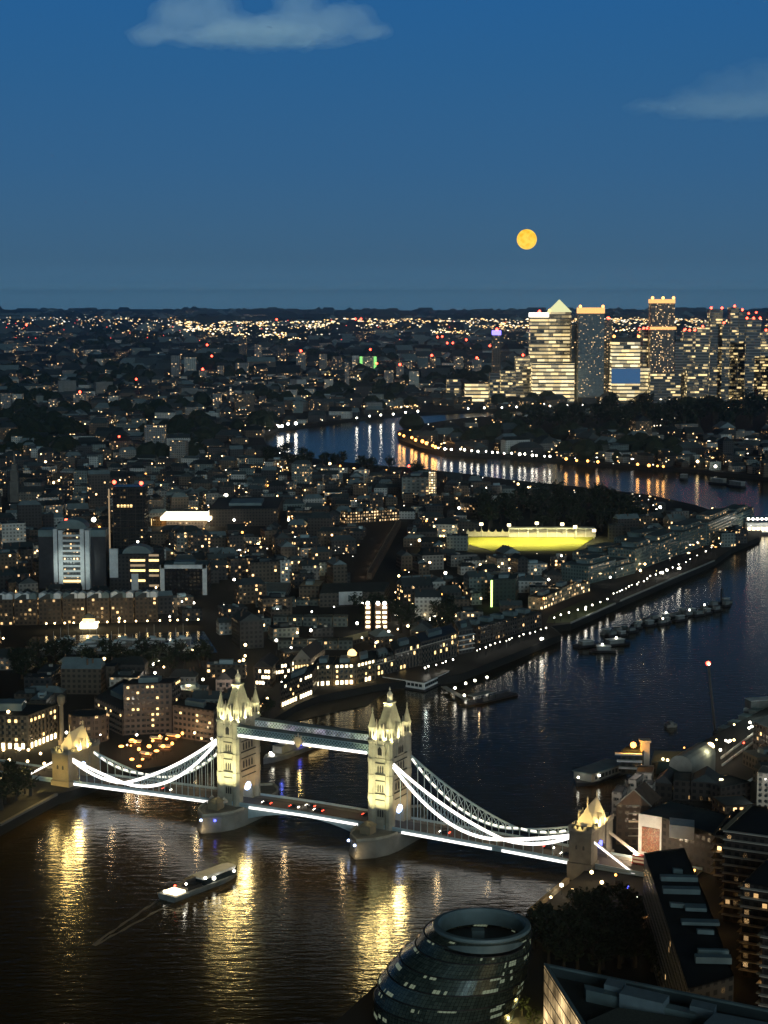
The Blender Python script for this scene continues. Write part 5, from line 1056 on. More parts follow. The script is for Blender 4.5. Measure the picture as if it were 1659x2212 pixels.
MB().box(L_*.2, L_*.40, -3.8, 3.8, 2.4, 3.6).build('low_cabin', 'dark', t); MB().box(L_*.24, L_*.38, -1, 1, 3.6, 6.2).build('wheelhouse', 'dark', t)
MB().box(L_*.04, L_*.17, -3.6, 3.0, 2.4, 3.3).build('lit_aft_deck', 'litwin2', t)
for x_, y_, z_, m_, r_ in ((.22, -2, 5, 'white_l', .5), (.44, -4, 5.4, 'white_l', .6), (.55, -4.5, 4.2, 'white_l', .8), (.84, -4.5, 4.0, 'white_l', .6), (.89, -2.5, 4.4, 'white_l', .6), (.97, 0, 3.2, 'white_l', .5), (.14, 1, 4.6, 'redlight', .4), (.03, 2.5, 3.2, 'white_l', .5)): inst('deck_lamp', HEADS[m_], t, (L_*x_, y_, z_), 0, r_)
q = t.matrix_world if False else t.location; d_ = Vector((math.cos(t.rotation_euler.z), math.sin(t.rotation_euler.z), 0)); n_ = Vector((d_.y, -d_.x, 0))
for u_, w_ in ((.1, 600), (.25, 200), (.6, 420), (.85, 420)): p = q+d_*L_*u_+n_*5.6; light('boat_light', p.x, p.y, 5.6, w_, WHT, .4)
# wake foam behind it
g = NG('wake_foam'); tcn = g.n('ShaderNodeTexCoord').outputs['Object']; g.l(g.mix(g.noise(.6, 4, tcn), (.03, .03, .03, 1), (.16, .16, .14, 1)), g.b.inputs['Base Color']); M['foam'] = g.m
wk_ = MB(); st = G(352, 1950, 0)
for sgn in (-1, 1):
    prev = None
    for k in range(14):
        t_ = k/13; c_ = G(352-150*t_, 1950+92*t_+1.0*math.sin(k*1.7), 0)+Vector((n_.x, n_.y, 0))*sgn*(3.5-3.0*t_); w2_ = .25+.6*abs(math.sin(k*1.3+sgn))
        cur = (c_+n_*w2_, c_-n_*w2_)
        if prev: wk_.add([(*prev[0][:2], .03), (*prev[1][:2], .03), (*cur[1][:2], .03), (*cur[0][:2], .03)], [(0, 1, 2, 3)])
        prev = cur
tag(wk_.build('wake_foam', 'foam'), kind='stuff')
t, L_ = boat('grey patrol ship with a blue light seen between the bridge towers', (700, 1601), (569, 1651), 11, 'greyhull', (.12, .45, 3), roofm='steel', cat='ship', name='patrol_ship', zt=3.2); LMK.append((630, 1628, 'grey patrol ship'))
MB().box(L_*.5, L_*.78, -3, 3, 3.2, 7).build('bridge_house', 'greyhull', t); MB().box(L_*.58, L_*.7, -2, 2, 7, 9.4).build('wheelhouse', 'white', t); MB().bar((L_*.6, 0, 9), (L_*.6, 0, 16), .4).build('mast', 'white', t)
MB().box(L_*.08, L_*.40, 5.55, 5.7, 2.0, 3.6).build('lit_side', 'litwin', t)
for x_, y_, z_, m_, r_ in ((.5, 3.4, 5, 'blue', 1.2), (.66, 1.5, 10, 'white_l', .8), (.86, -1, 4, 'white_l', .9), (.9, 2, 4, 'white_l', .8)): inst('deck_lamp', HEADS[m_], t, (L_*x_, y_, z_), 0, r_)
for px_, w_, c_ in (((610, 1634), 700, (.15, .2, 1)), ((580, 1645), 900, WHT), ((648, 1612), 2400, GOLD)): q = G(*px_, 6); light('ship_light', q.x, q.y-6, 9, w_, c_, .6)
t, L_ = boat('floating restaurant boat with a flat grey-green roof and arched window row', (1334, 1668), (1246, 1699), 13, 'hull', None, cat='restaurant boat', name='restaurant_boat', zt=2); LMK.append((1290, 1680, 'floating restaurant boat'))
MB().box(1, L_*.86, -5.5, 5.5, 2, 6).build('saloon', 'coping', t); MB().box(.5, L_*.88, -6, 6, 6, 6.5).build('flat_roof', 'teal', t)
for k in range(9): MB().box(2.5+k*3, 4.3+k*3, 5.45, 5.62, 2.9, 4.9).build('arched_window', 'dark', t)
for x_, y_ in ((L_*.02, 5), (L_*.7, 6), (L_*.97, 0)): inst('deck_lamp', HEADS['white_l'], t, (x_, y_, 4.5), 0, .6)
q = G(1300, 1690, 5); light('boat_light', q.x-4, q.y-8, 9, 900, WHT, .5)
# white pier pavilion + jetty
def pavilion(name, label, px, z0, h, ref=None, win=True):
    q = [G(*p, z0) for p in px]; q.append(q[0]+q[2]-q[1]); pts = ccw([(p.x, p.y) for p in q]); cx, cy = sum(p[0] for p in pts)/4, sum(p[1] for p in pts)/4; t = thing(name, label, 'pier', (cx, cy, 0)); loc = [(p[0]-cx, p[1]-cy) for p in pts]
    MB().prism([(p[0]*1.06, p[1]*1.06) for p in loc], -.5, z0).build('pontoon', 'hull', t); MB().prism(loc, z0, z0+h).build('wall', 'white', t); MB().prism([(p[0]*1.03, p[1]*1.03) for p in loc], z0+h, z0+h+.3).build('roof', 'dark', t)
    for a_, b_ in frontof(loc):
        L_ = math.hypot(b_[0]-a_[0], b_[1]-a_[1]); windows(t, a_, b_, z0+h*.3, 1, max(2, int(L_/3)), 3, 2.2, h*.4, 0, out=.12)
    if ref: LMK.append((px[0][0], px[0][1], ref))
    return t
pavilion('pier_pavilion', 'long low white pier pavilion floating by the north bank, left wing', [(826, 1476), (916, 1490), (970, 1464)], 1.2, 4.5, 'white pier pavilion')
pavilion('pier_pavilion', 'small upper white pier pavilion behind the long one', [(858, 1456), (884, 1463), (912, 1452)], 1.6, 3.6)
for x_, y_ in ((850, 1498), (920, 1500)): q = G(x_, y_, 4); light('pier_light', q.x, q.y-3, 8, 500, (.85, 1, .95), .5)
a_, b_ = G(958, 1484, 2), G(1010, 1512, 2); t = thing('jetty', 'pale jetty walkway reaching to a floating landing stage', 'jetty', (a_.x, a_.y, 0)); d_ = b_-a_; MB().bar((0, 0, 2.2), (d_.x, d_.y, 2.0), 3.5, .5).build('walkway', 'coping', t)
for k in range(5): MB().bar((d_.x*k/4, d_.y*k/4, -1), (d_.x*k/4, d_.y*k/4, 2), .4).build('pile', 'dark', t)
t, L_ = boat('dark landing stage with a lit flat canopy at the end of the jetty', (1108, 1500), (1008, 1524), 9, 'hull', None, cat='landing stage', name='landing_stage', zt=1.2); MB().box(L_*.45, L_*.9, -3, 3, 5, 5.4).build('canopy', 'coping', t)
for x_ in (.46, .6, .75, .89):
    for y_ in (-2.8, 2.8): MB().bar((L_*x_, y_, 1.2), (L_*x_, y_, 5), .3).build('post', 'dark', t)
q = G(1035, 1510, 5); light('stage_light', q.x, q.y, 4.6, 700, WRM, .4)
lantern_row([(1006, 1476), (1026, 1470), (1052, 1463), (983, 1486), (1003, 1502)], 'jetty_lamp', lambda i, n: 'white lamp at the landing stage and jetty, %s from the left' % ORD[[2, 3, 4, 0, 1][i]], 5, .8, 'white_l', 260, 1.0, group='jetty lamps')
# moored barges
for i, (a_, b_, lb) in enumerate((((1300, 1396), (1362, 1390), 'broad barge with a white hooped deck, right one of the near trio'), ((1244, 1399), (1292, 1394), 'dark barge with a low cabin, left one of the near trio'), ((1330, 1408), (1272, 1408), 'grey barge with a lit cabin, front one of the near trio'))):
    boat(lb, a_, b_, 9, 'hull', (.2, .7, 2.6), 'white', 'near trio of moored barges', lamp='white_l' if i != 1 else None)
LMK.append((1305, 1398, 'near trio of barges'))
for i in range(26):
    u = i/25; row = i % 2; x_ = 1300+262*u+R.uniform(-4, 4); y_ = 1371-66*u+row*9+R.uniform(-3, 3); l_ = R.uniform(16, 30)
    boat('%s boat in the %s row of the midstream moorings, %s from the left' % (['white-roofed', 'dark'][i % 3 == 0], ['upper', 'lower'][row], ORD[i//2]), (x_, y_), (x_+l_, y_-l_*.16), 5, 'hull' if i % 4 else 'greyhull', (.2, .65, R.uniform(1.6, 2.8)), ['white', 'teal', 'hull'][i % 3], 'boats on the midstream moorings', lamp='white_l' if i in (11, 12, 17, 20) else None)
for x_, m_ in ((1480, 0), (1558, 1), (1562, 1)):
    q = G(x_, 1308-(x_ < 1500)*-22, 0); t = thing('mooring_mast', 'thin dark %s beside the moored boats' % ['mast', 'funnel stack', 'forked mast'][{1480: 0, 1558: 1, 1562: 2}[x_]], 'mast', (q.x, q.y, 0)); MB().cyl(0, 0, [(.9 if x_ == 1558 else .3, 0), (.8 if x_ == 1558 else .15, 14)], 6).build('mast', 'dark', t)
    if x_ == 1562: MB().bar((0, 0, 8), (4, 0, 16), .3).build('fork', 'dark', t)
for i, (a_, b_) in enumerate((((1536, 1044), (1572, 1048)), ((1576, 1050), (1612, 1055)), ((1470, 1036), (1486, 1037)))):
    boat(['far ferry with two white cabins in the upper river bend', 'long low barge behind the far ferry', 'small boat near the far bank lamps'][i], a_, b_, 11, 'hull', (.1, .8, 5), 'white', zt=2.5)
boat('small low grey boat alone off the southern wharf', (1438, 1570), (1463, 1569), 6, 'greyhull', (.3, .6, 1), 'greyhull')
boat('white river bus moored at the right edge pier', (1700, 1530), (1606, 1536), 12, 'white', (.1, .9, 5), 'white', lamp=None, cat='passenger boat'); q = G(1640, 1545, 5); light('boat_light', q.x, q.y-12, 12, 9000, (.8, 1, .9), .6)
for i in range(5):
    boat('dark flat barge of the pontoon line below the white river bus, %s from the left' % ORD[i], (1552+i*22, 1590-i*13), (1590+i*22, 1574-i*13), 8, 'hull', (.2, .5, 2), 'teal', 'dark pontoon barges')
a_ = G(1545, 1582, 0); tp_ = A(1530, 1433, a_.y); t = thing('river_mast', 'very tall slim dark mast with a single red light at the right', 'mast', (a_.x, a_.y, 0)); MB().bar((0, 0, 0), (tp_.x-a_.x, 0, tp_.z), 1.3).build('mast', 'dark', t); inst('beacon', HEADS['redlight'], t, (tp_.x-a_.x, 0, tp_.z), 0, 1.3); inst('beacon_core', HEADS['white_l'], t, (tp_.x-a_.x+.2, -1.0, tp_.z-.2), 0, .6)
for z_ in range(6, int(tp_.z), 7): MB().bar((-1+(tp_.x-a_.x)*z_/tp_.z, 0, z_), (1+(tp_.x-a_.x)*z_/tp_.z, 0, z_), .25).build('stay', 'dark', t)
# marina boats in the basin
for i in range(22):
    x_ = 86+i*15.5; boat('%s cabin boat moored in the basin, %s from the left' % (['white', 'bluish'][i % 2], (ORD+['twenty-first', 'twenty-second'])[i]), (x_, 1404-(i % 4)*7), (x_+R.uniform(10, 16), 1403-(i % 4)*7), 4, 'white', (.2, .7, 1.6), 'white' if i % 2 else 'teal', 'boats in the basin', z0=5) if False else None
    q = G(x_, 1405-(i % 4)*8, 5.1); t = thing('basin_boat', '%s cabin boat moored in the basin, %s from the left' % (['white', 'bluish'][i % 2], (ORD+['twenty-first', 'twenty-second'])[i]), 'boat', (q.x, q.y, 5.1), R.uniform(-.3, .3), 'boats in the basin')
    hull(MB(), R.uniform(9, 15), 3.6, 1.2, z0=-.05).build('hull', 'white', t); MB().box(2, 6, -1.2, 1.2, 1.2, 2.6).build('cabin', 'steel', t); MB().bar((5, 0, 1.2), (5, 0, 11), .15).build('mast', 'white', t)
# bright bridge-foot pier at the right edge
p = G(1612, 1150, 3); t = thing('floating_bar', 'brilliantly lit white pier building at the right edge', 'pier building', (p.x, p.y, 0)); MB().box(0, 40, 0, 16, -.5, 2.5).build('pontoon', 'hull', t); MB().box(1, 40, 2, 14, 2.5, 12).build('wall', 'white', t); MB().box(1, 40, 1, 15, 16, 16.6).build('canopy', 'white', t)
for k in range(8): MB().box(2+k*4.6, 5+k*4.6, 1.6, 2, 4, 8).build('lit_window', 'litwin2', t); inst('deck_lamp', HEADS['white_l'], t, (2+k*4.6, 0, 17), 0, 1.3)
for k in range(3): light('bar_light', p.x+5+k*12, p.y-6, 12, 1100, WHT, .8)
LMK.append((1640, 1140, 'brilliant white pier building'))
# vehicles on the bridge
def vehicle(s, o_, kind, label, rev=False):
    p = BW(s, o_, zdeck(s)+.04); t = thing('parked_car' if kind == 'car' else 'bus', label, 'car' if kind == 'car' else 'bus', p, BRZ+(math.pi if rev else 0))
    L_, W_, h1, h2 = (4.4, 1.8, .85, 1.5) if kind == 'car' else (11, 2.5, 1.0, 4.3)
    if kind == 'car':
        MB().loft([[(x, y*W_/2, z) for x, y in ((-L_/2, -1), (L_/2, -1), (L_/2, 1), (-L_/2, 1))] for z in (.35, h1)]).build('body', 'dark', t); MB().loft([[(-1.5, -.85, h1), (1.0, -.85, h1), (1.0, .85, h1), (-1.5, .85, h1)], [(-1.1, -.7, h2), (.4, -.7, h2), (.4, .7, h2), (-1.1, .7, h2)]]).build('cabin', 'glass', t)
    else: MB().box(-L_/2, L_/2, -W_/2, W_/2, .4, h2).build('body', 'red', t); MB().box(-L_/2+.3, L_/2-.3, -W_/2-.05, W_/2+.05, 2.7, 3.6).build('window_band', 'dimwin', t); MB().box(-L_/2+.3, L_/2-.3, -W_/2-.05, W_/2+.05, 1.2, 2.0).build('window_band', 'dimwin', t)
    for x_ in (-L_*.32, L_*.32):
        for y_ in (-W_/2, W_/2): MB().loft([[(x_+.34*math.cos(a*math.pi/5), y_+dy, .36+.34*math.sin(a*math.pi/5)) for a in range(10)] for dy in (-.12, .12)]).build('wheel', 'dark', t)
    for y_ in (-.6, .6): inst('headlight', HEADS['white_l'], t, (L_/2+.1, y_, .75), 0, .28); inst('tail_light', HEADS['redlight'], t, (-L_/2-.05, y_, .8), 0, .22)
for i, (s, o_, kd, rv, lb) in enumerate(((17, 2.4, 'car', 1, 'dark car on the bridge just right of the left tower arch'), (32, 2.4, 'car', 0, 'first dark car of the pair at the middle of the bridge'), (38, -2.2, 'car', 1, 'second dark car of the pair at the middle of the bridge'), (45, 2.3, 'car', 1, 'dark car with red lights right of the bridge middle'), (68, -2.4, 'car', 0, 'dark car stopped at the right bridge tower'), (110, 2.3, 'car', 1, 'dark car on the right side span near the tower'), (158, -2.3, 'car', 0, 'dark car on the right side span near the gatehouse'), (168, 2.3, 'car', 1, 'dark car leaving through the southern gatehouse'), (-40, 2.3, 'car', 0, 'dark car on the left side span'), (202, -3.2, 'bus', 0, 'red double deck bus on the southern bridge approach'))):
    vehicle(s, o_, kd, lb, bool(rv)); 
    if kd == 'car' and i < 7: p = BW(s+(3.4 if not rv else -3.4), o_, 10); light('headlight_glow', p.x, p.y, p.z+.6, 60, WHT, .2)

# ------------------------------------------------------------------ far towers on the bend (front foot row, roof row, left and right in picture pixels)
def floorlit(name, cw, chh):
    g = NG(name); uv = g.n('ShaderNodeUVMap'); s = g.n('ShaderNodeSeparateXYZ'); g.l(uv.outputs[0], s.inputs[0])
    col = g.n('ShaderNodeVertexColor', layer_name='Col').outputs[0]; pr = g.n('ShaderNodeVertexColor', layer_name='Prm'); ps = g.n('ShaderNodeSeparateColor'); g.l(pr.outputs[0], ps.inputs[0])
    iy = g.math('FLOOR', g.math('DIVIDE', s.outputs[1], chh)); fy = g.math('FRACT', g.math('DIVIDE', s.outputs[1], chh))
    ix = g.math('FLOOR', g.math('ADD', g.math('DIVIDE', s.outputs[0], cw), g.math('MULTIPLY', g.math('SINE', g.math('MULTIPLY', iy, 7.7)), 3.0)))
    cmb = g.n('ShaderNodeCombineXYZ'); g.l(g.math('ADD', ix, g.math('MULTIPLY', ps.outputs[0], 517.)), cmb.inputs[0]); g.l(iy, cmb.inputs[1])
    w = g.n('ShaderNodeTexWhiteNoise'); g.l(cmb.outputs[0], w.inputs['Vector']); wc = g.n('ShaderNodeSeparateColor'); g.l(w.outputs['Color'], wc.inputs[0])
    m = g.math('GREATER_THAN', fy, .38); e = g.math('MULTIPLY', g.math('MULTIPLY', m, g.math('LESS_THAN', w.outputs['Value'], ps.outputs[1])), g.math('MULTIPLY', ps.outputs[2], g.math('MULTIPLY_ADD', wc.outputs[1], 1.6, .4)))
    g.l(g.mix(wc.outputs[0], (1, .72, .30, 1), (1, .86, .52, 1)), g.b.inputs['Emission Color']); g.l(e, g.b.inputs['Emission Strength'])
    g.l(g.mix(m, col, (.02, .025, .03, 1)), g.b.inputs['Base Color']); g.b.inputs['Roughness'].default_value = .4; g.m.cycles.emission_sampling = 'NONE'; return g.m
M['floorlit'] = floorlit('office_floors', 17, 8.5); M['floorlit_far'] = floorlit('tall_office_floors', 10, 6.5)
def ftower(label, x0, x1, vt, vb=862, col=(.06, .07, .08), lit=.2, bri=.8, fm='facade_wide', crown=None, beacons=0, taper=0, dp=40, name='office_tower', ref=None, cat='tower', group=None, rcol=(.05, .06, .07), bm='redlight', br=3.2):
    p = G(x0, vb); k = math.hypot(p.y, H)/F; w = (x1-x0)*k; h = A(x0, vt, p.y).z-5; t = thing(name, label, cat, (p.x, p.y, 5), 0, group)
    f = FM(); pts = [(0, 0), (w, 0), (w, dp), (0, dp)]; f.walls(pts, 0, h, tuple(min(.7, q*2.2) for q in col) if group is None else col, (R.random(), lit, bri)); f.build('wall', fm, t); f = FM(); f.flat(pts, h, rcol); f.build('roof', 'roof', t)
    if crown: 
        m_, c0, c1 = crown; MB().box(-.6, w+.6, -.6, dp, h+c0, h+c1).build('crown_band', m_, t)
    bs = {0: [], 1: [.5], 2: [.06, .94], 3: [.06, .5, .94]}[beacons]
    for b_ in bs: inst('beacon', HEADS[bm], t, (w*b_, 2, h+(max(0, crown[2]) if crown else 0)+3), 0, br*k)
    mark(pts and [(p.x+a_, p.y+b_) for a_, b_ in ((0, 0), (w, 0), (w, dp), (0, dp))])
    if ref: LMK.append(((x0+x1)/2, (vt+vb)/2, ref))
    return t, w, h, k
M['crown_gold'] = glow('gold_crown_light', (1, .50, .16), 1.5); M['crown_white'] = glow('white_crown_light', (1, .95, .85), 3.0); M['blue_glass'] = surf('blue_sign_glass', (.03, .13, .34), .4)
M['crown_yellow'] = glow('pyramid_light', (.95, .95, .50), .95); M['blue_panel'] = glow('blue_lit_facade', (.06, .20, .45), .45); M['lime_soft'] = glow('soft_green_edge', (.35, 1, .25), 1.1); M['violet'] = glow('violet_roof_light', (.25, .2, 1), 3)
ftower('yellow-lit office tower with a white glowing top left of the pyramid tower', 1144, 1183, 684, col=(.08, .08, .07), lit=.8, bri=.8, fm='floorlit', crown=('crown_white', -1, 9), beacons=1, ref='white-topped tower')
t, w, h, k = ftower('tallest tower with a glowing pale yellow pyramid roof under the moon side', 1184, 1232, 674, col=(.09, .09, .08), lit=.62, bri=.9, fm='floorlit', dp=52, ref='pyramid-roofed tower')
MB().loft([[(-1, -1, h), (w+1, -1, h), (w+1, 50, h), (-1, 50, h)], [(w/2-.5, 24, h+29), (w/2+.5, 24, h+29), (w/2+.5, 26, h+29), (w/2-.5, 26, h+29)]]).build('pyramid_roof', 'crown_yellow', t)
inst('beacon', HEADS['orange'], t, (1, 1, h+4), 0, 3)
ftower('dark narrow office slab between the pyramid tower and the gold-crowned tower', 1233, 1247, 700, vb=866, col=(.04, .05, .055), lit=.1, bri=.6)
ftower('broad blue-grey tower with a gold glowing crown and speckled windows', 1248, 1303, 679, vb=868, col=(.11, .14, .155), lit=.10, bri=.45, fm='facade', crown=('crown_gold', 2, 15), beacons=2, bm='orange', ref='gold-crowned tower')
ftower('dark slim tower with scattered lights right of the gold-crowned tower', 1303, 1321, 690, vb=864, col=(.05, .055, .06), lit=.22, bri=.8, beacons=1)
t, w, h, k = ftower('bright yellow office block with a blue panel across its lower half', 1321, 1381, 738, vb=868, col=(.08, .08, .07), lit=.93, bri=1.0, fm='floorlit', crown=('dark', 0, 9), beacons=2, bm='orange', ref='blue-panelled office block')
hb = lambda v, y: A(1321, v, y).z-5
MB().box(-1, w+1, -1.2, -.4, hb(829, t.location.y), hb(796, t.location.y)).build('blue_panel', 'blue_panel', t)
ftower('low yellow-lit office beside the blue-panelled block', 1382, 1403, 794, vb=868, lit=.85, bri=.9, fm='floorlit')
ftower('tall tower with an orange glowing crown and a lit ledge below it', 1403, 1454, 655, vb=868, col=(.10, .09, .085), lit=.20, bri=.7, fm='facade', crown=('crown_gold', 0, 9), beacons=3, bm='orange', ref='orange-crowned tall tower')
t = [o for o in bpy.data.objects if o.get('label', '').startswith('tall tower with an orange')][0]
MB().box(-2, 58, -1.6, -.2, hb(712, t.location.y), hb(706, t.location.y)).build('lit_ledge', 'crown_gold', t)
for a in ((1387, 1403, 712, 'slim dark tower with red lights left of the orange-crowned tower', .15, 3), (1456, 1474, 738, 'dark plain tower right of the orange-crowned tower', .04, 0), (1474, 1500, 716, 'speckled flats tower with a red-lit top, left of the red-topped cluster', .16, 3),
          (1500, 1530, 708, 'speckled flats tower just left of the red-topped slim tower', .22, 1), (1531, 1557, 668, 'slim tower topped by two big red lights', .14, 2), (1548, 1573, 700, 'grey tower half hidden behind the slim red-topped tower', .16, 1), (1574, 1591, 664, 'very tall slim grey tower at the right', .12, 1),
          (1592, 1607, 672, 'tall dark tower joined to the slim grey one', .10, 1), (1608, 1640, 690, 'dark tower under a cluster of red lights at the far right', .10, 3), (1641, 1662, 716, 'grey tower cut by the right edge', .15, 1), (1575, 1606, 740, 'lower grey slab with vertical light strips at the right', .18, 0),
          (1484, 1530, 800, 'wide pale low block in front of the red-topped cluster', .3, 0), (1404, 1470, 806, 'sloping pale block at the foot of the orange-crowned tower', .28, 0), (1114, 1144, 770, 'dim office slab left of the white-topped tower', .3, 1), (1082, 1114, 800, 'pale low office with lit floors left of the tower cluster', .35, 0),
          (1058, 1079, 806, 'grey plain tower left of the tower cluster', .06, 0), (1005, 1055, 829, 'warm lit stepped block on the far bank', .7, 0), (965, 995, 819, 'grey block left of the warm stepped block', .1, 0), (1150, 1240, 785, 'broad yellow-lit podium offices at the foot of the pyramid tower', .8, 0), (1628, 1659, 770, 'grey block with a lit base at the far right', .25, 0)):
    ftower(a[3], a[0], a[1], a[2], vb=866 if a[2] < 780 else 870, col=R.choice([(.08, .085, .09), (.10, .10, .10), (.06, .065, .07)]), lit=min(.95, a[4]*1.25), bri=1.0, fm='floorlit' if a[4] > .5 else 'floorlit_far', beacons=a[5], br=2.6)
t, w, h, k = ftower('distant tower with a violet-blue lit top left of the tower cluster', 1064, 1081, 722, vb=850, lit=.12, bri=.6, crown=('violet', -2, 9), beacons=1, ref='violet-topped tower')
t, w, h, k = ftower('distant block with two bright green lit edges', 777, 814, 770, vb=806, col=(.14, .18, .16), lit=.25, bri=.7, ref='green-edged far block')
for u_ in (0, .82): MB().box(w*u_, w*(u_+.16), -1.5, 0, 2, h).build('green_edge', 'lime_soft', t)
ftower('pale green tinted block beside the green-edged block', 761, 775, 768, vb=804, col=(.3, .42, .34), lit=.1, bri=.6)
# pale tower blocks scattered over the middle distance
TB = [(28, 48, 851, 893, 'pale'), (2, 25, 850, 892, 'grey'), (159, 187, 850, 890, 'grey', 1), (313, 357, 918, 988, 'grey', 0, 1), (265, 308, 944, 976, 'dark'), (94, 203, 942, 966, 'pale'), (25, 55, 943, 976, 'pale'), (352, 369, 873, 887, 'pale'),
      (618, 641, 842, 872, 'pale'), (658, 679, 840, 868, 'pale'), (745, 754, 782, 844, 'grey'), (516, 532, 730, 780, 'dark'), (370, 390, 768, 816, 'grey'), (398, 423, 772, 818, 'pale'), (509, 536, 784, 816, 'grey'), (550, 566, 745, 790, 'grey'), (600, 617, 752, 800, 'dark'), (640, 660, 760, 806, 'grey', 1),
      (690, 706, 765, 808, 'grey'), (716, 738, 770, 815, 'dark'), (830, 850, 800, 840, 'grey'), (856, 872, 790, 836, 'grey', 1), (884, 905, 802, 845, 'pale'), (925, 940, 770, 815, 'dark', 1), (980, 1000, 770, 812, 'grey'), (1020, 1040, 775, 815, 'grey', 1), (205, 222, 775, 800, 'pale'), (430, 446, 800, 835, 'grey', 1), (470, 482, 790, 826, 'grey'),
      (205, 235, 900, 925, 'dark'), (460, 478, 850, 885, 'grey'), (400, 425, 880, 905, 'grey'), (235, 256, 855, 880, 'pale'), (105, 122, 862, 885, 'grey'), (560, 574, 856, 884, 'dark', 0)]
ccol = {'pale': (.50, .55, .52), 'grey': (.28, .30, .30), 'dark': (.10, .11, .12)}
cand = []
for i, a in enumerate(TB):
    t, w, h, k = ftower('x', a[0], a[1], a[2], vb=a[3], col=ccol[a[4]], lit=.14 if a[4] != 'pale' else .08, bri=.9, fm='facade_wide' if a[3] < 830 else 'facade', beacons=(a[5] if len(a) > 5 else 0), name='tower_block', cat='tower block', group='scattered tower blocks', dp=18+6*(i % 3), rcol=(.06, .07, .07), br=2.8)
    cand.append((t, (a[0]+a[1])/2, (a[2]+a[3])/2, '%s tower block%s' % (a[4], ' with red light' if len(a) > 5 and a[5] else '')))
# lit green-white spire building and slim lit church tower
t, w, h, k = ftower('slim green-white floodlit church tower among the dark roofs', 496, 500, 836, vb=862, col=(.5, .6, .45), lit=.5, bri=.8, name='church_tower', ref='green-white church tower', dp=5)

# ------------------------------------------------------------------ generic streets: the largest as things, the rest as one mass
def pip(x, y, poly):
    c = False; n = len(poly); j = n-1
    for i in range(n):
        xi, yi, xj, yj = poly[i][0], poly[i][1], poly[j][0], poly[j][1]
        if (yi > y) != (yj > y) and x < (xj-xi)*(y-yi)/(yj-yi)+xi: c = not c
        j = i
    return c
NP, SPL, PP = [(p.x, p.y) for p in npts], [(p.x, p.y) for p in spts], [(p.x, p.y) for p in ppts]
OPEN = [[G(*p) for p in q] for q in (
    [(1030, 1158), (1046, 1112), (1250, 1084), (1345, 1104), (1400, 1135), (1300, 1172)], [(990, 1195), (1010, 1155), (1300, 1150), (1285, 1195)],
    [(560, 1004), (570, 948), (700, 973), (880, 992), (990, 1004), (880, 1008)], [(1130, 940), (1150, 905), (1680, 884), (1680, 935), (1300, 945)], [(0, 1440), (40, 1366), (470, 1362), (480, 1420), (330, 1430), (250, 1450)],
    [(1180, 1350), (1330, 1306), (1560, 1210), (1540, 1196), (1250, 1296), (1170, 1335)], [(985, 1460), (1215, 1372), (1180, 1362), (1030, 1400)], [(740, 1260), (800, 1130), (880, 1130), (860, 1262)], [(600, 905), (1000, 888), (1000, 880), (600, 896)], [(815, 1480), (985, 1458), (985, 1440), (815, 1462)])]
GRID = {}
for a, b, c in FOOT: GRID.setdefault((int(a//40), int(b//40)), []).append((a, b, c))
def free(x, y, r):
    gx, gy = int(x//40), int(y//40)
    for i in (-1, 0, 1):
        for j in (-1, 0, 1):
            for a, b, c in GRID.get((gx+i, gy+j), ()):
                if (x-a)**2+(y-b)**2 < (r+c)**2: return False
    return True
def land(x, y, m=8):
    if y > 5200: return True
    for poly in (NP, PP, SPL):
        if all(pip(x+dx, y+dy, poly) for dx, dy in ((m, 0), (-m, 0), (0, m*1.5), (0, -m*1.5))): return not any(pip(x, y, o) for o in OPEN)
    return False
def vis(x, y, z=10):
    u, v = PJ(x, y, z); return -350 < u < 2050 and v < 2230
VIEW = [(240, 405, 1578, 1668), (0, 130, 1625, 1785), (0, 130, 1490, 1640), (120, 240, 1500, 1615), (1000, 1290, 1150, 1193), (322, 456, 1098, 1142), (100, 205, 1112, 1272), (236, 345, 1166, 1268), (346, 448, 1205, 1278), (1056, 1116, 1246, 1308), (0, 345, 1285, 1362), (0, 460, 1330, 1375), (60, 470, 1350, 1408), (640, 845, 1262, 1310),
        (786, 834, 1306, 1364), (793, 866, 1132, 1252), (864, 948, 1016, 1092), (14, 66, 1020, 1090), (230, 316, 1036, 1182), (1165, 1280, 1255, 1322), (1270, 1480, 1165, 1265), (1470, 1640, 1120, 1200), (460, 610, 1040, 1140),
        (550, 760, 1330, 1404), (745, 870, 1100, 1134), (620, 830, 1405, 1500), (200, 480, 1470, 1600), (835, 975, 1325, 1350), (464, 504, 1460, 1496), (985, 1180, 1350, 1412), (310, 360, 915, 990), (155, 190, 848, 890), (24, 50, 850, 893), (790, 1000, 1360, 1440)]
BARE = [(0, 480, 1345, 1412), (235, 410, 1576, 1672), (0, 132, 1622, 1790), (120, 245, 1560, 1620)]
def hides(it):
    x, y, w, d, a, h = it[:6]; bu, bv = PJ(x, y, 5)
    if any(a_ < bu < b and c_ < bv < d_ for a_, b, c_, d_ in BARE): return True
    hw = (w+d)*.42; q = [PJ(x+sx_, y, 5+z) for sx_ in (-hw, hw) for z in (0, h)]; u0, u1, v0, v1 = min(p[0] for p in q), max(p[0] for p in q), min(p[1] for p in q), max(p[1] for p in q)
    if y < 2600 and any(u0 < b-2 and u1 > a_+2 and v0 < d_-3 and v1 > c_+4 and v1 > d_-4 for a_, b, c_, d_ in VIEW): return True
    if y < 3600:
      for uu in (u0, (u0+u1)/2, u1):
        p = G(uu, v0-5, 5)
        if p.y < 4300 and not (pip(p.x, p.y, NP) or pip(p.x, p.y, PP) or pip(p.x, p.y, SPL)): return True
    return False
items = []
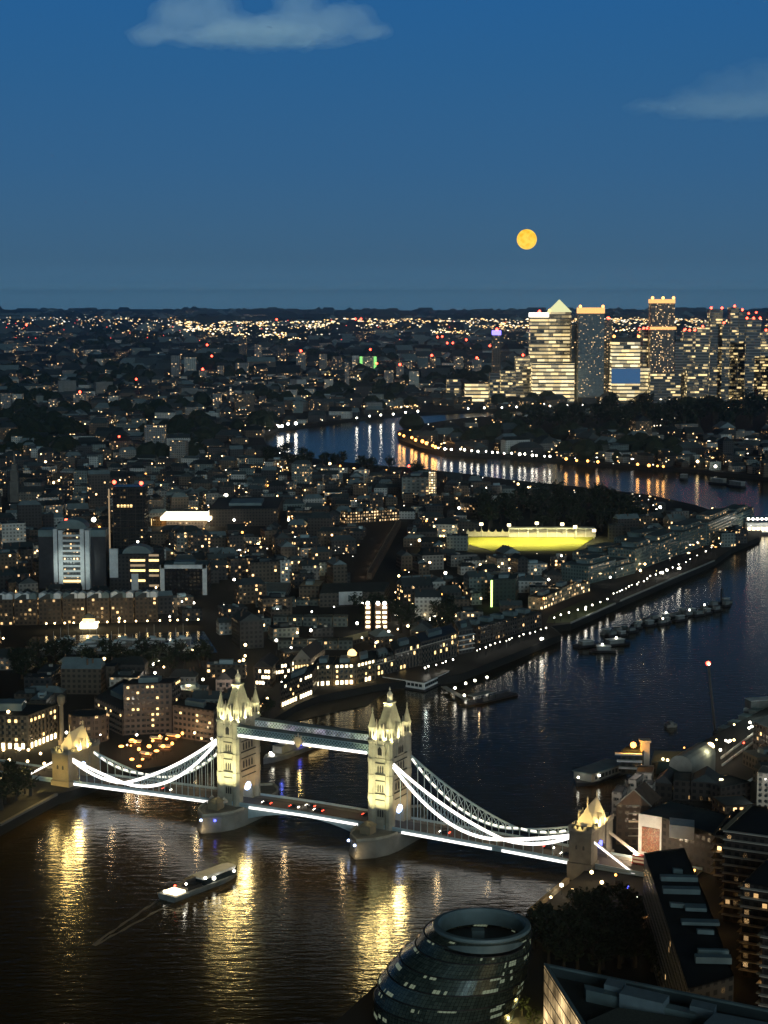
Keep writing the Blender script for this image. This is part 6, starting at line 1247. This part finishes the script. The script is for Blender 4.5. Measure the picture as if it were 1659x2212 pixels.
def fill(y0, y1, sx_, sy_, jit, prob):
    y = y0
    while y < y1:
        hw = y*.26+30; x = -hw+R.uniform(0, sx_)
        while x < hw:
            px, py = x+R.uniform(-jit, jit)*sx_, y+R.uniform(-jit, jit)*sy_
            if R.random() < prob and vis(px, py) and (y > 5200 or (land(px, py) and free(px, py, 7))):
                d = noise.noise(Vector((px/420, py/420, 2)))
                ang = .5*noise.noise(Vector((px/900, py/900, 5)))+(.25 if d > 0 else -.1)
                if R.random() < .25: ang += math.pi/2
                if y < 1500: pal = R.choice([(.06, .06, .06), (.14, .11, .08), (.10, .12, .115)])
                w, dd = sx_*R.uniform(.45, .86), sy_*R.uniform(.35, .7); h = R.choice([7, 8, 9, 9, 10, 12, 13, 15, 18])*(1+.5*d)*(1.0 if y > 5000 else 1)
                if R.random() < .04: h *= 2.2
                pal = R.choice([(.14, .11, .08), (.06, .06, .06), (.06, .06, .06), (.27, .27, .25), (.20, .25, .24), (.06, .06, .06), (.14, .11, .08), (.06, .06, .06), (.60, .62, .58)])
                items.append((px, py, w, dd, ang, h, pal, R.choice(['flat', 'flat', 'gable', 'hip']), max(.0, R.gauss(.045, .045)+.05*noise.noise(Vector((px/150, py/150, 7)))), R.uniform(.6, 2.2)))
            x += sx_
        y += sy_
fill(880, 2700, 30, 25, .22, .80); fill(2700, 5200, 52, 44, .3, .78); fill(5200, 11000, 105, 110, .4, .8); fill(11000, 27000, 260, 420, .45, .85)
def near_rank(it):
    u, v = PJ(it[0], it[1], 8); ok = 0 < u < 1659 and v < 2212
    return (it[2]+it[3])*it[5]/(it[1]**2)*(1 if ok else .05)
items = [i for i in items if not hides(i)]
items.sort(key=near_rank, reverse=True)
cn = {(.14, .11, .08): 'brown brick', (.19, .15, .115): 'warm brown', (.13, .13, .12): 'dark grey', (.27, .27, .25): 'grey stone', (.20, .25, .24): 'grey-green', (.06, .06, .06): 'blackish', (.10, .12, .115): 'dark green-grey', (.60, .62, .58): 'pale'}
def corners(it, k=1.0):
    x, y, w, d, a = it[:5]; c, s = math.cos(a), math.sin(a); return [(x+c*p*w*k/2-s*q*d*k/2, y+s*p*w*k/2+c*q*d*k/2) for p, q in ((-1, -1), (1, -1), (1, 1), (-1, 1))]
def emit(fw, fr, it):
    c = corners(it); h = it[5]; rk = R.choice([.25, .35, .5, .6, .9, 2.2]); rc = tuple(q*rk*m for q, m in zip((.12, .13, .13), (.8, 1, 1.05)))
    fw.walls(c, 5 if fw.o.z == 0 else 0+fw.o.z, (5 if fw.o.z == 0 else fw.o.z)+h, it[6], (R.random(), it[8], it[9])); z = (5 if fw.o.z == 0 else fw.o.z)+h
    if it[7] == 'flat':
        fr.flat(c, z, rc)
        if R.random() < .5:
            k = corners((it[0], it[1], it[2]*.35, it[3]*.4, it[4])); fr.walls(k, z, z+2.5, tuple(q*1.6 for q in rc), (0, 0, 0)); fr.flat(k, z+2.5, tuple(q*1.6 for q in rc))
    else: fr.gable(c, z, min(it[2], it[3])*.32, rc, .4 if it[7] == 'hip' else 0)
for it in items[:240]:
    t = thing({'flat': 'street_block', 'gable': 'gabled_block', 'hip': 'hipped_block'}[it[7]], 'x', 'building', (it[0], it[1], 5), 0, 'ordinary street buildings')
    fw, fr = FM((it[0], it[1], 5)), FM((it[0], it[1], 5)); emit(fw, fr, it); fw.build('wall', 'facade', t); rfo = fr.build('roof', 'roof', t)
    ca_, sa_ = math.cos(it[4]), math.sin(it[4])
    for q_ in range(R.randint(1, 3)):
        a_, b_ = R.uniform(-.36, .36)*it[2], R.uniform(-.3, .3)*it[3]; hh_ = it[5]+(0 if it[7] == 'flat' else min(it[2], it[3])*.18)
        if it[7] == 'flat': vb = MB().box(-1.2, 1.2, -.9, .9, -.2, 1.3).build('roof_vent', R.choice(['teal', 'coping', 'dark']), rfo)
        else: vb = MB().box(-.5, .5, -.5, .5, -1.5, 2.6).build('chimney', 'brick', rfo)
        vb.location = (a_*ca_-b_*sa_, a_*sa_+b_*ca_, hh_)
    u, v = PJ(it[0], it[1], 5+it[5]/2); cand.append((t, u, v, '%s %s %s' % ('tall' if it[5] > 17 else 'low', cn[it[6]], {'flat': 'flat-roofed block', 'gable': 'gabled block', 'hip': 'hipped-roof block'}[it[7]])))
fw, fr = FM(), FM()
for it in items[240:]: emit(fw, fr, it)
ct = empty('distant_city', (0, 0, 0)); tag(ct, 'mass of distant low buildings speckled with windows out to the skyline', 'buildings', kind='stuff'); fw.build('wall', 'facade', ct); fr.build('roof', 'roof', ct)

# ------------------------------------------------------------------ city lights
g = NG('city_light'); vc = g.n('ShaderNodeVertexColor', layer_name='Col').outputs[0]; pr = g.n('ShaderNodeVertexColor', layer_name='Prm'); ps = g.n('ShaderNodeSeparateColor'); g.l(pr.outputs[0], ps.inputs[0])
g.l(vc, g.b.inputs['Emission Color']); g.l(g.math('MULTIPLY', ps.outputs[0], 10.0), g.b.inputs['Emission Strength']); g.b.inputs['Base Color'].default_value = (.02, .02, .02, 1); g.m.cycles.emission_sampling = 'NONE'; M['city_light'] = g.m
LC = [(1, .72, .36), (1, .60, .22), (1, .85, .6), (1, .95, .85), (1, .50, .15)]
fl = FM()
def spark(u, v, col, rp=.7, st=.8, hz=8, wx=1.0):
    if v < 735: hz = 62
    q = G(u, v, 5+hz)
    k = math.hypot(q.y, H)/F; r = rp*k; X, Y, Z = q.x, q.y, 5+hz; a = [(X-r*wx, Y, Z), (X, Y-r, Z), (X+r*wx, Y, Z), (X, Y+r, Z)]; T_, B_ = (X, Y, Z+r), (X, Y, Z-r)
    for i in range(4): fl.face([a[i], a[(i+1) % 4], T_], col, (st, 0, 0)); fl.face([a[(i+1) % 4], a[i], B_], col, (st, 0, 0))
    if v > 780: 
        e = .12*k; fl.face([(X-e, Y, 5), (X+e, Y, 5), (X+e, Y, Z-r), (X-e, Y, Z-r)], (0, 0, 0), (0, 0, 0)); fl.face([(X, Y-e, 5), (X, Y+e, 5), (X, Y+e, Z-r), (X, Y-e, Z-r)], (0, 0, 0), (0, 0, 0))
def onland(u, v): p = G(u, v); return land(p.x, p.y, 3)
for i in range(1100):        # dense yellow band on the skyline
    u = R.uniform(0, 1) ; u = 560+1100*u if R.random() < .8 else 380+200*u; v = 688+abs(R.gauss(0, 9))+(6 if u < 700 else 0)
    if noise.noise(Vector((u/60, v/6, 3))) > -.2: spark(u, v, R.choice(LC[:3]), R.uniform(.8, 1.6), R.uniform(.08, .42), wx=R.uniform(1, 2.8))
for i in range(190): spark(R.uniform(0, 420), 684+abs(R.gauss(0, 14)), R.choice(LC), R.uniform(.6, 1.3), R.uniform(.06, .35), wx=R.uniform(1, 2.2))
for i in range(60): spark(R.uniform(0, 1659), 690+abs(R.gauss(0, 40)), (1, .08, .05), R.uniform(.7, 1.1), .5)
for u0, u1, v0, n in ((395, 500, 712, 42), (500, 540, 722, 16), (1080, 1180, 706, 40), (1290, 1400, 690, 46), (1290, 1390, 712, 26), (660, 700, 704, 14), (930, 1010, 716, 26), (215, 300, 690, 10), (600, 650, 730, 12), (560, 620, 722, 22), (1235, 1310, 855, 34), (1120, 1235, 853, 36), (1000, 1110, 862, 20), (1310, 1659, 858, 60), (840, 905, 879, 12), (1240, 1400, 850, 40)):
    for i in range(n): spark(u0+(u1-u0)*(i+R.random())/n, v0+R.gauss(0, 2.6), R.choice(LC[:3]), R.uniform(.9, 1.8), R.uniform(.12, .5), wx=R.uniform(1, 2.2))
for i in range(900):       # scattered far lights
    v = 700+150*R.random()**1.3; u = R.uniform(0, 1659); w = noise.noise(Vector((u/130, v/30, 11)))
    if w > -.12 and onland(u, v): spark(u, v, R.choice(LC), R.uniform(.5, 1.0), R.uniform(.05, .3), wx=R.uniform(1, 1.8))
for i in range(1800):
    v = 800+440*R.random(); u = R.uniform(0, 1659)
    if noise.noise(Vector((u/90, v/45, 21))) > -.12 and onland(u, v): spark(u, v, R.choice(LC), R.uniform(.6, 1.7), R.uniform(.08, .7), wx=R.choice([1, 1, 1.5, 2.6]))
for (u, v, n, sp_, c) in ((258, 910, 16, 16, 0), (435, 930, 26, 14, 1), (690, 826, 10, 10, 1), (706, 808, 6, 8, 1), (905, 830, 12, 10, 1), (1035, 802, 12, 9, 1), (340, 770, 10, 14, 2), (220, 1085, 8, 12, 0), (300, 890, 8, 12, 0), (380, 770, 14, 16, 0), (1385, 912, 12, 26, 2), (1420, 905, 10, 22, 2), (605, 993, 12, 16, 3), (668, 1020, 8, 14, 0), (1060, 1075, 4, 8, 0), (150, 860, 4, 6, 0)):
    for i in range(n): spark(u+R.gauss(0, sp_), v+R.gauss(0, sp_*.35), LC[c], R.uniform(.9, 1.7), R.uniform(.2, .8))
for a_, b_, n, c, r_ in (((495, 1025), (545, 1008), 12, 1, 1.1), ((545, 1008), (622, 1016), 14, 1, 1.0), ((820, 870), (1000, 866), 10, 2, 1.2), ((260, 1002), (400, 1000), 22, 0, 1.0), ((60, 985), (360, 995), 26, 0, .8), ((540, 1000), (660, 985), 8, 2, 1), ((1300, 905), (1500, 902), 10, 2, 1), ((620, 1046), (760, 1042), 12, 0, .8)):
    for p in lerp_px(a_, b_, n): spark(p[0]+R.uniform(-3, 3), p[1]+R.uniform(-1, 1), LC[c], r_*R.uniform(.8, 1.2), R.uniform(.2, .6))
clo = fl.build('distant_lights', 'city_light'); tag(clo, 'countless small yellow and white lights scattered over the distant city', 'lights', kind='stuff')
for i in range(26):        # lit streets seen end to end
    u, v = R.uniform(20, 1500), 830+380*R.random(); du, dv = R.uniform(-60, 110), R.uniform(-16, 16)
    for p in lerp_px((u, v), (u+du, v+dv), R.randint(7, 16)):
        if 0 < p[0] < 1659 and onland(*p): spark(p[0], p[1], LC[i % 3], R.uniform(.7, 1.2), R.uniform(.15, .6))
for i in range(1000):
    v = 1000+650*R.random(); u = R.uniform(0, 1640)
    if noise.noise(Vector((u/70, v/45, 61))) > -.1 and onland(u, v): q = G(u, v); (free(q.x, q.y, 0) or R.random() < .3) and spark(u, v, R.choice(LC), R.uniform(.8, 1.7), R.uniform(.1, .5), hz=9)
# riverside lamps of the peninsula that reflect in the water
def refl_row(a, b, n, m, lab, pw, r=2.2, grp=None, h=9):
    for i, p in enumerate(lerp_px(a, b, n)):
        q = G(p[0]+R.uniform(-3.5, 3.5), p[1]+R.uniform(-1, 1), 5+h); t = thing('waterside_lamp', '%s lamp %s, %s from the left' % ('orange' if m == 'orange' else 'white', lab, ORD[i]), 'lamp post', (q.x, q.y, 5), 0, grp or lab)
        inst('pole', POLE, t, (0, 0, 0), 0, (2, 2, h/5)); inst('lamp_head', HEADS[m], t, (0, 0, h), 0, r*R.uniform(.6, 1.15)); light('lamp_light', q.x, q.y-r-.5, 5+h, pw, (1, .5, .15) if m == 'orange' else WHT, r)
refl_row((864, 938), (944, 966), 8, 'orange', 'at the tip of the wooded peninsula', 10000, 2.6)
refl_row((950, 968), (1190, 986), 18, 'white_l', 'along the lower shore of the peninsula', 2200, 1.9)
refl_row((1225, 992), (1290, 997), 4, 'orange', 'under the trees of the peninsula shore', 4500, 2.0)
refl_row((1380, 1003), (1436, 1007), 4, 'orange', 'on the right part of the peninsula shore', 4500, 2.2)
refl_row((600, 922), (636, 914), 4, 'white_l', 'on the far left bank of the upper bend', 8000, 2.6)
refl_row((770, 902), (900, 888), 6, 'white_l', 'on the far bank below the tower cluster', 5000, 2.0)
refl_row((1010, 882), (1400, 869), 12, 'white_l', 'along the quay of the tower cluster', 9000, 2.2)
refl_row((915, 1442), (979, 1425), 6, 'white_l', 'on the quay right of the white pavilion', 200, .55, h=5)
refl_row((1030, 1405), (1102, 1380), 8, 'white_l', 'in front of the dark wharf row', 240, .5, h=5)
refl_row((1108, 1378), (1177, 1357), 7, 'white_l', 'on the quay left of the small lawn', 240, .5, h=5)
refl_row((1195, 1334), (1315, 1295), 8, 'white_l', 'around the small riverside lawn', 420, .75, h=5)
refl_row((1324, 1283), (1389, 1255), 10, 'white_l', 'along the glass flats promenade', 240, .5, h=5)
refl_row((1395, 1250), (1480, 1215), 8, 'white_l', 'beyond the glass flats promenade', 320, .5, h=5)
refl_row((1490, 1208), (1620, 1140), 9, 'white_l', 'towards the brilliant white pier building', 360, .5, h=5)
for i, p in enumerate(((1172, 1379), (1430, 1238), (1440, 1232), (1465, 1228), (1262, 1316))): refl_row(p, p, 2, 'white_l', ['below the lawn corner', 'in the glowing promenade corner', 'beside the glowing promenade corner', 'right of the glowing promenade corner', 'at the lawn centre'][i], 600, .9, h=4)
# street lamps on the near streets
lamps = []; k_ = 0
while len(lamps) < 190 and k_ < 6000:
    k_ += 1; u, v = R.uniform(5, 1655), 1010+660*R.random()**.9
    q = G(u, v)
    if noise.noise(Vector((u/70, v/35, 31))) < -.1 or not land(q.x, q.y, 4) or not free(q.x, q.y, 0) or any((u-a)**2+(v-b)**2 < 60 for a, b in lamps): continue
    lamps.append((u, v)); m = R.choices(['white_l', 'warm', 'orange', 'redlight'], [.45, .42, .10, .03])[0]; hh = R.choice([6, 8, 10])
    t = thing('street_lamp', 'x', 'street lamp', (q.x, q.y, 5), 0, 'street lamps of the north bank'); inst('pole', POLE, t, (0, 0, 0), 0, (1, 1, hh/5)); inst('lamp_head', HEADS[m], t, (0, 0, hh), 0, R.uniform(.6, 1.35)*q.y/1500)
    if R.random() < .5: light('lamp_light', q.x, q.y, 5+hh+1, 2600, {'white_l': WHT, 'warm': WRM, 'orange': SOD, 'redlight': (1, .1, .05)}[m], .5)
    cand.append((t, u, v, {'white_l': 'white', 'warm': 'warm', 'orange': 'orange', 'redlight': 'red'}[m]+' street lamp'))
# red lit cranes over the city
for i, (u, v, vb) in enumerate(((58, 703, 745), (598, 691, 740), (768, 690, 742), (780, 690, 740), (814, 786, 830), (448, 746, 800), (458, 770, 818), (800, 756, 800), (945, 729, 770), (955, 728, 770), (966, 742, 780), (978, 742, 782), (295, 820, 860), (258, 944, 985), (1007, 735, 775), (1058, 748, 790), (1380, 712, 760), (1480, 712, 760), (1616, 678, 740), (1632, 676, 740))):
    p = G(u, vb); k = math.hypot(p.y, H)/F; hh = A(u, v, p.y).z-5; t = thing('crane', 'x', 'crane', (p.x, p.y, 5), 0, 'red lit cranes'); MB().bar((0, 0, 0), (0, 0, hh), .6*k).build('mast', 'dark', t); s_ = 1 if i % 2 else -1
    MB().bar((-s_*4*k, 0, hh-2), (s_*14*k, 0, hh-.5), .5*k).build('jib', 'dark', t); inst('beacon', HEADS['redlight'], t, (0, 0, hh+k), 0, 2.3*k); cand.append((t, u, v, 'red-lit crane'))

# ------------------------------------------------------------------ trees
crowns = []
for s_ in range(5):
    rr = random.Random(s_+40); b = MB(); lob = [(rr.uniform(-.5, .5), rr.uniform(-.5, .5), rr.uniform(-.3, .5), rr.uniform(.45, .7)) for _ in range(7)]
    for i in range(210):
        lx, ly, lz, lr = rr.choice(lob); a, z = rr.uniform(0, 6.283), rr.uniform(-1, 1); q = math.sqrt(1-z*z); d = lr*rr.uniform(.7, 1.05)
        c = Vector((lx+d*q*math.cos(a), ly+d*q*math.sin(a), lz+d*z*.85)); e1 = Vector((rr.gauss(0, 1), rr.gauss(0, 1), rr.gauss(0, .6))).normalized()*rr.uniform(.10, .19); e2 = Vector((rr.gauss(0, 1), rr.gauss(0, 1), rr.gauss(0, .6))).normalized()*rr.uniform(.10, .19)
        b.add([c-e1, c-e2, c+e1, c+e2], [(0, 1, 2, 3)])
    o = b.build('crown', 'leaf'); crowns.append(o.data); bpy.data.objects.remove(o)
tb = MB().cyl(0, 0, [(.07, 0), (.045, .5), (.02, 1.0)], 6)
for a in range(4): tb.bar((0, 0, .5), (.35*math.cos(a*1.6), .35*math.sin(a*1.6), .95), .03)
tko = tb.build('trunk', 'bark'); TRK = tko.data; bpy.data.objects.remove(tko)
ntree = 0
def tree(x, y, r, h, grp, desc):
    global ntree
    t = thing('tree', 'x', 'tree', (x, y, 5), 0, grp); inst('trunk', TRK, t, (0, 0, 0), R.uniform(0, 6), (h, h, h*.8)); inst('crown', R.choice(crowns), t, (0, 0, h*.62), R.uniform(0, 6), (r, r, h*.42)); ntree += 1
    u, v = PJ(x, y, 5+h/2); cand.append((t, u, v, desc))
def grove(px, n, r0, r1, grp, desc, chk=True):
    pl = [G(*p) for p in px]; xs, ys = [p.x for p in pl], [p.y for p in pl]; k = 0; tr = 0; pts = []
    while k < n and tr < n*30:
        tr += 1; x, y = R.uniform(min(xs), max(xs)), R.uniform(min(ys), max(ys)); r = R.uniform(r0, r1)
        if not pip(x, y, [(p.x, p.y) for p in pl]) or (chk and not free(x, y, r*.5)) or any((x-a)**2+(y-b)**2 < (r*.8)**2*1.3 for a, b in pts): continue
        pts.append((x, y)); tree(x, y, r, r*R.uniform(2.0, 2.6), grp, desc); k += 1
grove([(1150, 2000), (1225, 1985), (1300, 1962), (1380, 1962), (1405, 1990), (1435, 2060), (1465, 2150), (1180, 2088), (1150, 2075)], 54, 4.5, 6.5, 'dark park trees in the foreground', 'dark foreground park tree', False)
grove([(1030, 1158), (1046, 1112), (1250, 1084), (1345, 1104), (1400, 1135), (1310, 1168), (1290, 1156), (1040, 1158)], 56, 9, 13, 'trees behind the yellow pitch', 'dark tree behind the pitch')
grove([(560, 1012), (566, 970), (690, 999), (880, 1016), (970, 1026), (880, 1034), (700, 1022)], 30, 7, 10, 'trees on the near bank of the upper bend', 'dark bankside tree')
grove([(1130, 940), (1150, 905), (1680, 884), (1680, 935), (1300, 945)], 40, 16, 24, 'trees of the wooded peninsula', 'dark peninsula tree')
grove([(20, 1470), (40, 1420), (470, 1416), (480, 1440), (240, 1475)], 34, 5, 8, 'trees between the basin and the hotel', 'dark tree near the basin')
grove([(480, 1560), (545, 1550), (600, 1540), (560, 1570), (480, 1600)], 12, 4, 6, 'trees by the beach', 'dark tree by the beach')
grove([(760, 1320), (980, 1325), (1050, 1345), (1000, 1370), (850, 1380)], 22, 5, 8, 'trees round the court', 'dark tree near the court')
grove([(0, 1770), (0, 1690), (100, 1680), (118, 1705)], 10, 4, 6, 'trees left of the northern gatehouse', 'dark tree left of the northern gatehouse')
print('trees', ntree, 'items', len(items), 'lamps', len(lamps))
def woods(n):
    b = MB(); rr = random.Random(5); k = 0
    while k < n:
        v = 700+300*rr.random()**1.6; u = rr.uniform(-10, 1670)
        if noise.noise(Vector((u/150, v/40, 51))) < .02 or not onland(u, v): continue
        q = G(u, v); r = rr.uniform(8, 16)*(1+q.y/9000)
        if not free(q.x, q.y, 3) or hides((q.x, q.y, r*2, 1, 0, r*1.5)): continue
        b.loft([[(q.x+r*s*rr.uniform(.8, 1.2)*math.cos(a*math.pi/3.5), q.y+r*s*math.sin(a*math.pi/3.5), 5+z*r*rr.uniform(.9, 1.1)) for a in range(7)] for s, z in ((.5, 0), (1, .5), (.85, 1.0), (.35, 1.4))]); k += 1
    return b
tag(woods(900).build('distant_woods', 'leaf'), 'dark wooded patches among the far roofs', 'trees', kind='stuff')
# ------------------------------------------------------------------ labels of look-alikes, told apart by what they stand beside
NTH = ['nearest', 'second nearest', 'third nearest', 'fourth nearest', 'fifth nearest', 'sixth nearest', 'seventh nearest', 'eighth nearest', 'ninth nearest', 'tenth nearest']+[str(i)+'th nearest' for i in range(11, 90)]
keys = {}
for o, u, v, d in cand:
    L_ = min(LMK, key=lambda l: (l[0]-u)**2+((l[1]-v)*1.6)**2); dx, dy = u-L_[0], (v-L_[1])*1.6
    dr = ('right of' if dx > 0 else 'left of') if abs(dx) > abs(dy) else ('below' if dy > 0 else 'above'); keys.setdefault((d, dr, L_[2]), []).append((dx*dx+dy*dy, o.name))
for (d, dr, ref), l in keys.items():
    for i, (_, n) in enumerate(sorted(l)): bpy.data.objects[n]['label'] = '%s, %s%s the %s' % (d, '' if len(l) == 1 else NTH[i]+' ', dr, ref)

# ------------------------------------------------------------------ haze over the whole city
hz_ = MB().box(-15000, 15000, -1200, 29200, -3, 330).build('haze', 'dark'); hm_ = bpy.data.materials.new('evening_haze'); hm_.use_nodes = True; ht = hm_.node_tree; ht.nodes.clear()
ho = ht.nodes.new('ShaderNodeOutputMaterial'); hv = ht.nodes.new('ShaderNodeVolumePrincipled'); hv.inputs['Color'].default_value = (.62, .83, 1, 1); hv.inputs['Density'].default_value = .000031; hv.inputs['Anisotropy'].default_value = .86; ht.links.new(hv.outputs[0], ho.inputs['Volume'])
hz_.data.materials.clear(); hz_.data.materials.append(hm_); tag(hz_, kind='stuff')
